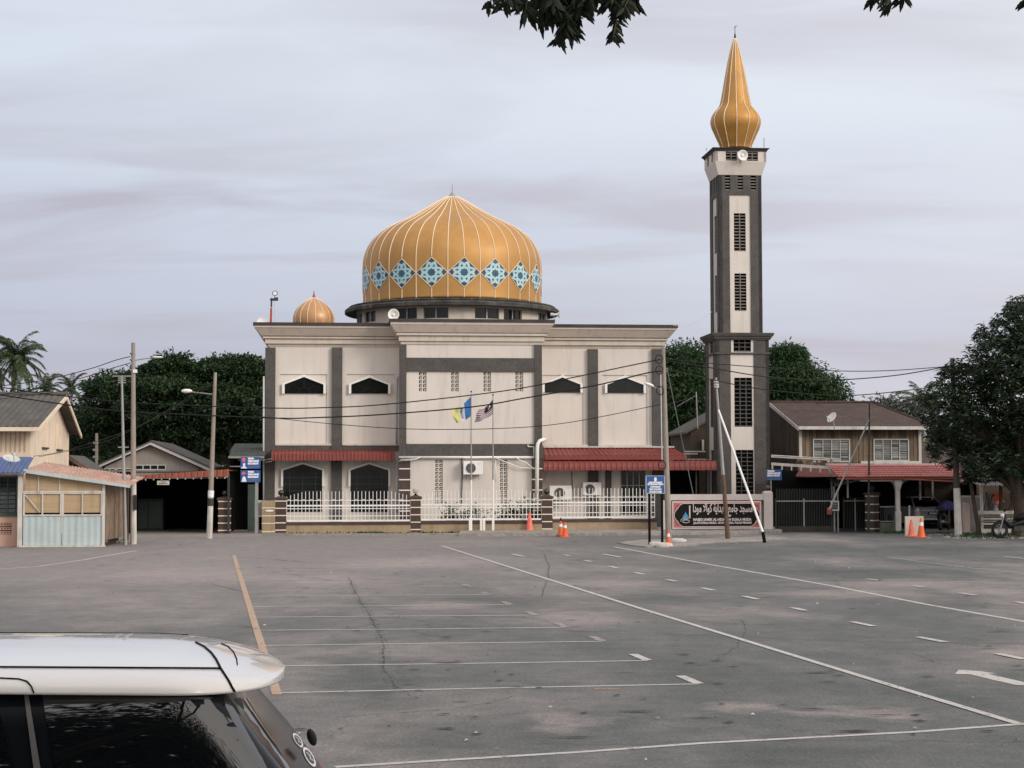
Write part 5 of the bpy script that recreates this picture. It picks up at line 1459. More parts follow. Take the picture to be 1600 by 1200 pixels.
# ================================================================== LEFT HOUSES
def lframe(mb, a, b, z0, z1, v0, v1, t):
    mb.box(a, b, v0, v1, z0, z0 + t); mb.box(a, b, v0, v1, z1 - t, z1); mb.box(a, a + t, v0, v1, z0 + t, z1 - t); mb.box(b - t, b, v0, v1, z0 + t, z1 - t)
def louvre(par, a, b, z0, z1, v, panes, slats, fm_=GALV, lm=LOUV, t=.05, open_=None):
    mb = MB(); lframe(mb, a, b, z0, z1, v - .05, v + .02, t)
    w = (b - a - 2 * t) / panes
    for i in range(1, panes): x = a + t + w * i; mb.box(x - .015, x + .015, v - .045, v + .02, z0 + t, z1 - t)
    f = mb.build('window_frame', fm_, par)
    MB().box(a + .01, b - .01, v + .021, v + .03, z0 + .01, z1 - .01).build('window_dark', BLACK, f)
    mb = MB(); h = (z1 - z0 - 2 * t) / slats
    for i in range(panes):
        for j in range(slats):
            tilt = .5 if not open_ else random.choice(open_)
            x0, x1 = a + t + w * i + .02, a + t + w * (i + 1) - .02; zc = z0 + t + h * (j + .5); dy = h * .42 * tilt
            dz = h * .47 * math.sqrt(max(.05, 1 - (tilt * .8) ** 2))
            mb.hexa([(x0, v - .01 - dy, zc - dz), (x1, v - .01 - dy, zc - dz), (x1, v - .004 - dy, zc - dz), (x0, v - .004 - dy, zc - dz), (x0, v - .01 + dy * .2, zc + dz), (x1, v - .01 + dy * .2, zc + dz), (x1, v - .004 + dy * .2, zc + dz), (x0, v - .004 + dy * .2, zc + dz)])
    mb.build('louvres', lm, f)
    return f

# ---- cream two-storey house with grey roof
FH = Fr(61, 60)
hz = lambda x, y, v=0: FH.uz(x, y, v)[1]
hu = lambda x, v=0, y=690: FH.uz(x, y, v)[0]
ho = thing('cream_house', 'cream two storey house with dark corrugated roof and wide gable overhang', 'house', FH)
OV = .45
ue = 0.0                                   # right edge of roof overhang
ze = hz(61, 666); zr = hz(104, 617, 4.2)
print('house z', ze, zr)
VR = 4.0
# find ridge depth such that the ridge end at u=0 projects to x=104
for _v in [i * .1 for i in range(0, 120)]:
    if FH.uz(104, 617, _v)[0] <= 0: continue
    VR = _v
us = [(abs(FH.uz(104, 617, i * .1)[0]), i * .1) for i in range(0, 200)]
VR = min(us)[1]; zr = hz(104, 617, VR)
us = [(abs(FH.uz(127, 679, i * .1)[0]), i * .1) for i in range(0, 260)]
VB = min(us)[1]; zb = hz(127, 679, VB)
print('ridge v', VR, zr, 'back v', VB, zb)
HL = -14.0
mb = MB()
mb.corr((HL, 0, ze), (0, 0, ze), (0, VR, zr), (HL, VR, zr), 60, .025, .02)
mb.build('front_roof', ASB, ho)
mb = MB(); mb.slab((0, VB, zb), (HL, VB, zb), (HL, VR, zr), (0, VR, zr), .03); mb.build('rear_roof', ASB, ho)
mb = MB(); mb.tube((HL, VR, zr + .02), (.05, VR, zr + .02), .09, n=8); mb.build('ridge_cap', ASB, ho)
mb = MB()
for (v0, z0, v1, z1) in ((0, ze, VR, zr), (VB, zb, VR, zr)):
    mb.hexa([(-.02, v0, z0 - .16), (.03, v0, z0 - .16), (.03, v1, z1 - .16), (-.02, v1, z1 - .16), (-.02, v0, z0 - .005), (.03, v0, z0 - .005), (.03, v1, z1 - .005), (-.02, v1, z1 - .005)])
mb.build('barge_board', CREAMH, ho)
MB().box(HL, -.02, -.03, .0, ze - .17, ze - .03).build('fascia', CREAMH, ho)
# gable wall and front wall
ug = -OV
us = [(abs(FH.uz(106, 700, i * .1)[0] - ug), i * .1) for i in range(0, 200)]; VW1 = min(us)[1]
us = [(abs(FH.uz(46.5, 700, i * .1)[0] - ug), i * .1) for i in range(0, 60)]; VW0 = max(.35, min(us)[1])
print('walls v', VW0, VW1)
roofz = lambda v: ze + (zr - ze) * v / VR if v < VR else zr + (zb - zr) * (v - VR) / (VB - VR)
zlo = hz(60, 735, VW0)
mb = MB(); mb.prism_x([(VW0, 0), (VW1, 0), (VW1, roofz(VW1) - .06), (VR, zr - .08), (VW0, roofz(VW0) - .08)], ug - .12, ug); mb.build('gable_wall', CREAMH, ho)
MB().box(HL, ug - .12, VW0, VW0 + .12, 0, roofz(VW0) - .08).build('front_wall', CREAMH, ho)
MB().box(HL, ug - .12, VW1 - .12, VW1, 0, roofz(VW1) - .08).build('back_wall', CREAMH, ho)
mb = MB()
for i in range(14):
    x = ug - .15 - i * .16; mb.box(x - .05, x, VW0 - .025, VW0 - .001, hz(20, 708, VW0), roofz(VW0) - .22)
mb.build('cladding_battens', mat('batten_cream', (.50, .40, .29), var=.1, streak=.4), ho)
MB().box(HL, ug + .02, VW0 - .04, VW0 + .0, hz(20, 714, VW0), hz(20, 707, VW0)).build('lower_band', CREAMH, ho)
for x in (70, 92):
    us = min((abs(FH.uz(x, 680, i * .1)[0] - ug), i * .1) for i in range(0, 200))[1]
    zt, zb2 = hz(x, 660 if x < 80 else 664, us), hz(x, 699 if x < 80 else 702, us)
    MB().box(ug, ug + .03, us - .5, us + .5, zb2, zt).build('shutter', mat('shutter_cream', (.74, .62, .48)), ho)
    MB().box(ug, ug + .08, us - .55, us + .55, zb2 - .06, zb2).build('sill', IRON, ho)
MB().box(ug - .06, ug + .03, VW1 - .1, VW1 + .02, 0, roofz(VW1) - .1).build('corner_board', CREAMH, ho)
# rear lean-to roof whose brown edge shows right of the gable
p = [FH.uz(108, 711, 9.5), FH.uz(157, 744, 9.5)]
mb = MB(); mb.slab((p[0][0], 9.5, p[0][1]), (p[1][0], 9.5, p[1][1]), (p[1][0], 13.5, p[1][1]), (p[0][0], 13.5, p[0][1]), .05); mb.build('lean_to_roof', ASB, ho)
mb = MB(); mb.hexa([(p[0][0], 9.42, p[0][1] - .2), (p[1][0], 9.42, p[1][1] - .12), (p[1][0], 9.5, p[1][1] - .12), (p[0][0], 9.5, p[0][1] - .2), (p[0][0], 9.42, p[0][1]), (p[1][0], 9.42, p[1][1]), (p[1][0], 9.5, p[1][1]), (p[0][0], 9.5, p[0][1])]); mb.build('lean_to_edge', mat('edge_brown', (.14, .09, .065), var=.2), ho)
MB().box(p[0][0] - 2.5, p[1][0] - .3, 9.9, 13, 0, p[1][1] - .15).build('lean_to_wall', WOODD, ho)

# ---- shed with rusty lean-to roof and pale blue gate
FG = Fr(98, 55)
gz = lambda x, y, v=0: FG.uz(x, y, v)[1]
gu = lambda x, v=0, y=790: FG.uz(x, y, v)[0]
sh = thing('shed', 'wooden shed with rusty tin roof and pale blue double gate', 'shed', FG)
A, B = (gu(37, -.2, 734), gz(37, 734, -.2)), (gu(203.5, -.2, 757), gz(203.5, 759, -.2))
VS_ = 3.6
mb = MB(); mb.corr((A[0], -.2, A[1]), (B[0], -.2, B[1]), (B[0], VS_, B[1] + .27), (A[0], VS_, A[1] + .27), 30, .018, .008)
mb.build('tin_roof', RUST, sh)
mb = MB(); mb.hexa([(A[0], -.24, A[1] - .09), (B[0], -.24, B[1] - .07), (B[0], -.2, B[1] - .07), (A[0], -.2, A[1] - .09), (A[0], -.24, A[1] + .02), (B[0], -.24, B[1] + .02), (B[0], -.2, B[1] + .02), (A[0], -.2, A[1] + .02)])
mb.build('eave_board', PALEB, sh)
# gate frame, two leaves
g0, g1 = gu(36.5), gu(160)
zg = gz(98, 769.5); zm_ = gz(98, 806)
mid = gu(97)
for a, b in ((g0, mid - .012), (mid + .012, g1)):
    zl0, zl1 = .05, zm_
    lf = MB().corr((a, 0, zl0), (b, 0, zl0), (b, 0, zl1), (a, 0, zl1), 6, .008, .01).build('gate_leaf', PALEB, sh)
    mb = MB(); lframe(mb, a, b, zm_, zg, -.03, .02, .045); x = (a + b) / 2; mb.box(x - .02, x + .02, -.028, .02, zm_ + .045, zg - .045)
    mb.build('leaf_frame', DIRTYW, lf)
    MB().box(a + .03, b - .03, .021, .03, zm_ + .10, zg - .03).build('plywood_panel', PLY, lf)
    MB().box(a + .03, b - .03, .04, .05, zm_, zm_ + .12).build('dark_gap', BLACK, lf)
MB().path([(g0 + .08, -.035, zg - .1), (gu(62), -.035, zm_ + .12)], .02, 4).build('brace', DIRTYW, sh)
for x0, x1, yt in ((28, 35, 740), (160.2, 163.8, 750)):
    a, b = gu(x0), gu(x1); MB().box(a, b, -.05, .08, 0, gz((x0 + x1) / 2, yt)).build('post', DIRTYW, sh)
# plywood infill above the gate, following the roof slope
zr_ = lambda u: A[1] + (B[1] - A[1]) * (u - A[0]) / (B[0] - A[0]) - .03
mb = MB(); a, b = gu(39), gu(162); mb.prism([(a, zg + .01), (b, zg + .01), (b, zr_(b)), (a, zr_(a))], .03, .05); mb.build('upper_infill', PLY, sh)
mb = MB()
for x in (59.5, 92.5): u = gu(x); mb.box(u - .02, u + .02, .0, .03, zg, zr_(u))
mb.build('infill_battens', PIPE, sh)
mb = MB(); mb.box(g0 - .05, g1 + .05, -.04, .03, zg, zg + .05); mb.build('gate_head', DIRTYW, sh)
# right-hand side wall of boards
uw = gu(163.5)
n = 9
for i in range(n):
    v0, v1 = .08 + i * (VS_ - .1) / n, .08 + (i + 1) * (VS_ - .1) / n - .012
    zt = zr_(uw) + .2 * (v0 / VS_) - .02
    zs = .25 + random.uniform(-.08, .08) if i > 1 else .12
    MB().box(uw - .02 + random.uniform(-.01, .01), uw + random.uniform(0, .012), v0, v1, zs, zt).build('board', PLANK if i % 3 else WOOD, sh)
MB().box(uw - .03, uw - .022, .1, VS_, 0, zr_(uw)).build('side_backing', WOODD, sh)
zt = zr_(uw)
MB().box(uw + .013, uw + .03, .5, VS_ - .1, zt - .75, zt - .05).build('dark_upper_boards', mat('dark_boards', (.09, .055, .038), var=.3, streak=.6), sh)
# the front extension running right under the low eave end
mb = MB(); a, b = gu(164), gu(201, 1.9); mb.box(gu(197, 3.3), gu(201, 3.3), 3.2, 3.4, 0, B[1] + .1); mb.build('far_post', WOODD, sh)
mb = MB(); mb.hexa([(uw, 0.1, 0.2), (gu(197, 3.4), 3.4, .2), (gu(197, 3.4), 3.45, .2), (uw, .15, .2), (uw, .1, zr_(uw) - .02), (gu(197, 3.4), 3.4, B[1] + .12), (gu(197, 3.4), 3.45, B[1] + .12), (uw, .15, zr_(uw) - .02)])
mb.build('side_wall', PLANK, sh)
MB().box(g0 - .1, g1 + .1, -.08, .1, 0, .045).build('threshold', DIRTYW, sh)
# rubble pile at the shed corner
mb = MB(); random.seed(3)
for i in range(26):
    p = gp(random.uniform(166, 206), random.uniform(845, 849)); s_ = random.uniform(.04, .13)
    mb.lathe([(s_ * .8, 0), (s_, s_ * .3), (s_ * .5, s_ * .8)], (p.x, p.y), 6, random.random())
tag(mb.build('rubble', CEMENT), 'broken stones and rubble heaped at the foot of the board wall', 'rubble', kind='stuff')
# low stool
p = gp(37, 851); o = thing('stool', 'low metal stool standing before the pink wall', 'stool', loc=(p.x, p.y, 0), rz=YAW)
MB().box(-.22, .18, -.12, .12, .16, .19).build('seat', IRON, o)
for x, y in ((-.24, -.1), (.16, -.1), (-.24, .1), (.16, .1)): MB().path([(x * .9, y, .17), (x * 1.15, y, 0)], .012, 5).build('leg', IRON, o)
# ---- pink ground-floor wall with green window, blue awning
FB = Fr(16, 55.3)
ph_ = thing('pink_house_front', 'pink ground floor wall with green louvre window and block vents', 'house', FB)
bz = lambda y, v=0: FB.uz(16, y, v)[1]
bu = lambda x, v=0: FB.uz(x, 790, v)[0]
v0, v1 = bu(-3), bu(26)
w0, w1, wz0, wz1 = bu(-30), bu(27.5), bz(804), bz(744)
b0_, b1_x = bu(-8), bu(19); bz0, bz1 = bz(835), bz(817)
mb = MB(); mb.wall(bu(-300), bu(33), 0, bz(741), [(w0, w1, wz0, wz1), (b0_, b1_x, bz0, bz1)], 0, .14); mb.build('wall', PINKW, ph_)
mb = MB(); mb.box(bu(-300), bu(33), -.015, -.001, bz(741.5), bz(735)); mb.build('upper_trim', mat('pale_green', (.45, .50, .46)), ph_)
louvre(ph_, w0, w1, wz0, wz1, .05, 4, 8, DGREEN, LGREEN, .06)
MB().box(w0, w1 + .03, -.06, .0, wz0 - .05, wz0).build('sill', DGREEN, ph_)
MB().box(b0_, b1_x, .1, .13, bz0, bz1).build('vent_backing', BLACK, ph_)
mb = MB()
for i in range(6):
    for j in range(3):
        x, z = b0_ + (b1_x - b0_) * (i + .5) / 6, bz0 + (bz1 - bz0) * (j + .5) / 3
        s_ = (b1_x - b0_) / 12 * .92
        mb.path([(x + s_ * .8 * math.cos(t), .05, z + s_ * .8 * math.sin(t)) for t in [2 * PI * k / 8 for k in range(9)]], .013, 4, cap=False)
        lframe(mb, x - s_ * 1.05, x + s_ * 1.05, z - s_ * 1.1, z + s_ * 1.1, .0, .09, .018)
mb.build('vent_blocks', PINKW, ph_)
MB().box(bu(-300), bu(33), 4.4, 4.5, 0, bz(741)).build('rear_wall', PINKW, ph_)
aw = thing('blue_awning', 'blue corrugated tin awning over the green louvre window', 'awning', FB)
q0, q1 = FB.uz(38.5, 738.5, -.9), FB.uz(53, 714.5, .9)
mb = MB(); mb.corr((bu(-300), -.9, q0[1]), (q0[0], -.9, q0[1]), (q1[0], .9, q1[1]), (bu(-300), .9, q1[1]), 50, .02, .008); mb.build('tin_sheet', BLUET, aw)
mb = MB(); mb.tube((bu(-300), -.86, q0[1] - .04), (q0[0] - .02, -.86, q0[1] - .04), .02, n=6); mb.build('front_bar', GALV, aw)
p = at(17, 719, 53.9)
dsh = dish('grey oval satellite dish fixed on the blue awning', p, rad(40), .27, rad(25), PIPE, .35)

# ---- gabled low house behind the driveway
FK = Fr(237, 74)
kz = lambda x, y, v=0: FK.uz(x, y, v)[1]
ku = lambda x, v=0, y=720: FK.uz(x, y, v)[0]
gh = thing('gabled_house', 'low grey gabled house behind the red roofed carport', 'house', FK)
pk, pl, pr = (ku(236), kz(236, 690)), (ku(146), kz(146, 730)), (ku(328), kz(328, 731))
for a, b in ((pl, pk), (pr, pk)):
    s_ = .14
    mb = MB(); mb.hexa([(a[0], -.35, a[1] - s_), (b[0], -.35, b[1] - s_), (b[0], -.28, b[1] - s_), (a[0], -.28, a[1] - s_), (a[0], -.35, a[1]), (b[0], -.35, b[1]), (b[0], -.28, b[1]), (a[0], -.28, a[1])])
    mb.build('barge_board', PIPE, gh)
    mb = MB(); mb.slab((a[0], -.4, a[1] + .015), (b[0], -.4, b[1] + .015), (b[0], 9, b[1] + .015), (a[0], 9, a[1] + .015), .05); mb.build('roof', ASB, gh)
zl = kz(237, 745)
mb = MB(); mb.prism([(pl[0] + .5, 0), (pr[0] - .5, 0), (pr[0] - .5, pr[1] + .02), (pk[0], pk[1] - .16), (pl[0] + .5, pl[1] + .02)], 0, 8); mb.build('wall', mat('wall_grey', (.30, .28, .25), streak=.4, var=.1), gh)
for x0, x1, y0, y1 in ((152, 160, 738, 750), (164, 179, 733, 750), (183, 207, 733, 750), (212, 258, 727.5, 733)):
    a, b, z0, z1 = FK.rect(x0, y0, x1, y1, -.03); f = MB().box(a, b, -.03, .0, z0, z1).build('window', GLASS, gh)
    mb = MB(); lframe(mb, a - .04, b + .04, z0 - .04, z1 + .04, -.05, -.031, .04)
    for i in range(1, 4 if x1 - x0 > 30 else 2): x = a + (b - a) * i / (4 if x1 - x0 > 30 else 2); mb.box(x - .02, x + .02, -.048, -.031, z0, z1)
    mb.build('window_frame', PIPE, f)
a, b, z0, z1 = FK.rect(150, 734, 213, 737, -.1); MB().box(pl[0] + .5, pr[0] - .6, -.08, 0, kz(237, 737), kz(237, 734.5)).build('lintel_band', CEMENT, gh)

# ---- carport with red fascia (dark inside)
FP = Fr(280, 66.5)
cz = lambda x, y, v=0: FP.uz(x, y, v)[1]
cu_ = lambda x, v=0, y=760: FP.uz(x, y, v)[0]
cp = thing('carport', 'deep dark carport with a sloping brick red metal fascia and hanging white plate', 'carport', FP)
A, B = (cu_(196), cz(196, 744.5)), (cu_(357.5), cz(357.5, 733))
A2, B2 = (A[0], cz(196, 748.5)), (B[0], cz(357.5, 744.5))
vs_, fs_ = [], []
n = 64
for i in range(n + 1):
    t = i / n; u = A[0] + (B[0] - A[0]) * t; off = .03 if i % 4 == 0 else 0
    vs_ += [(u, off, A2[1] + (B2[1] - A2[1]) * t), (u, off, A[1] + (B[1] - A[1]) * t)]
for i in range(n): fs_.append((2 * i, 2 * i + 2, 2 * i + 3, 2 * i + 1))
mb = MB(); mb.add(vs_, fs_); f = mb.build('fascia', REDB, cp); f.modifiers.new('s', 'SOLIDIFY').thickness = .02
mb = MB(); mb.slab((A[0], .05, A[1] - .03), (B[0], .05, B[1] - .03), (B[0], 6.5, B[1] - .02), (A[0], 6.5, A[1] - .02), .04); mb.build('roof', REDB, cp)
MB().box(A[0] - .1, B[0], 6.4, 6.5, 0, A[1] - .1).build('back_wall', BLACK, cp)  # inner walls painted black to stand in for the deep shade
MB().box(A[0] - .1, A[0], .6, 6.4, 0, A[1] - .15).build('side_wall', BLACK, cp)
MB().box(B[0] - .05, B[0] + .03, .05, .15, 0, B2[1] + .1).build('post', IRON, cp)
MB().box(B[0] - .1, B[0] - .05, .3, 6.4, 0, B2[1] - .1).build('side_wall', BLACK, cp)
mb = MB()
for i in range(13): u = A[0] + (B[0] - A[0]) * (i + .5) / 13; t = (u - A[0]) / (B[0] - A[0]); z = A2[1] + (B2[1] - A2[1]) * t; mb.box(u - .02, u + .02, .04, .1, z - .07, z + .02)
mb.build('rafter_ends', PIPE, cp)
a, b, z0, z1 = FP.rect(245.5, 751, 264.5, 757.5, .1)
MB().box(a, b, .10, .13, z0, z1).build('hanging_plate', DIRTYW, cp)
mb = MB(); w = b - a
mb.box(a + w * .3, a + w * .7, .09, .10, z0 + .10, z0 + .125); mb.box(a + w * .15, a + w * .85, .09, .10, z0 + .045, z0 + .07); mb.build('plate_marks', IRON, cp)
mb = MB(); mb.path([(a + .05, .115, z1), (a + .05, .115, z1 + .15)], .006, 4); mb.build('hanger', IRON, cp)
# things faintly visible inside the carport
o = thing('cabinet', 'dark cabinet barely visible at the back of the carport', 'cabinet', loc=FP.w(cu_(232, 4), 4, 0), rz=YAW)
MB().box(-.6, .6, 0, .5, 0, 1.3).build('body', IRON, o); MB().box(-.55, -.02, -.02, 0, .1, 1.2).build('door', DGREEN, o); MB().box(.02, .55, -.02, 0, .1, 1.2).build('door', DGREEN, o)
# ---- passage beside the mosque: dark doors under a greenish roof
FQ = Fr(385, 68.5)
qz = lambda x, y, v=0: FQ.uz(x, y, v)[1]
qu = lambda x, v=0: FQ.uz(x, 760, v)[0]
ps = thing('passage_shelter', 'dark lean-to passage with metal door left of the mosque corner', 'shelter', FQ)
a, b = qu(357), qu(413)
MB().box(a, b, 3, 3.1, 0, qz(385, 715, 3)).build('back_wall', BLACK, ps)  # painted black in place of the shade deep in the passage
mb = MB(); mb.corr((a, -.2, qz(385, 713.5)), (b, -.2, qz(385, 713.5)), (b, 3, qz(385, 700, 3)), (a, 3, qz(385, 700, 3)), 14, .02, .01); mb.build('roof', mat('mossy_roof', (.06, .07, .06), var=.3, streak=.4), ps)
MB().box(a, b, -.25, -.2, qz(385, 716), qz(385, 713)).build('eave', CEMENT, ps)
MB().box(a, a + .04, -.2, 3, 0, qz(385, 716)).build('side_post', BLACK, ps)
MB().box(qu(386), qu(397), .6, .66, 0.02, qz(385, 757, .6)).build('door', DGREEN, ps)
MB().box(qu(372), qu(414), .0, .05, qz(385, 719.5), qz(385, 718)).build('rail', GALV, ps)
MB().box(a, qu(376), .0, .05, qz(385, 729.5), qz(385, 728)).build('rail', GALV, ps)
FR2 = Fr(385, 80)
bh = thing('rear_house', 'dark green roofed house between the trees and the mosque corner', 'house', FR2)
a, b = FR2.uz(358, 700)[0], FR2.uz(430, 700)[0]
MB().box(a, b, .3, 6, 0, FR2.uz(385, 711)[1]).build('wall', WOODD, bh)
mb = MB(); mb.slab((a, 0, FR2.uz(385, 706)[1]), (b, 0, FR2.uz(385, 706)[1]), (b, 4, FR2.uz(385, 693, 4)[1]), (a, 4, FR2.uz(385, 693, 4)[1]), .05); mb.build('roof', MATS['mossy_roof'], bh)
MB().box(a, b, -.04, 0, FR2.uz(385, 708)[1], FR2.uz(385, 705.5)[1]).build('eave_board', DGREEN, bh)

# ================================================================== RIGHT HOUSE
FW = Fr(1248.5, 72)
wz = lambda x, y, v=0: FW.uz(x, y, v)[1]
wu = lambda x, v=0, y=690: FW.uz(x, y, v)[0]
wh = thing('wooden_house', 'old two storey wooden house with brown hipped roof and louvre windows', 'house', FW)
zE = wz(1350, 666); e0, e1 = 0.0, wu(1460)
cand = [(abs(FW.uz(1203, 628.5, i * .1)[0] - 0), i * .1) for i in range(0, 120)]; VRg = min(cand)[1]; zR = wz(1300, 628.5, VRg)
r1 = wu(1363, VRg, 630)
print('wood house ridge v', VRg, 'z', zE, zR)
mb = MB(); th = .05
mb.add([(e0, 0, zE), (e1, 0, zE), (r1, VRg, zR), (e0, VRg, zR), (e1, 2 * VRg, zE), (e0, 2 * VRg, zE),
        (e0, 0, zE - th), (e1, 0, zE - th), (r1, VRg, zR - th), (e0, VRg, zR - th), (e1, 2 * VRg, zE - th), (e0, 2 * VRg, zE - th)],
       [(0, 1, 2, 3), (1, 4, 2), (4, 5, 3, 2), (6, 9, 8, 7), (7, 8, 10), (10, 8, 9, 11), (0, 6, 7, 1), (1, 7, 10, 4), (4, 10, 11, 5), (0, 3, 9, 6), (3, 5, 11, 9)])
mb.build('roof', ROOFB, wh)
mb = MB(); random.seed(5)
mb.tube((e0, VRg, zR + .01), (r1, VRg, zR + .01), .06, n=6); mb.tube((r1, VRg, zR + .01), (e1, 0, zE + .02), .05, n=6)
mb.build('ridge_tiles', ROOFB, wh)
MB().box(e0, e1, -.05, .0, zE - .14, zE - .005).build('fascia', DIRTYW, wh)
mb = MB(); mb.hexa([(e0 - .04, 0, zE - .18), (e0, 0, zE - .18), (e0, VRg, zR - .18), (e0 - .04, VRg, zR - .18), (e0 - .04, 0, zE - .02), (e0, 0, zE - .02), (e0, VRg, zR - .02), (e0 - .04, VRg, zR - .02)]); mb.build('barge_board', DIRTYW, wh)
# walls of vertical boards
vW = .55
wa, wb = .12, wu(1437.5, vW)
zl = wz(1340, 726, vW)
W1 = FW.rect(1270, 685.6, 1327.8, 722, vW); W2 = FW.rect(1364.5, 685.6, 1420, 721, vW)
mb = MB(); mb.wall(wa, wb, 0, zE - .1, [(W1[0], W1[1], W1[2], W1[3]), (W2[0], W2[1], W2[2], W2[3])], vW, vW + .1); mb.build('front_wall', WOOD, wh)
mb = MB(); u = wa
while u < wb - .1:
    w = .155
    segs = [(zl, zE - .12)]
    for W in (W1, W2):
        if u + w > W[0] - .02 and u < W[1] + .02: segs = [(zl, W[2] - .01), (W[3] + .01, zE - .12)]
    for z0, z1 in segs:
        if z1 - z0 > .05: mb.box(u + .008, u + w - .008, vW - .018 - random.uniform(0, .008), vW - .001, z0, z1)
    u += w
mb.build('boards', WOOD, wh)
for x, m_ in ((1250.5, DIRTYW), (1344, WOOD), (1437, DIRTYW)): u = wu(x, vW); MB().box(u - .06, u + .06, vW - .05, vW - .0, zl, zE - .12).build('corner_post', m_, wh)
louvre(wh, W1[0], W1[1], W1[2], W1[3], vW - .0, 4, 8, PIPE, LOUV, .05, (.3, .5, .3, .9, .1))
louvre(wh, W2[0], W2[1], W2[2], W2[3], vW - .0, 4, 9, PIPE, LOUV, .05, (.3, .5, .3, .9, .1))
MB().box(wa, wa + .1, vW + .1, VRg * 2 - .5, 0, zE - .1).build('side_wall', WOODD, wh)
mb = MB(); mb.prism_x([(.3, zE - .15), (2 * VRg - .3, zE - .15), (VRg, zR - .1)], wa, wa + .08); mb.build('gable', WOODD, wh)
mb = MB()
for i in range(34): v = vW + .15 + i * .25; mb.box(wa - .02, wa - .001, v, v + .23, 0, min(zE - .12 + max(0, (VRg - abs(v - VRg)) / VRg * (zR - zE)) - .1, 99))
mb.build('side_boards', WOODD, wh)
a, b, z0, z1 = FW.rect(1345, 720.5, 1437, 726, vW - .1); MB().box(a, b, vW - .14, vW - .03, z0, z1).build('white_flashing', DIRTYW, wh)
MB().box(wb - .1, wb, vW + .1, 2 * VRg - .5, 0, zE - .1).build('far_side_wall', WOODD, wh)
# dish on a bracket at its eave
p = at(1301, 653, 71.3)
dish('tilted white satellite dish on a stay above the wooden house eave', p, rad(-60), .24, rad(60), WHITE, .5)
# pink tiled porch
FC = Fr(1400, 66.5)
pz = lambda x, y, v=0: FC.uz(x, y, v)[1]
pu = lambda x, v=0, y=735: FC.uz(x, y, v)[0]
pc = thing('porch', 'carport porch with pink tiled roof and white arched columns', 'porch', FC)
a0, a1 = pu(1308.5), pu(1508)
zlo, zhi = pz(1400, 745), pz(1400, 726.5, 1.6)
ROWS = 6; COLS = 40
mb = MB()
for r in range(ROWS):
    f0, f1 = r / ROWS, (r + 1) / ROWS
    v0, v1 = 1.6 * f0 - .02, 1.6 * f1; z0, z1 = zlo + (zhi - zlo) * f0 + .035, zlo + (zhi - zlo) * f1
    vs_, fs_ = [], []
    m_ = COLS * 4
    for i in range(m_ + 1):
        u = a0 + (a1 - a0) * i / m_; h = .016 * math.cos(2 * PI * i / 4)
        vs_ += [(u, v0, z0 + h - .02), (u, v0, z0 + h), (u, v1, z1 + h), (u, v1, z1 + h - .02)]
    for i in range(m_):
        o_ = i * 4
        for j in range(4): fs_.append((o_ + j, o_ + (j + 1) % 4, o_ + 4 + (j + 1) % 4, o_ + 4 + j))
    mb.add(vs_, fs_)
mb.build('tile_roof', PINKT, pc)
MB().box(a0, a1, 1.6, 1.7, zhi - .04, zhi + .06).build('wall_plate', DIRTYW, pc)
MB().box(a0, a1, .0, .05, zlo - .10, zlo - .02).build('fascia', REDB, pc)
MB().box(a0, a1, .06, 1.6, zlo - .11, zlo - .08).build('soffit', BLACK, pc)  # black instead of shade, like the porch interior
mb = MB(); mb.slab((pu(1410), -.3, pz(1410, 748.5, -.3)), (pu(1505), -.3, pz(1505, 753, -.3)), (pu(1505), 1.2, pz(1505, 748, 1.2)), (pu(1410), 1.2, pz(1410, 747, 1.2)), .03); mb.build('lower_sheet', REDB, pc)
zbm = pz(1380, 751)
MB().box(pu(1346), pu(1399), .1, .3, zbm - .03, zlo - .12).build('beam', mat('beam_pinkish', (.50, .40, .35), streak=.3), pc)
col_u = pu(1404.5)
mb = MB(); mb.rings([(col_u - .10, col_u + .10, .1, .3, 0), (col_u - .10, col_u + .10, .1, .3, pz(1404, 800)), (col_u - .075, col_u + .075, .12, .28, pz(1404, 799)), (col_u - .075, col_u + .075, .12, .28, pz(1404, 766)), (col_u - .13, col_u + .13, .08, .32, pz(1404, 757)), (col_u - .13, col_u + .13, .08, .32, zlo - .12)])
mb.build('column', DIRTYW, pc)
for s_ in (-1, 1):
    pts_o = [(col_u + s_ * (.12 + .30 * (1 - math.cos(t))), pz(1404, 763) + (zbm - pz(1404, 763)) * math.sin(t) - .005) for t in [PI / 2 * i / 8 for i in range(9)]]
    mb = MB()
    for (x0, z0), (x1, z1) in zip(pts_o, pts_o[1:]): mb.hexa([(x0, .12, z0), (x1, .12, z1), (x1, .28, z1), (x0, .28, z0), (x0, .12, zlo - .12), (x1, .12, zlo - .12), (x1, .28, zlo - .12), (x0, .28, zlo - .12)])
    mb.build('arch_bracket', CEMENT, pc)
for x in (1437.5, 1457):
    u = pu(x, 2); MB().box(u - .04, u + .04, 2, 2.08, pz(1437, 781, 2), zlo - .1).build('hanging_post', GALV, pc)
MB().box(pu(1300), a1 + 1.5, 6.2, 6.3, 0, zlo).build('dark_back_wall', BLACK, pc)  # black walls and ceiling stand in for the shade under the porch
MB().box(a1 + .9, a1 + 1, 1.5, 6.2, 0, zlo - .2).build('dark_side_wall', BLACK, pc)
mb = MB(); mb.box(pu(1300), a1 + 1.0, 1.7, 6.3, zlo - .04, zlo); mb.build('inner_ceiling', BLACK, pc)
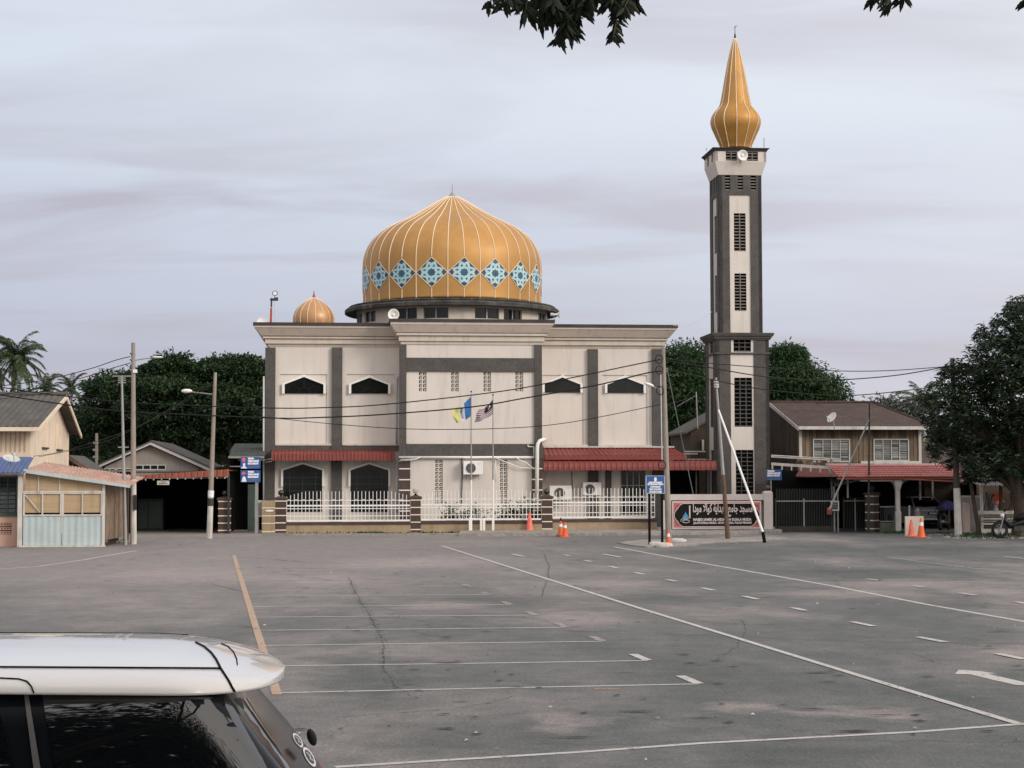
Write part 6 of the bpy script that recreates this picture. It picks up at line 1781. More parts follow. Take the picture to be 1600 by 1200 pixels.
# low garden wall with iron rail inside the porch
o = thing('low_wall', 'mossy low wall with iron rail under the porch arch', 'low wall', loc=FC.w(pu(1377), .2, 0), rz=YAW)
L_ = pu(1401) - pu(1377)
MB().box(0, L_, 0, .12, 0, pz(1390, 817)).build('wall', mat('mossy_cement', (.10, .105, .085), var=.4, streak=.5), o)
for y in (792, 815): MB().box(0, L_, .04, .07, pz(1390, y) - .02, pz(1390, y) + .02).build('rail', CEMENT, o)
for i in range(9): MB().box(L_ * (i + .5) / 9 - .008, L_ * (i + .5) / 9 + .008, .045, .065, pz(1390, 815), pz(1390, 792)).build('bar', IRON, o)
o = thing('porch_gate', 'folded grey metal gate standing open beside the parked car', 'gate', loc=FC.w(pu(1421), .1, 0), rz=YAW + rad(70))
zt = pz(1421, 791)
for u in (0, 1.3): MB().box(u - .02, u + .02, -.02, .02, 0, zt).build('stile', PIPE, o)
for z in (.15, zt * .55, zt): MB().box(-.02, 1.32, -.018, .018, z - .02, z + .02).build('rail', PIPE, o)
for i in range(8): MB().box(1.3 * (i + .5) / 8 - .008, 1.3 * (i + .5) / 8 + .008, -.008, .008, .15, zt).build('bar', GALV, o)

# dark gates between minaret and wooden house
FD = Fr(1255, 68)
dz2 = lambda y, v=0: FD.uz(1255, y, v)[1]
du2 = lambda x, v=0: FD.uz(x, 800, v)[0]
def irongate(label, x0, x1, ytop, spikes=True, nb_=20, fr_y=(783, 826), v=0, solid=.45):
    a, b = du2(x0, v), du2(x1, v)
    o = thing('iron_gate', label, 'gate', loc=FD.w(a, v, 0), rz=YAW, group='dark iron gates by the minaret')
    w = b - a; zt = dz2(ytop, v); zr1 = dz2(fr_y[0], v)
    for z in (.08, zr1): MB().box(0, w, -.02, .02, z - .02, z + .025).build('rail', GALV if z > 1 else IRON, o)
    for f in (0, .5, 1): MB().box(w * f - .025, w * f + .025, -.025, .025, 0, zr1 + .1).build('stile', IRON if f != .5 else GALV, o)
    mb = MB()
    for i in range(nb_): u = w * (i + .5) / nb_; mb.box(u - .01, u + .01, -.01, .01, .08, zt - .04 * (i % 2))
    mb.build('bars', IRON, o)
    MB().box(.02, w - .02, .012, .02, .1, zr1 * solid * 1.3).build('lower_panel', BLACK, o)
    return o
irongate('wide dark iron sliding gate right of the minaret', 1212, 1300, 763, nb_=34)
irongate('narrow dark iron gate beside the last striped pillar', 1318, 1354, 776, nb_=14, v=.4)
mb = MB(); a, b = du2(1212, .2), du2(1303, .2)
o = thing('gate_kerb', 'dark concrete kerb under the wide sliding gate', 'kerb', loc=FD.w(a, 0, 0), rz=YAW)
MB().box(0, b - a, -.1, .15, 0, dz2(822)).build('kerb', mat('dark_kerb', (.05, .045, .04), var=.3), o)
MB().box(0, b - a, -.102, -.1005, .02, dz2(824)).build('kerb_face', MATS['dark_kerb'], o)
# pergola frame with white pegs
o = thing('pergola', 'white rusty pergola frame with short pegs beside the minaret', 'pergola', FD)
a = FD.uz(1205, 725, .6); b = FD.uz(1297.5, 731, .6)
mb = MB(); mb.hexa([(a[0], .55, a[1] - .05), (b[0], .55, b[1] - .05), (b[0], .6, b[1] - .05), (a[0], .6, a[1] - .05), (a[0], .55, a[1] + .06), (b[0], .55, b[1] + .06), (b[0], .6, b[1] + .06), (a[0], .6, a[1] + .06)]); mb.build('front_board', DIRTYW, o)
for i in range(7):
    t = (i + .1) / 6.2; u, z = a[0] + (b[0] - a[0]) * t, a[1] + (b[1] - a[1]) * t; MB().box(u - .025, u + .025, .54, .6, z - .20, z - .04).build('peg', DIRTYW, o)
for y, dv in ((711.5, 1.0), (714, 1.4)):
    a_, b_ = FD.uz(1205, y, dv), FD.uz(1312, y + 6, dv); MB().tube((a_[0], dv, a_[1]), (b_[0], dv, b_[1]), .03, n=6).build('pipe', DIRTYW, o)
u = du2(1299.8, .5); MB().box(u - .03, u + .03, .47, .53, 0, dz2(717, .5)).build('post', GALV, o)
mb = MB(); mb.slab((FD.uz(1243, 743, .8)[0], .8, FD.uz(1243, 744, .8)[1]), (FD.uz(1308, 746, .8)[0], .8, FD.uz(1308, 746, .8)[1]), (FD.uz(1308, 732, 2.5)[0], 2.5, FD.uz(1308, 732, 2.5)[1]), (FD.uz(1250, 732, 2.5)[0], 2.5, FD.uz(1250, 732, 2.5)[1]), .03)
mb.build('red_sheet', mat('dark_red_sheet', (.12, .04, .035), var=.2), o)
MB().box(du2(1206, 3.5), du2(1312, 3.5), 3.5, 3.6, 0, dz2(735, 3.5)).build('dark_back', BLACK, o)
a, b, z0, z1 = FD.rect(1243, 717, 1312, 731, 2.6)
mb = MB(); random.seed(9)
for i in range(26): u = a + (b - a) * random.random(); z = z0 + (z1 - z0) * random.uniform(.2, .8); mb.box(u, u + random.uniform(.05, .3), 2.5, 2.62, z, z + random.uniform(.03, .2))
mb.build('stored_timber', WOOD, o)
# carport awning sheet
o = thing('tin_awning', 'striped grey tin sheet awning over the small iron gate', 'awning', FD)
A_, B_ = FD.uz(1305, 755, -.2), FD.uz(1355, 747, -.2)
mb = MB(); mb.corr((A_[0], -.2, A_[1] - .09), (B_[0], -.2, B_[1] - .0), (B_[0], .5, B_[1] + .10), (A_[0], .5, A_[1] + .14), 5, .015, .01); mb.build('sheet', LOUV, o)
MB().path([(A_[0], -.15, A_[1] - .1), (B_[0], -.15, B_[1] - .02)], .02, 5).build('bar', GALV, o)
for px_, y0, y1 in ((1303.5, 760, 826), (1309, 764, 822), (1325, 748, 778)):
    u = du2(px_, -.1); MB().box(u - .028, u + .028, -.13, -.07, (0 if y1 > 800 else dz2(y1)), dz2(y0)).build('post', GALV if px_ != 1325 else PIPE, o)
# framed notice and red box at the gate
a, b, z0, z1 = FD.rect(1298.5, 782.5, 1311, 798, -.25)
o = thing('framed_notice', 'small white framed notice hung on the iron gate post', 'notice', loc=FD.w(a, -.25, z0), rz=YAW)
mb = MB(); lframe(mb, 0, b - a, 0, z1 - z0, 0, .05, .045); mb.build('frame', WHITE, o)
MB().box(.04, b - a - .04, .02, .04, .04, z1 - z0 - .04).build('face', IRON, o)
mb = MB()
for i in range(4): z = .09 + .065 * i; mb.box(.06, b - a - .07, .012, .02, z, z + .035)
mb.build('text_lines', LOUV, o)
a, b, z0, z1 = FD.rect(1293, 793, 1300, 804, -.3)
o = thing('letterbox', 'small faded red letterbox hanging on the gate', 'letterbox', loc=FD.w(a, -.3, z0), rz=YAW)
MB().box(0, b - a, 0, .12, 0, z1 - z0).build('box', mat('letter_red', (.33, .10, .08)), o, bevel=.01); MB().box(.03, b - a - .03, -.01, 0, z1 - z0 - .08, z1 - z0 - .05).build('slot', BLACK, o)

# ---- parked silver saloon under the porch, rear to the road
def sedan(loc, rz):
    o = thing('parked_car', 'silver saloon car parked rear outwards under the pink tiled porch', 'car', loc=loc, rz=rz)
    W = .86
    def loft(levels, nm, m, par=o, n=8):
        # level: (z, y_rear, y_front, halfwidth, corner radius)
        vs_, fs_ = [], []
        for z, y0, y1, hw, r in levels:
            for cx, cy, a0 in ((hw - r, y0 + r, -PI / 2), (hw - r, y1 - r, 0), (-hw + r, y1 - r, PI / 2), (-hw + r, y0 + r, PI)):
                for i in range(n): t = a0 + PI / 2 * i / (n - 1); vs_.append((cx + r * math.cos(t), cy + r * math.sin(t), z))
        m_ = 4 * n
        for i in range(len(levels) - 1):
            for j in range(m_): k = (j + 1) % m_; fs_.append((i * m_ + j, i * m_ + k, (i + 1) * m_ + k, (i + 1) * m_ + j))
        fs_ += [tuple(range(m_ - 1, -1, -1)), tuple(range((len(levels) - 1) * m_, len(levels) * m_))]
        mb = MB(); mb.add(vs_, fs_); return mb.build(nm, m, par, smooth='auto')
    loft([(.22, .12, 4.3, .80, .25), (.34, .02, 4.4, .86, .25), (.55, .0, 4.45, .87, .25), (.78, .06, 4.4, .86, .25), (.90, .10, 4.2, .84, .22), (.97, .22, 3.6, .80, .2)], 'body', SILVER)
    loft([(.95, .55, 3.3, .74, .2), (1.15, .85, 2.8, .68, .2), (1.34, 1.25, 2.35, .60, .2)], 'cabin_glass', CARG)
    loft([(1.34, 1.2, 2.4, .60, .2), (1.39, 1.3, 2.3, .55, .2), (1.42, 1.5, 2.1, .45, .2)], 'roof', SILVER)
    for s_ in (-1, 1):
        MB().path([(s_ * .73, .55, .95), (s_ * .66, .9, 1.16), (s_ * .57, 1.28, 1.36)], .035, 6).build('rear_pillar', SILVER, o)
        mb = MB(); mb.rings([(s_ * .86 - .28 * (s_ > 0), s_ * .86 + .28 * (s_ < 0), .02, .16, .60), (s_ * .86 - .22 * (s_ > 0), s_ * .86 + .22 * (s_ < 0), .06, .2, .80)]); mb.build('tail_light', REDL if s_ > 0 else mat('lamp_clear', (.6, .6, .6), rough=.2), o)
        for y in (.75, 3.5):
            w = MB(); w.lathe([(.2, -.09), (.3, -.09), (.31, -.05), (.31, .05), (.3, .09), (.2, .09)], n=20); w.v = [(s_ * .78 + p[2], y + p[0], .31 + p[1]) for p in w.v]; tyre = w.build('wheel', RUBBER, o, smooth='auto')
            w = MB(); w.lathe([(.01, -.07), (.2, -.07), (.2, .07), (.01, .07)], n=14); w.v = [(s_ * .78 + p[2], y + p[0], .31 + p[1]) for p in w.v]; w.build('rim', SILVER, tyre)
    MB().box(-.24, .24, -.012, .02, .62, .74).build('number_plate', BLACK, o); MB().box(-.19, .19, -.016, -.012, .65, .71).build('plate_letters', SIGNW, o)
    MB().box(-.55, .55, .045, .10, .80, .825).build('chrome_strip', SIGNW, o)
    MB().box(-.75, .75, -.035, .1, .40, .46).build('bumper_strip', SIGNW, o, bevel=.01)
    MB().box(-.72, .72, -.03, .1, .24, .38).build('lower_bumper', BLACK, o)
    return o
p = at(1457, 740, 68.2); sedan(Vector((p.x, p.y, .10)), YAW + rad(3)).scale = (.82, .82, .90)
ground_poly('porch_floor', [(1378, 831), (1500, 831.5), (1540, 829), (1500, 812), (1378, 812)], 0, .10, CEMP)
ground_poly('shop_floor', [(1500, 834), (1640, 834), (1640, 812), (1500, 812)], 0, .08, CEMP)
# ---- roadside stall at far right
FX = Fr(1560, 65.5)
xz = lambda y, v=0: FX.uz(1560, y, v)[1]
xu = lambda x, v=0: FX.uz(x, 800, v)[0]
stl = thing('roadside_stall', 'low roadside stall with tin roof and white counter rail under the mango tree', 'stall', FX)
for x in (1534.5, 1565, 1604, 1650):
    u = xu(x); MB().box(u - .05, u + .05, .0, .1, 0, xz(757)).build('post', DIRTYW if x < 1540 else WOODD, stl)
mb = MB(); mb.corr((xu(1534), -.5, xz(759, -.5)), (xu(1700), -.5, xz(756, -.5)), (xu(1700), 3, xz(748, 3)), (xu(1534), 3, xz(750, 3)), 26, .02, .01); mb.build('roof', CEMENT, stl)
MB().box(xu(1500), xu(1700), 4, 4.1, 0, xz(750)).build('back_wall', WOODD, stl)
MB().box(xu(1527), xu(1700), -.1, .05, xz(803.5), xz(798)).build('counter_top', DIRTYW, stl)
for i, y in enumerate((806.5, 810.5, 814.5, 818.5)): MB().box(xu(1533), xu(1700), -.02, .03, xz(y + 1.2), xz(y - 1.2)).build('counter_slat', DIRTYW if i % 2 else CEMENT, stl)
MB().box(xu(1532), xu(1700), .04, .1, 0, xz(805)).build('counter_front', mat('mossy_board', (.06, .07, .04), var=.4, streak=.4), stl)
MB().box(xu(1528), xu(1700), -.2, -.12, 0, xz(826)).build('kerb_slab', DIRTYW, stl)
mb = MB(); u = xu(1520, 1.2)
o = thing('wall_panel', 'pale plastered wall panel behind the leaning dark post', 'wall', FX)
MB().box(xu(1503, 1), xu(1533, 1), 1, 1.15, 0, xz(774, 1)).build('panel', mat('plaster_grey', (.32, .30, .27), streak=.4, var=.15), o)
MB().box(xu(1503, 1), xu(1533, 1), .99, 1.0, xz(777, 1), xz(775, 1)).build('ledge', DIRTYW, o)
o = thing('granite_block', 'upright pinkish slab standing beside the whitewashed pole', 'slab', loc=FX.w(xu(1511, -.3), -.3, .08), rz=YAW)
h = 4.6 * 65.2 / FPX; MB().prism([(-h, 0), (h, 0), (h, xz(788, -.3) - .12), (h - .08, xz(785.5, -.3) - .08), (-h, xz(784.5, -.3) - .08)], 0, .18).build('slab', mat('slab_pink', (.50, .36, .33), var=.1), o)
# orange jacket / goods hanging in the stall, tarpaulins
o = thing('orange_cooler', 'bright orange box hung inside the stall above the counter', 'box', loc=FX.w(xu(1561.5, .8), .8, xz(784.5, .8)), rz=YAW)
w, h = 7.5 * .0245, (xz(772, .8) - xz(784.5, .8))
MB().box(-w, w, 0, .3, .05, h).build('box', mat('bright_orange', (.75, .10, .02), var=.15, scale=6), o, bevel=.02); MB().box(-w - .02, w + .02, -.02, .32, 0, .05).build('lid', DIRTYW, o)
o = thing('pink_bag', 'small pink bag on a white stand behind the counter', 'bag', loc=FX.w(xu(1556.5, .4), .4, xz(797.5, .4)), rz=YAW)
MB().sphere((0, 0, .28), .10, 7).build('bag', mat('bag_pink', (.60, .22, .20)), o, smooth=True); mb = MB(); mb.lathe([(.09, 0), (.04, .1), (.06, .2)], n=10); mb.build('stand', DIRTYW, o)
for (x0, lab, seed) in ((1584, 'draped pale brown tarpaulin hanging at the right of the stall', 2), (1545, 'grey folded tarpaulin leaning inside the left of the stall', 8)):
    random.seed(seed); u = xu(x0, .9)
    mb = MB(); vs_ = []; nx, nz_ = 20, 12
    z0, z1 = xz(798, .9), xz(770, .9)
    for i in range(nx + 1):
        for j in range(nz_ + 1):
            s_, t = i / nx - .5, j / nz_
            vs_.append((s_ * (.55 - .25 * t * (1 if x0 > 1550 else -.2)) + (.15 * t if x0 < 1550 else 0), .08 * math.sin(s_ * 34 + seed) + .04 * math.sin(t * 5 + s_ * 9), z0 + (z1 - z0) * t * (1 if x0 > 1550 else .85 - .5 * s_)))
    mb.add(vs_, [(i * (nz_ + 1) + j, (i + 1) * (nz_ + 1) + j, (i + 1) * (nz_ + 1) + j + 1, i * (nz_ + 1) + j + 1) for i in range(nx) for j in range(nz_)])
    f = mb.build('tarpaulin', mat('tarp_brown', (.34, .27, .21), var=.2, scale=4) if x0 > 1550 else mat('tarp_grey', (.32, .31, .29), var=.2, scale=4), smooth=True, recalc=False)
    f.location = FX.w(u, .9, 0); f.rotation_euler.z = YAW; f.modifiers.new('s', 'SOLIDIFY').thickness = .01
    tag(f, lab, 'tarpaulin')
# motorcycle parked at the far right edge, and a covered scooter by the pole
def motorbike(label, loc, rz, body, s=1.0, cover=False):
    o = thing('motorcycle', label, 'motorcycle', loc=loc, rz=rz, group='motorcycles at the right road edge')
    for x, nm in ((-.6, 'wheel'), (.62, 'wheel')):
        mb = MB(); mb.lathe([(.2, -.045), (.27, -.05), (.295, -.02), (.295, .02), (.27, .05), (.2, .045)], n=22, cap=False); mb.v = [(x + p[0], p[2], .295 + p[1]) for p in mb.v]; w = mb.build(nm, RUBBER, o, smooth=True)
        mb = MB(); mb.tube((x, -.05, .295), (x, .05, .295), .05, n=8)
        for k in range(6): t = PI * k / 3; mb.tube((x, 0, .295), (x + .22 * math.cos(t), 0, .295 + .22 * math.sin(t)), .012, n=5)
        mb.build('rim', GALV, w)
    mb = MB(); mb.path([(-.62, 0, .60), (-.35, 0, .62), (0, 0, .50), (.25, 0, .42), (.42, 0, .62), (.47, 0, .86)], [.07, .11, .13, .10, .09, .05], 8); mb.build('body', body, o, smooth=True)
    mb = MB(); mb.path([(-.75, 0, .76), (-.45, 0, .80), (-.1, 0, .76), (.12, 0, .66)], [.05, .12, .12, .04], 8); mb.build('seat', RUBBER, o, smooth=True)
    mb = MB(); mb.path([(.62, -.06, .30), (.50, -.06, .72), (.44, 0, .92)], .022, 6); mb.path([(.62, .06, .30), (.50, .06, .72), (.44, 0, .92)], .022, 6); mb.build('fork', GALV, o)
    mb = MB(); mb.path([(.32, -.33, 1.0), (.42, -.18, 1.0), (.45, 0, .93), (.42, .18, 1.0), (.32, .33, 1.0)], .018, 6); mb.build('handlebar', BLACK, o)
    mb = MB(); mb.sphere((.52, 0, .80), .085, 7); mb.build('headlight', mat('lamp_clear', (.6, .6, .6), rough=.2), o, smooth=True)
    mb = MB(); mb.path([(.35, 0, .5), (.62, 0, .62), (.86, 0, .48)], [.02, .05, .02], 6); mb.build('mudguard', body, o, smooth=True)
    mb = MB(); mb.path([(-.2, -.12, .3), (-.8, -.14, .36)], [.03, .045], 8); mb.build('exhaust', GALV, o)
    mb = MB(); mb.box(-.15, .15, -.1, .1, .22, .46); mb.build('engine', IRON, o, bevel=.03)
    mb = MB(); mb.path([(-.78, 0, .70), (-.92, 0, .60), (-.95, 0, .45)], [.03, .06, .03], 6); mb.build('rear_fender', BLACK, o, smooth=True)
    mb = MB(); mb.tube((.0, -.08, .3), (.0, -.3, 0), .014, n=5); mb.build('side_stand', IRON, o)
    return o
p = gp(1590, 841); motorbike('black motorcycle parked at the far right edge before the stall counter', Vector((p.x, p.y, 0)), rad(178), mat('bike_black', (.008, .009, .010), rough=.3))
p = gp(1484, 833.5); motorbike('scooter with a deep blue cover cloth beside the silver car', Vector((p.x, p.y + .8, .1)), rad(62), mat('bike_dark', (.01, .01, .014), rough=.3))
mb = MB(); random.seed(12)
vs_ = []; nx, ny = 16, 10
for i in range(nx + 1):
    for j in range(ny + 1):
        s_, t = i / nx * 2 - 1, j / ny * 2 - 1
        r = max(abs(s_), abs(t)); z = 1.02 - .36 * r ** 2.2 - .03 * math.sin(9 * s_ + 5 * t)
        vs_.append((s_ * .36, t * .42, z))
mb.add(vs_, [(i * (ny + 1) + j, (i + 1) * (ny + 1) + j, (i + 1) * (ny + 1) + j + 1, i * (ny + 1) + j + 1) for i in range(nx) for j in range(ny)])
cv = mb.build('cover_cloth', mat('cloth_blue', (.035, .035, .13), rough=.7, var=.2), smooth=True); cv.modifiers.new('s', 'SOLIDIFY').thickness = .01
cv.location = (p.x + .1, p.y + .75, .22); cv.rotation_euler.z = YAW; tag(cv, 'deep blue cloth draped over the scooter by the car', 'cloth')
# brown roof and pale gable seen behind the mango tree
FY = Fr(1460, 78)
o = thing('rear_house', 'brown roofed house half hidden behind the mango tree', 'house', FY)
a, b = FY.uz(1436, 700)[0], FY.uz(1560, 700)[0]
mb = MB(); mb.slab((a, 0, FY.uz(1460, 727)[1]), (b, 0, FY.uz(1460, 727)[1]), (b, 4, FY.uz(1460, 690, 4)[1]), (a, 4, FY.uz(1460, 690, 4)[1]), .05); mb.build('roof', ROOFB, o)
MB().box(a + .3, b - .3, .5, 6, 0, FY.uz(1460, 727)[1]).build('wall', mat('wall_pale', (.42, .40, .36), streak=.4), o)
MB().box(FY.uz(1526, 700, -.6)[0], FY.uz(1551, 700, -.6)[0], -.7, -.5, 0, FY.uz(1540, 716, -.6)[1]).build('pale_gable', DIRTYW, o)
# dark house behind, between mosque and minaret
FZ = Fr(1085, 80)
o = thing('rear_house', 'dark wooden house seen in the gap between mosque and minaret', 'house', FZ)
a, b = FZ.uz(1071, 700)[0], FZ.uz(1135, 700)[0]
A_, B_ = FZ.uz(1071, 675, -.3), FZ.uz(1103, 657.5, -.3)
s_ = (B_[1] - A_[1]) / (B_[0] - A_[0]); P3_ = (B_[0] + 1.2, B_[1] + 1.2 * s_)
mb = MB(); mb.hexa([(A_[0], -.35, A_[1] - .1), (P3_[0], -.35, P3_[1] - .1), (P3_[0], 5, P3_[1] - .1), (A_[0], 5, A_[1] - .1), (A_[0], -.35, A_[1]), (P3_[0], -.35, P3_[1]), (P3_[0], 5, P3_[1]), (A_[0], 5, A_[1])]); mb.build('roof', ASB, o)
mb = MB(); mb.prism([(A_[0] + .3, 0), (P3_[0], 0), (P3_[0], P3_[1] - .1), (A_[0] + .3, A_[1] - .02)], 0, 5); mb.build('wall', WOODD, o)
for y, x0, x1 in ((705.5, 1068, 1103), (709, 1068, 1090), (717.8, 1074, 1103)): MB().box(FZ.uz(x0, y, -1)[0], FZ.uz(x1, y, -1)[0], -1.05, -1, FZ.uz(1085, y + 1, -1)[1], FZ.uz(1085, y - 1, -1)[1]).build('gutter', PIPE, o)
MB().box(FZ.uz(1097, 700, -.1)[0], FZ.uz(1100, 700, -.1)[0], -.12, -.02, FZ.uz(1097, 704, -.1)[1], FZ.uz(1097, 687, -.1)[1]).build('window_strip', PIPE, o)
p = at(1090, 660, 79); o = thing('antenna_pole', 'short television mast on the dark roof between mosque and minaret', 'antenna pole', loc=p)
MB().tube((0, 0, -.3), (-.06, 0, 1.4), .03, n=6).build('mast', GALV, o); MB().path([(-.95, 0, .72), (-.03, 0, 1.25)], .015, 4).build('boom', GALV, o)
# ================================================================== VEGETATION
def leaves(name, C, Dr, Ln, Wd, m, parent, seed=0, up=0.0):
    """C (N,3) leaf bases, Dr (N,3) directions, Ln, Wd (N,) sizes: one pointed six-sided leaf each"""
    rg = np.random.default_rng(seed)
    n = len(C)
    d = Dr / (np.linalg.norm(Dr, axis=1, keepdims=True) + 1e-9)
    r = rg.normal(size=(n, 3)); r[:, 2] += up; s_ = np.cross(d, r); s_ /= (np.linalg.norm(s_, axis=1, keepdims=True) + 1e-9)
    nn = np.cross(s_, d)
    L_, W2 = Ln[:, None], Wd[:, None] / 2
    V = np.stack([C, C + d * L_ * .35 + s_ * W2 + nn * L_ * .05, C + d * L_ - nn * L_ * .08, C + d * L_ * .35 - s_ * W2 + nn * L_ * .05], 1).reshape(-1, 3)
    me = bpy.data.meshes.new(name)
    me.vertices.add(4 * n); me.vertices.foreach_set('co', V.ravel().astype(np.float32))
    me.loops.add(4 * n); me.loops.foreach_set('vertex_index', np.arange(4 * n, dtype=np.int32))
    me.polygons.add(n); me.polygons.foreach_set('loop_start', np.arange(0, 4 * n, 4, dtype=np.int32)); me.polygons.foreach_set('loop_total', np.full(n, 4, dtype=np.int32))
    me.update(calc_edges=True); me.validate(); me.materials.append(m)
    o = bpy.data.objects.new(name, me); COL.objects.link(o); o.parent = parent
    return o
def crown(name, blobs, m, parent, nclump, per, sig, Ln, Wd, seed=1, flat=.5, droop=.0, inner=.35, skin=.12):
    """clumps of leaves spread over and inside a set of ellipsoids"""
    rg = np.random.default_rng(seed)
    B = np.array(blobs, float)
    wts = (B[:, 3] * B[:, 4] + B[:, 3] * B[:, 5] + B[:, 4] * B[:, 5]); wts /= wts.sum()
    k = rg.choice(len(B), nclump, p=wts)
    u = rg.normal(size=(nclump, 3)); u /= np.linalg.norm(u, axis=1, keepdims=True)
    rr = np.where(rg.random(nclump) < inner, rg.random(nclump) ** .5 * .85, 1 + rg.normal(size=nclump) * skin)
    cc = B[k, :3] + u * B[k, 3:6] * rr[:, None]
    cc = cc[cc[:, 2] > .3]
    nc = len(cc)
    cs = sig * (.6 + .8 * rg.random(nc))
    idx = np.repeat(np.arange(nc), per)
    off = rg.normal(size=(len(idx), 3)) * cs[idx][:, None]; off[:, 2] *= flat
    P = cc[idx] + off
    dr = off + rg.normal(size=off.shape) * cs[idx][:, None] * .8; dr[:, 2] -= droop * cs[idx]
    n = len(P)
    return leaves(name, P, dr, Ln * (.6 + .8 * rg.random(n)), Wd * (.6 + .8 * rg.random(n)), m, parent, seed)
def pads(name, blobs, m, parent, npad, per, pr, Ln, Wd, seed=1, flat=.42, droop=.0, up=1.5, spread=.08):
    """foliage pads: flattened domes of leaves spread over the crown's surface, bright above and open below"""
    rg = np.random.default_rng(seed)
    B = np.array(blobs, float)
    w = (B[:, 3] * B[:, 4] + B[:, 3] * B[:, 5] + B[:, 4] * B[:, 5]); w /= w.sum()
    k = rg.choice(len(B), npad, p=w)
    u = rg.normal(size=(npad, 3)); u[:, 2] += .25; u /= np.linalg.norm(u, axis=1, keepdims=True)
    cc = B[k, :3] + u * B[k, 3:6] * (.55 + .5 * rg.random(npad))[:, None]
    cc = cc[cc[:, 2] > .6]; npad = len(cc)
    R_ = pr * (.55 + .9 * rg.random(npad) ** 1.5)
    idx = np.repeat(np.arange(npad), per)
    v = rg.normal(size=(len(idx), 3)); v /= np.linalg.norm(v, axis=1, keepdims=True)
    v[:, 2] = np.where(rg.random(len(idx)) < .8, np.abs(v[:, 2]), v[:, 2])
    rad_ = (.80 + .25 * rg.random(len(idx))) * R_[idx] * (1 + .18 * np.sin(v[:, 0] * 7 + idx) * np.cos(v[:, 1] * 6 + idx * 2.1))
    P = cc[idx] + v * rad_[:, None] * np.array([1, 1, flat]) + rg.normal(size=v.shape) * spread
    dr = v * np.array([1, 1, .35]) + rg.normal(size=v.shape) * .5; dr[:, 2] -= droop
    n = len(P)
    return leaves(name, P, dr, Ln * (.6 + .8 * rg.random(n)), Wd * (.6 + .8 * rg.random(n)), m, parent, seed, up)
def limbs(par, base, forks, m=BARK, r0=.3, name='trunk'):
    mb = MB(); b = Vector(base)
    fork_h = forks[0]
    mb.path([b, b + Vector((.1, .05, fork_h * .5)), b + Vector((0, 0, fork_h))], [r0, r0 * .8, r0 * .7], 10)
    t = mb.build(name, m, par, smooth='auto')
    random.seed(len(forks))
    for e in forks[1:]:
        e = Vector(e); s_ = b + Vector((0, 0, fork_h * random.uniform(.7, .98))); mid_ = s_.lerp(e, .5) + Vector((random.uniform(-.3, .3), random.uniform(-.3, .3), .35 * (e - s_).length * .3))
        MB().path([s_, s_.lerp(mid_, .5), mid_, mid_.lerp(e, .55), e], [r0 * .5, r0 * .4, r0 * .3, r0 * .2, r0 * .07], 7).build('limb', m, par, smooth='auto')
def tree(label, px, D, group, blobs_px, m, nclump, per, sig, Ln, Wd, seed, base_h=2.5, cat='tree', flat=.5, droop=0., name='tree', r0=.3, inner=.35, skin=.12, pad=False):
    """blobs_px: (px, py, rx_px, rz_px, depth offset m, ry factor)"""
    b = at(px, 740, D); b.z = 0
    o = thing(name, label, cat, loc=b, group=group)
    bl = []
    for (x, y, rx, rz, dv, ryf) in blobs_px:
        p = at(x, y, D + dv) - b; k = (D + dv) / FPX
        bl.append((p.x, p.y, p.z, rx * k, rx * k * ryf, rz * k))
    limbs(o, (0, 0, 0), [base_h] + [(q[0] * .9, q[1] * .9, q[2]) for q in bl], r0=r0)
    if pad: pads('crown', bl, m, o, nclump, per, sig, Ln, Wd, seed, flat, droop)
    else: crown('crown', bl, m, o, nclump, per, sig, Ln, Wd, seed, flat, droop, inner, skin)
    return o
GL = 'broad rain trees behind the left houses'
tree('wide dark tree rising behind the tall pole and gabled house', 235, 100, GL,
     [(190, 612, 52, 26, 0, 1), (235, 628, 60, 34, -2, 1), (275, 590, 42, 26, 1, 1), (160, 650, 40, 22, -1, 1), (215, 680, 70, 40, 1, 1), (140, 690, 34, 34, 2, 1), (285, 660, 60, 50, 0, 1), (255, 602, 34, 16, 0, 1), (276, 573, 20, 13, 0, 1), (228, 586, 26, 11, 0, 1)],
     LEAFD, 330, 260, .95, .22, .12, 21, 3.0, flat=.40, r0=.45, pad=True)
tree('wide dark tree with flat topped crown left of the mosque corner', 370, 102, GL,
     [(325, 600, 46, 26, 0, 1), (372, 590, 44, 24, 1, 1), (405, 610, 40, 32, 0, 1), (350, 640, 66, 36, -2, 1), (395, 670, 50, 44, 0, 1), (330, 690, 56, 40, 1, 1), (345, 574, 22, 9, 0, 1), (380, 574, 20, 9, 1, 1)],
     LEAFD, 310, 260, .95, .22, .12, 22, 3.0, flat=.40, r0=.45, pad=True)
tree('lower dark tree filling the gap behind the cream house gable', 130, 112, GL,
     [(135, 668, 34, 30, 0, 1), (100, 700, 46, 50, 0, 1), (160, 710, 44, 34, 2, 1), (30, 680, 60, 40, 0, 1), (20, 630, 50, 18, 4, 1)], LEAFD, 520, 30, .5, .32, .16, 23, 2.5, flat=.4, r0=.35)
tree('leafy green tree behind the gap between mosque and minaret', 1078, 92, 'green trees behind the minaret',
     [(1080, 585, 36, 36, 0, 1), (1070, 640, 44, 50, -1, 1), (1062, 565, 16, 14, 0, 1), (1100, 620, 46, 50, 2, 1), (1060, 690, 44, 40, 0, 1), (1092, 560, 26, 14, 0, 1)], LEAFM, 170, 240, .85, .24, .08, 24, 3.0, flat=.8, droop=.5, r0=.35, pad=True)
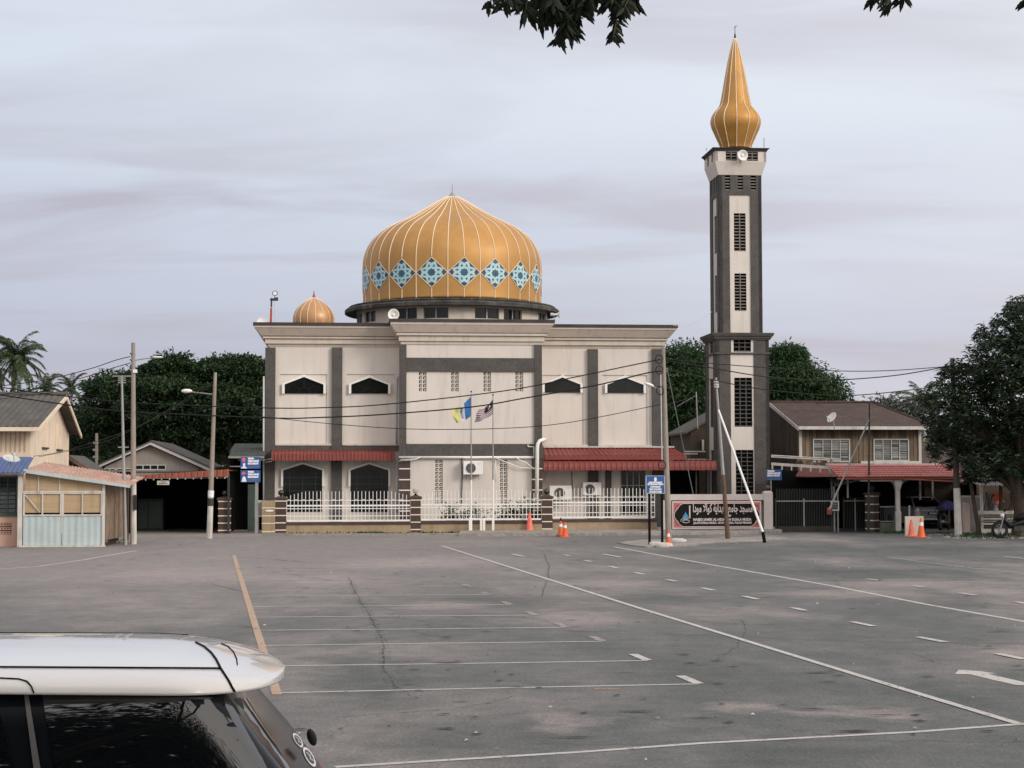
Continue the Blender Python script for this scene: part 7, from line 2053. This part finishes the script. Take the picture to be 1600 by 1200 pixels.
tree('bright green mango tree behind the wooden house roof right of the minaret', 1235, 95, 'green trees behind the minaret',
     [(1216, 580, 34, 34, 0, 1), (1240, 612, 44, 34, -1, 1), (1280, 620, 36, 24, 0, 1), (1200, 640, 46, 50, 0, 1), (1250, 660, 66, 30, 1, 1), (1232, 566, 22, 18, 0, 1), (1296, 628, 18, 16, 0, 1)], LEAFM, 175, 250, .85, .24, .08, 25, 3.0, flat=.8, droop=.5, r0=.35, pad=True)
tree('sparse thin topped tree far behind the wooden house', 1395, 140, None, [(1395, 640, 44, 12, 0, 1), (1350, 645, 40, 9, 0, 1), (1420, 655, 30, 20, 0, 1)], mat('leaf_far', (.05, .06, .045), var=.3, island=.6, rough=.6), 130, 26, .55, .4, .13, 26, 3.0, r0=.2, inner=.2)
# large mango tree at the right edge, long drooping leaves in rosettes
def mango():
    D = 62.5
    b = at(1590, 740, D); b.z = 0
    o = thing('mango_tree', 'large dark mango tree filling the right edge above the stall', 'tree', loc=b)
    k = D / FPX
    spec = [(1600, 520, 48, 44), (1560, 570, 46, 44), (1515, 600, 46, 38), (1480, 640, 36, 34), (1625, 600, 80, 70), (1530, 660, 58, 40), (1470, 672, 24, 24), (1590, 680, 70, 48),
            (1500, 700, 44, 30), (1560, 720, 50, 26), (1640, 520, 60, 60), (1690, 600, 90, 110), (1720, 700, 80, 50), (1465, 615, 18, 16), (1497, 577, 18, 16), (1545, 528, 20, 20), (1592, 482, 18, 20), (1530, 740, 26, 12), (1600, 740, 50, 20)]
    bl = []
    rg = random.Random(4)
    for x, y, rx, rz in spec:
        p = at(x, y, D + rg.uniform(-1.5, 1.5)) - b; bl.append((p.x, p.y, p.z, rx * k, rx * k * 1.2, rz * k))
    limbs(o, (0, 0, 0), [1.9] + [(q[0] * .9, q[1] * .9, q[2]) for q in bl[:14]], r0=.28)
    rgn = np.random.default_rng(31)
    B = np.array(bl); w = B[:, 3] * B[:, 5]; w /= w.sum()
    n = 5200
    kk = rgn.choice(len(B), n, p=w); u = rgn.normal(size=(n, 3)); u /= np.linalg.norm(u, axis=1, keepdims=True)
    rr = np.where(rgn.random(n) < .35, rgn.random(n) ** .5 * .9, 1 + rgn.normal(size=n) * .10)
    cc = B[kk, :3] + u * B[kk, 3:6] * rr[:, None]
    per = 13
    idx = np.repeat(np.arange(n), per)
    a = rgn.random(len(idx)) * 2 * PI
    dr = np.stack([np.cos(a), np.sin(a), rgn.normal(size=len(idx)) * .35 - .35], 1)
    P = cc[idx] + rgn.normal(size=(len(idx), 3)) * .05
    leaves('crown', P, dr, .22 * (.6 + .8 * rgn.random(len(idx))), .05 * (.7 + .6 * rgn.random(len(idx))), LEAFG, o, 5)
mango()
# coconut palms
def palm(label, px, py, D, R_, nf, seed, h_lean=0.0):
    rg = random.Random(seed)
    c = at(px, py, D)
    o = thing('coconut_palm', label, 'palm', loc=(c.x, c.y, 0), group='distant coconut palms')
    mb = MB(); mb.path([(h_lean, 0, 0), (h_lean * .5, 0, c.z * .5), (0, 0, c.z)], [.22 * R_ / 4, .17 * R_ / 4, .13 * R_ / 4], 8); mb.build('trunk', mat('palm_bark', (.22, .19, .16), var=.2), o, smooth=True)
    C, Dd, Ls, Ws = [], [], [], []
    mb = MB()
    for i in range(nf):
        az = 2 * PI * i / nf + rg.uniform(-.2, .2); el = rg.choice([1.35, 1.1, .8, .5, .2, -.3, -.8]) + rg.uniform(-.15, .15)
        L_ = R_ * rg.uniform(.85, 1.1)
        pts = []; p = Vector((0, 0, c.z)); e = el
        for j in range(13):
            pts.append(p.copy()); st = L_ / 12
            p = p + Vector((math.cos(az) * math.cos(e), math.sin(az) * math.cos(e), math.sin(e))) * st
            e -= (.07 + .05 * j / 6) * (1.0 if el > -.3 else .4)
        mb.path(pts, [.035 * R_ / 4 * (1 - j / 14) + .006 for j in range(13)], 4)
        for j in range(1, 13):
            d = (pts[j] - pts[j - 1]).normalized(); s_ = Vector((-math.sin(az), math.cos(az), 0))
            for q in range(4):
                t = q / 4; b_ = pts[j - 1].lerp(pts[j], t)
                for sg in (-1, 1):
                    v = s_ * sg * .8 + d * .55 + Vector((0, 0, -.45 - .25 * rg.random()))
                    C.append(b_); Dd.append(v); Ls.append(R_ * .24 * (1 - .5 * (j / 13) ** 2) * rg.uniform(.8, 1.1)); Ws.append(R_ * .022)
    mb.build('frond_ribs', LEAFP, o)
    leaves('fronds', np.array([tuple(x) for x in C]), np.array([tuple(x) for x in Dd]), np.array(Ls), np.array(Ws), LEAFP, o, seed)
    if R_ > 3.5:
        mb = MB(); 
        for i in range(9): mb.sphere((rg.uniform(-.4, .4), rg.uniform(-.4, .4), c.z - .35 - rg.random() * .4), .16, 5)
        mb.build('coconuts', mat('coconut', (.20, .17, .06), var=.2), o, smooth=True)
palm('tall coconut palm with a full crown above the left house roof', 26, 558, 170, 3.4, 50, 1, -1.2)
palm('coconut palm cut by the left edge of the picture behind the roof', -14, 575, 175, 3.4, 34, 2)
palm('small palm top right of the tall palm over the roof ridge', 72, 606, 230, 3.0, 24, 3)
palm('small distant palm between the roof ridge and the dark trees', 112, 606, 240, 3.0, 24, 4)
palm('tiny palm top far behind the wooden house ridge', 1386, 627, 260, 2.2, 16, 5)
palm('palm beside the mango tree left side over the wooden house', 1442, 628, 150, 2.6, 22, 6)
# bushes and far greenery
def bush(label, px, py, D, w, h, seed, m=LEAFD, L_=.12, n=60):
    b = gp(px, py) if D is None else at(px, 740, D); b = Vector((b.x, b.y, 0))
    o = thing('shrub', label, 'shrub', loc=b)
    MB().path([(0, 0, 0), (.02, 0, h * .5)], [.02, .01], 5).build('stem', BARK, o)
    crown('foliage', [(0, 0, h * .55, w, w * .6, h * .5)], m, o, n, 14, .10, L_, L_ * .35, seed, .9, .3)
for i, px in enumerate((705, 742, 790, 815, 838)):
    bush(['low green shrub behind the middle fence panel under the left vent strip', 'low shrub behind the fence just right of the left flagpole', 'shrub behind the fence under the right vent strip', 'taller shrub behind the fence before the right drainpipe', 'small shrub between the drainpipe and the striped pillar'][i], px, 0, 68.5, .42, .9 + .25 * (i in (3,)), 40 + i, LEAFM, .14, 46)
for i, (px, py, w, h) in enumerate(((410, 783, .0, .0),)): pass
mbx = at(421, 740, 67.7)
o = thing('wall_plant', 'small plant growing on top of the beige letterbox wall', 'plant', loc=(mbx.x, mbx.y, at(421, 782, 67.7).z))
MB().path([(0, 0, 0), (.05, 0, .1)], [.012, .006], 5).build('stem', BARK, o)
crown('foliage', [(0, 0, .1, .32, .12, .12)], LEAFM, o, 30, 10, .05, .08, .03, 51)
def grass(name, label, pts, n, h, m, seed):
    rg = np.random.default_rng(seed); C, Dd = [], []
    for _ in range(n):
        a, b = pts[rg.integers(0, len(pts))], None
        x = rg.uniform(a[0], a[2]); y = rg.uniform(a[1], a[3]); p = gp(x, y); C.append((p.x, p.y, .0)); Dd.append((rg.normal() * .4, rg.normal() * .4, 1))
    C, Dd = np.array(C), np.array(Dd)
    o = leaves(name, C, Dd, h * (.4 + rg.random(n)), .03 + .03 * rg.random(n), m, None, seed)
    return tag(o, label, 'grass', kind='stuff')
grass('roadside_weeds', 'weeds and litter along the verge under the mango tree', [(1478, 834, 1600, 842), (1380, 832, 1440, 834), (1500, 836, 1560, 840)], 900, .12, LEAFM, 61)
grass('kerb_weeds', 'thin weeds sprouting along the kerb below the fence', [(450, 833.5, 640, 835.5), (560, 833, 600, 835), (655, 833, 720, 835)], 420, .10, LEAFM, 62)
mb = MB(); random.seed(21)
for i in range(150):
    p = gp(random.choice([random.uniform(1450, 1600), random.uniform(1480, 1560)]), random.uniform(835, 842)); s_ = random.uniform(.03, .12)
    mb.lathe([(s_, 0), (s_ * .9, s_ * .25), (s_ * .4, s_ * .4)], (p.x, p.y), 6, random.random() * 3)
tag(mb.build('rubble', CEMENT), 'scattered stones and dry litter along the verge at right', 'rubble', kind='stuff')
mb = MB()
for i in range(130):
    px, py = random.uniform(0, 1600), 845 + 355 * random.random() ** 1.6
    p = gp(px, py); s_ = random.uniform(.012, .035) * (1 + .5 * random.random()); a = random.random() * 6
    mb.add([(p.x + s_ * math.cos(a), p.y + s_ * math.sin(a), .012), (p.x + s_ * .4 * math.cos(a + 1.7), p.y + s_ * .4 * math.sin(a + 1.7), .018), (p.x - s_ * math.cos(a), p.y - s_ * math.sin(a), .012), (p.x - s_ * .4 * math.cos(a + 1.7), p.y - s_ * .4 * math.sin(a + 1.7), .03)], [(0, 1, 2, 3)])
tag(mb.build('litter', mat('pale_litter', (.42, .38, .32), var=.3, island=.5)), 'dry leaves and scraps scattered over the parking lot', 'litter', kind='stuff')
mb = MB()
dark = mat('dark_leaf_litter', (.03, .027, .024), var=.3, island=.4)
for i in range(130):
    px, py = random.uniform(360, 1600), 855 + 300 * random.random() ** 1.5
    p = gp(px, py); w_, h_ = random.uniform(.03, .12) if i % 6 else .22, random.uniform(.012, .04)
    mb.add([(p.x - w_, p.y - .02, .013), (p.x, p.y - h_, .013), (p.x + w_, p.y, .013), (p.x + w_ * .2, p.y + h_, .016)], [(0, 1, 2, 3)])
tag(mb.build('dark_litter', dark), 'dark flakes and pot marks lying on the asphalt', 'litter', kind='stuff')
# far woods closing the horizon
def far_wood():
    rg = np.random.default_rng(77); n = 52000
    x = rg.uniform(-380, 420, n); y = 215 + rg.uniform(-12, 25, n) + np.abs(x) * .05
    top = 6.2 + 1.2 * np.sin(x * .13) + .8 * np.sin(x * .41 + 2) + .5 * np.sin(x * 1.1)
    z = rg.random(n) ** .6 * top
    C = np.stack([x, y, z], 1); dr = rg.normal(size=(n, 3))
    o = leaves('far_wood', C, dr, np.full(n, 1.7), np.full(n, 1.1), LEAFD, None, 7)
    tag(o, 'distant dark belt of trees closing the horizon behind the houses', 'trees', kind='stuff')
far_wood()

# ---- shade tree behind the camera with twigs hanging into the top of the view
st_ = thing('shade_tree', 'big tree behind the viewer, its dark leafy twigs hanging at the top edge', 'tree', loc=(-3.5, -5.5, 0))
T0 = Vector((-3.5, -5.5, 0))
bl = [(0, -4.5, 11, 6, 4.2, 2.4), (6, -5.5, 11, 6, 5, 2.6), (-7, -4, 11, 6, 4.2, 2.4), (1, -9, 13, 9, 5, 3), (13, -9, 10, 6, 6, 4), (-4, -3, 7.6, 4.5, 3.6, 1.9), (3, -4, 8.0, 4.5, 3.6, 1.9), (-1, -8, 9.5, 6, 4, 2.5), (-9, -6, 7.5, 4.5, 4, 2.2), (8, -8, 8, 5, 4, 2.4), (-2, -13, 8, 8, 4, 3.5), (-12, -13, 7, 5, 5, 3.4), (9, -15, 7, 6, 5, 3.5)]
bl = [(a - T0.x, b - T0.y, c, d, e, f) for a, b, c, d, e, f in bl]
limbs(st_, (0, 0, 0), [3.0] + [(q[0] * .9, q[1] * .9, q[2]) for q in bl], r0=.42)
crown('crown', bl, LEAFN, st_, 5200, 24, .46, .24, .11, 81, .6, .3, .5, .15)
# long branch over the camera
br_ = [Vector((0, 0, 3.0)), Vector((1.6, 3.0, 5.2)), Vector((3.0, 6.5, 5.9)), Vector((3.9, 10.5, 5.6)), Vector((4.1, 12.6, 4.9))]
MB().path(br_, [.13, .09, .06, .035, .015], 7).build('limb', BARK, st_, smooth=True)
b2 = [Vector((3.0, 6.5, 5.9)), Vector((4.4, 9.5, 5.6)), Vector((5.2, 12.5, 4.9))]
MB().path(b2, [.05, .03, .012], 6).build('limb', BARK, st_, smooth=True)
TW, TW2 = MB(), MB()
LV = []     # (base, dir, length, width)
rg = random.Random(17)
def leafshape(mb, b, d, L_, W_, nrm):
    d = d.normalized(); s_ = d.cross(nrm).normalized(); n_ = s_.cross(d)
    outline = []
    K = 9
    for i in range(K + 1):
        t = i / K
        w = W_ * (math.sin(PI * min(1, t * 1.02) ** .8) ** .8 if 0 < t < 1 else 0)
        if i % 2 and t > .3: w *= .80          # serrated edge
        outline.append((t, w))
    bend = rg.uniform(-.25, .25)
    vs_ = []
    for t, w in outline:
        c = b + d * (L_ * t) + n_ * (bend * L_ * t * t)
        vs_ += [c + s_ * w - n_ * w * .25, c, c - s_ * w - n_ * w * .25]
    fs_ = []
    for i in range(K):
        o_ = i * 3; fs_ += [(o_, o_ + 1, o_ + 4, o_ + 3), (o_ + 1, o_ + 2, o_ + 5, o_ + 4)]
    mb.add(vs_, fs_)
LM = MB()
def twig(px_pts, D, step=7, L0=30, up=0, spread=1.0, seed=0):
    P = [at(x, y, D + rg.uniform(-.1, .1)) - T0 for x, y in px_pts]
    (TW if px_pts[0][0] < 1150 else TW2).path(P, [.004] * (len(P) - 1) + [.0015], 4)
    k = D / FPX
    tot = sum((b - a).length for a, b in zip(P, P[1:])); n = max(2, int(tot / (step * 1.35 * k)))
    for i in range(n + 1):
        t = i / n * (len(P) - 1); j = min(int(t), len(P) - 2); p = P[j].lerp(P[j + 1], t - j)
        ax = (P[j + 1] - P[j]).normalized()
        for q in range(2):
            a = rg.uniform(0, 2 * PI)
            side = Vector((math.cos(a), math.sin(a) * .6, 0))
            d = side * spread * rg.uniform(.5, 1.1) + Vector((0, 0, -1)) * rg.uniform(.5, 1.2)
            leafshape(LM, p, d, L0 * 1.25 * k * rg.uniform(.7, 1.15), L0 * k * .17 * rg.uniform(.8, 1.3), Vector((rg.uniform(-.5, .5), -1, rg.uniform(-.5, .5))))
DT = 6.6
twig([(768, -40), (770, -5), (764, 8)], DT, 9, 22)
twig([(800, -45), (796, -12), (788, 4)], DT, 7, 28)
twig([(812, -45), (825, -5), (822, 14)], DT, 6, 30)
twig([(835, -45), (850, -5), (846, 20)], DT, 5, 32)
twig([(860, -45), (868, -5), (862, 14)], DT, 5, 30)
twig([(895, -45), (892, 0), (884, 30), (872, 62)], DT, 4.5, 22)
twig([(905, -45), (900, -5), (896, 25), (893, 50)], DT, 5, 24)
twig([(880, -45), (880, -5), (874, 22)], DT, 5, 28)
twig([(925, -45), (918, -10), (905, 8)], DT, 5, 28)
twig([(940, -45), (935, -14), (930, -4)], DT, 6, 22)
twig([(965, -45), (970, -5), (965, 25), (958, 58)], DT, 4.5, 19)
twig([(955, -45), (958, -10), (950, 4)], DT, 5, 24)
twig([(985, -45), (983, -5), (976, 12)], DT, 5, 26)
twig([(995, -45), (994, -10), (992, 4)], DT, 6, 24)
twig([(1385, -45), (1388, -12), (1392, 4)], DT, 6, 26)
twig([(1370, -45), (1370, -14), (1364, -6)], DT, 7, 20)
twig([(1400, -45), (1408, -14), (1414, -4)], DT, 7, 22)
twig([(1618, -45), (1614, -10), (1606, -2)], DT, 7, 24)
for x in range(760, 1010, 9): twig([(x, -60), (x + rg.uniform(-6, 6), -32)], DT + rg.uniform(-.3, .3), 6, 30)
for x in range(1350, 1430, 10): twig([(x, -60), (x + rg.uniform(-6, 6), -34)], DT + rg.uniform(-.3, .3), 6, 28)
TW.path([br_[-1], at(1000, -70, DT) - T0, at(880, -62, DT) - T0, at(770, -58, DT) - T0], [.012, .009, .006, .003], 5)
TW2.path([b2[-1], at(1560, -75, DT) - T0, at(1400, -70, DT) - T0, at(1340, -62, DT) - T0], [.012, .009, .006, .003], 5)
TW2.path([b2[-1], at(1620, -70, DT) - T0], [.01, .004], 5)
TW.build('twigs', BARK, st_); TW2.build('twigs', BARK, st_)
LM.build('hanging_leaves', LEAFN, st_, recalc=False)

# ================================================================== FOREGROUND SUV
suv = thing('parked_suv', 'white roofed black glazed off road car in the near left corner with rear spoiler', 'car')
PV, SY = Vector((-.86, 4.87, 0)), rad(8)
SM = Matrix.Translation(PV) @ Matrix.Rotation(SY, 4, 'Z') @ Matrix.Translation(-PV)
suv.matrix_world = SM; SMI = SM.inverted(); LC = SMI @ CAMP; SR = SMI.to_3x3()
CY = 5.50
def zc(x):
    t = max(0, (x + 1.05) / .42); f = max(0, (-x - 2.2) / 1.3)
    return 1.776 - .085 * t ** 1.6 - .10 * f ** 2 + .014 * max(0, min(1, -x - .98))
def hwx(x):
    if x > -.98: t = min(1, (x + .98) / .348); return .645 * max(0.0, 1 - t ** 2.3) ** (1 / 2.1)
    return .645 - .03 * max(0, (-x - 1.6) / 1.6)
xs = [-3.35, -3.2, -3.0, -2.6, -2.2, -1.8, -1.5, -1.3, -1.15, -1.05, -.98, -.94, -.90, -.86, -.82, -.78, -.74, -.71, -.685, -.665, -.65, -.64, -.6345, -.6321]
prof = [(1.0, 0), (1.004, .10), (.995, .28), (.975, .44), (.94, .57), (.90, .655), (.85, .705), (.84, .715), (.72, .81), (.55, .90), (.36, .965), (.18, .992), (0, 1)]
full = [(-a, b) for a, b in prof] + [(a, b) for a, b in prof[::-1][1:]]
mb = MB(); vs_, fs_ = [], []
m_ = len(full)
for x in xs:
    t = max(0, min(1, (x + .98) / .348)); ze_ = 1.676 - .012 * t + .028 * max(0, min(1, -x - .98))
    z1 = zc(x)
    for a, k_z in full: vs_.append((x, CY + a * hwx(x), ze_ + (max(z1, ze_ + .012) - ze_) * (k_z if t < .01 else k_z ** (1 - .3 * t))))
for i in range(len(xs) - 1):
    for j in range(m_ - 1): fs_.append((i * m_ + j, i * m_ + j + 1, (i + 1) * m_ + j + 1, (i + 1) * m_ + j))
for i in range(len(xs) - 1): fs_.append((i * m_, (i + 1) * m_, (i + 1) * m_ + m_ - 1, i * m_ + m_ - 1))
mb.add(vs_, fs_)
roof = mb.build('roof', CARW, suv, smooth=True)
roof.data.polygons.foreach_set('use_smooth', [p.normal.z > -.5 for p in roof.data.polygons])
sd_ = roof.modifiers.new('sub', 'SUBSURF'); sd_.levels = sd_.render_levels = 1
bvr = BVHTree.FromPolygons([Vector(v) for v in vs_], fs_)
def on_roof(x, y, off=.0015):
    h = bvr.ray_cast(Vector((x, y, 3)), Vector((0, 0, -1)))
    return (h[0].x, h[0].y, h[0].z + off) if h[0] else None
def seam(pts, r, nm, m=BLACK, n=24):
    out = []
    for (a, b), (c, d) in zip(pts, pts[1:]):
        for i in range(n): t = i / n; q = on_roof(a + (c - a) * t, b + (d - b) * t); out.append(q) if q else None
    q = on_roof(*pts[-1]); out.append(q) if q else None
    return MB().path(out, r, 5).build(nm, m, suv)
def rseam(pts, r, nm, n=6, off=.0015):
    out = []
    for (x0, y0), (x1, y1) in zip(pts, pts[1:]):
        for i in range(n):
            h = bvr.ray_cast(LC, (SR @ ray(x0 + (x1 - x0) * i / n, y0 + (y1 - y0) * i / n)).normalized())
            if h[0]: out.append(h[0] + Vector((0, -off * .4, off)))
    h = bvr.ray_cast(LC, (SR @ ray(*pts[-1])).normalized())
    if h[0]: out.append(h[0] + Vector((0, -off * .4, off)))
    if len(out) > 2: MB().path(out, r, 5).build(nm, BLACK, suv)
rseam([(-700, 1043), (-300, 1043), (0, 1043), (345, 1045)], .0035, 'roof_groove', 12)
seam([(-3.2, CY + .553), (-.96, CY + .553)], .0035, 'roof_groove')
rseam([(306, 1004), (318, 1010), (330, 1020), (338, 1031), (345, 1045), (356, 1062), (367, 1082)], .0034, 'spoiler_seam')
rseam([(346, 1006), (356, 1010), (365, 1019), (370, 1030), (371, 1039)], .0018, 'spoiler_moulding')
rseam([(-60, 1060), (0, 1060), (30, 1061.5), (42, 1065), (49, 1073), (53, 1084)], .0022, 'door_seam')
# glasshouse and body
def rrect(z, x0, x1, hw, rf, rr, n=8):
    pts = []
    for cx, cy, r, a0 in ((x1 - rr, -hw + rr, rr, -PI / 2), (x1 - rr, hw - rr, rr, 0), (x0 + rf, hw - rf, rf, PI / 2), (x0 + rf, -hw + rf, rf, PI)):
        for i in range(n): t = a0 + PI / 2 * i / (n - 1); pts.append((cx + r * math.cos(t), CY + cy + r * math.sin(t), z))
    return pts
def loft(levels, nm, m, par):
    vs_, fs_ = [], []
    for l in levels: vs_ += rrect(*l)
    q = len(rrect(*levels[0]))
    for i in range(len(levels) - 1):
        for j in range(q): k = (j + 1) % q; fs_.append((i * q + j, i * q + k, (i + 1) * q + k, (i + 1) * q + j))
    fs_ += [tuple(range(q - 1, -1, -1)), tuple(range((len(levels) - 1) * q, len(levels) * q))]
    mb = MB(); mb.add(vs_, fs_)
    return mb.build(nm, m, par, smooth='auto'), vs_, fs_
gh_, gv, gf = loft([(1.06, -4.35, -.40, .84, .25, .16), (1.25, -4.05, -.49, .795, .2, .15), (1.30, -3.95, -.52, .78, .2, .15), (1.44, -3.75, -.62, .73, .2, .145), (1.53, -3.55, -.695, .695, .2, .14), (1.60, -3.45, -.75, .665, .18, .13), (1.668, -3.35, -.80, .628, .15, .12), (1.735, -3.0, -.95, .56, .12, .1)], 'glasshouse', CARK, suv)
loft([(.30, -5.0, -.12, .80, .4, .2), (.42, -5.15, -.04, .90, .4, .22), (.62, -5.2, -.02, .92, .42, .22), (.85, -5.1, -.06, .91, .42, .2), (.98, -4.95, -.22, .88, .4, .18), (1.065, -4.55, -.36, .85, .35, .16)], 'body', CARW, suv)
# rear side window pane (clear dark glass) slightly proud of the pillar black
bvg = BVHTree.FromPolygons([Vector(v) for v in gv], gf)
def side(px, py, off=.004):
    d = (SR @ ray(px, py)).normalized(); h = bvg.ray_cast(LC, d)
    return h[0] + h[1] * (off if h[1].dot(d) < 0 else -off) if h[0] else None
def pane(corners, nm, m, off, nx=10, nz_=8):
    """corners in photo px: top-left, top-right, bottom-right, bottom-left"""
    g = []; mb = MB(); ok = True
    tl, tr, brr, bll = corners
    vs_ = []
    for i in range(nx + 1):
        for j in range(nz_ + 1):
            s_, t = i / nx, j / nz_
            x = (tl[0] * (1 - s_) + tr[0] * s_) * (1 - t) + (bll[0] * (1 - s_) + brr[0] * s_) * t
            y = (tl[1] * (1 - s_) + tr[1] * s_) * (1 - t) + (bll[1] * (1 - s_) + brr[1] * s_) * t
            q = side(x, y, off)
            if q is None: return None
            vs_.append(q)
    mb.add(vs_, [(i * (nz_ + 1) + j, i * (nz_ + 1) + j + 1, (i + 1) * (nz_ + 1) + j + 1, (i + 1) * (nz_ + 1) + j) for i in range(nx) for j in range(nz_)])
    return mb.build(nm, m, suv, smooth=True)
EDG = mat('window_trim', (.03, .032, .033), rough=.35)
# the side windows are given in car coordinates so that they are whole from any side
def wp(x, z, sgn=-1):
    lv = [(1.06, .84), (1.25, .795), (1.40, .745), (1.50, .71), (1.60, .665), (1.668, .628), (1.69, .60)]
    for (za, ha), (zb, hb_) in zip(lv, lv[1:]):
        if za <= z <= zb: return CY + sgn * (ha + (hb_ - ha) * (z - za) / (zb - za))
    return CY + sgn * .84
def sidepane(nm, xt0, xt1, xb0, xb1, zt, zb, m, off=.005, sgn=-1, nz_=10):
    vs_ = []
    for j in range(nz_ + 1):
        t = j / nz_; z = zt + (zb - zt) * t
        y = wp(x=0, z=z, sgn=sgn) + sgn * off
        for s_ in (0, .25, .5, .75, 1): x0, x1 = xt0 + (xb0 - xt0) * t, xt1 + (xb1 - xt1) * t; vs_.append((x0 + (x1 - x0) * s_, y, z))
    mb = MB(); mb.add(vs_, [(j * 5 + i, j * 5 + i + 1, (j + 1) * 5 + i + 1, (j + 1) * 5 + i) for j in range(nz_) for i in range(4)])
    return mb.build(nm, m, suv, smooth=True)
sidepane('side_window', -1.33, -.87, -1.05, -.62, 1.665, 1.15, CARG, sgn=1)
for sgn in (-1, 1):
    sidepane('side_window', -2.30, -1.42, -2.20, -1.22, 1.665, 1.10, CARG, sgn=sgn)
    sidepane('side_window', -3.25, -2.37, -3.75, -2.30, 1.665, 1.10, CARG, sgn=sgn)
pane(((66, 1088), (386, 1092), (492, 1270), (98, 1270)), 'side_window', CARG, .004)
pane(((38, 1088), (45, 1088), (80, 1300), (66, 1300)), 'window_trim', mat('trim_satin', (.13, .13, .13), rough=.35, metal=.3), .008, 2, 8)
# rear wiper pivot / mirror pod, lamp and stickers on the rear pillar
p = SMI @ at(489, 1152, 5.85)
mb = MB(); mb.sphere((0, 0, 0), .019, 8); mb.v = [(p.x - .004 + a * .85 + c * -.35, p.y + b * 1.6, p.z + c * 1.5) for a, b, c in mb.v]; mb.build('rear_wiper_pod', RUBBER, suv, smooth=True)
for sgn in (-1, 1):
    mb = MB(); mb.rings([(-.40, -.26, CY + sgn * .80 - .05, CY + sgn * .80 + .05, .95), (-.53, -.45, CY + sgn * .73 - .05, CY + sgn * .73 + .05, 1.20), (-.56, -.515, CY + sgn * .70 - .03, CY + sgn * .70 + .04, 1.28)]); mb.build('tail_lamp', REDL, suv, bevel=.01)
ST = mat('sticker_white', (.75, .76, .76), rough=.5, var=0, fine=0)
def oval(cx, cy, rx, ry, tilt, kpx):
    ring, dots = [], []
    for part in ('outer', 'inner'):
        f = 1.0 if part == 'outer' else .72
        vs_ = []
        c0 = side(cx, cy, .0015 if part == 'outer' else .0022)
        if c0 is None: return
        vs_.append(c0)
        n = 20
        for i in range(n):
            t = 2 * PI * i / n; a, b = rx * f * math.cos(t), ry * f * math.sin(t)
            x, y = cx + a * math.cos(tilt) - b * math.sin(tilt), cy + a * math.sin(tilt) + b * math.cos(tilt)
            q = side(x, y, .0015 if part == 'outer' else .0022)
            vs_.append(q if q is not None else c0)
        mb = MB(); mb.add(vs_, [(0, i + 1, (i + 1) % n + 1) for i in range(n)])
        s_ = mb.build('sticker' if part == 'outer' else 'sticker_centre', ST if part == 'outer' else EDG, suv, recalc=False)
    mb = MB()
    for (a0, b0, a1, b1) in ((-.3, -.45, .3, -.1), (.3, -.1, -.3, .2), (-.3, .2, .3, .5), (-.1, -.5, .2, .5)):
        q = []
        for a, b in ((a0, b0), (a1, b1)):
            a, b = a * rx, b * ry; q.append(side(cx + a * math.cos(tilt) - b * math.sin(tilt), cy + a * math.sin(tilt) + b * math.cos(tilt), .003))
        if None not in q: mb.path(q, .0012, 4)
    if mb.v: mb.build('sticker_marks', ST, suv)
oval(465, 1157, 5.0, 13.0, rad(-32), 1)
oval(483, 1183, 6.0, 17.5, rad(-30), 1)
# underside of spoiler joint, dark filler between roof and rear glass
mb = MB(); vs_ = []
mb.rings([(-.90, -.80, CY - .44, CY + .44, 1.645), (-.90, -.80, CY - .46, CY + .46, 1.668)]); mb.build('spoiler_filler', RUBBER, suv)
for x in (-4.1, -1.15):
    for sgn in (-1, 1):
        w = MB(); w.lathe([(.24, -.12), (.34, -.12), (.365, -.08), (.365, .08), (.34, .12), (.24, .12)], n=26); w.v = [(x + p_[0], CY + sgn * .80 + p_[2], .365 + p_[1]) for p_ in w.v]; ty = w.build('wheel', RUBBER, suv, smooth='auto')
        w = MB(); w.lathe([(.01, -.125), (.10, -.125), (.24, -.10), (.24, .10), (.10, .125), (.01, .125)], n=18); w.v = [(x + p_[0], CY + sgn * .80 + p_[2], .365 + p_[1]) for p_ in w.v]; w.build('rim', SILVER, ty)
        w = MB(); w.path([(x + .45 * math.cos(t), CY + sgn * .895, .40 + .42 * math.sin(t)) for t in [PI * i / 12 for i in range(13)]], .03, 6); w.build('wheel_arch', RUBBER, suv)
MB().box(-5.22, -5.16, CY - .5, CY + .5, .55, .80).build('grille', BLACK, suv)
for sgn in (-1, 1): MB().box(-5.19, -5.0, CY + sgn * .72 - .14, CY + sgn * .72 + .14, .72, .88).build('headlight', MATS['lamp_clear'], suv, bevel=.03)
MB().box(-.06, .03, CY - .75, CY + .75, .40, .52).build('rear_bumper', RUBBER, suv, bevel=.02)
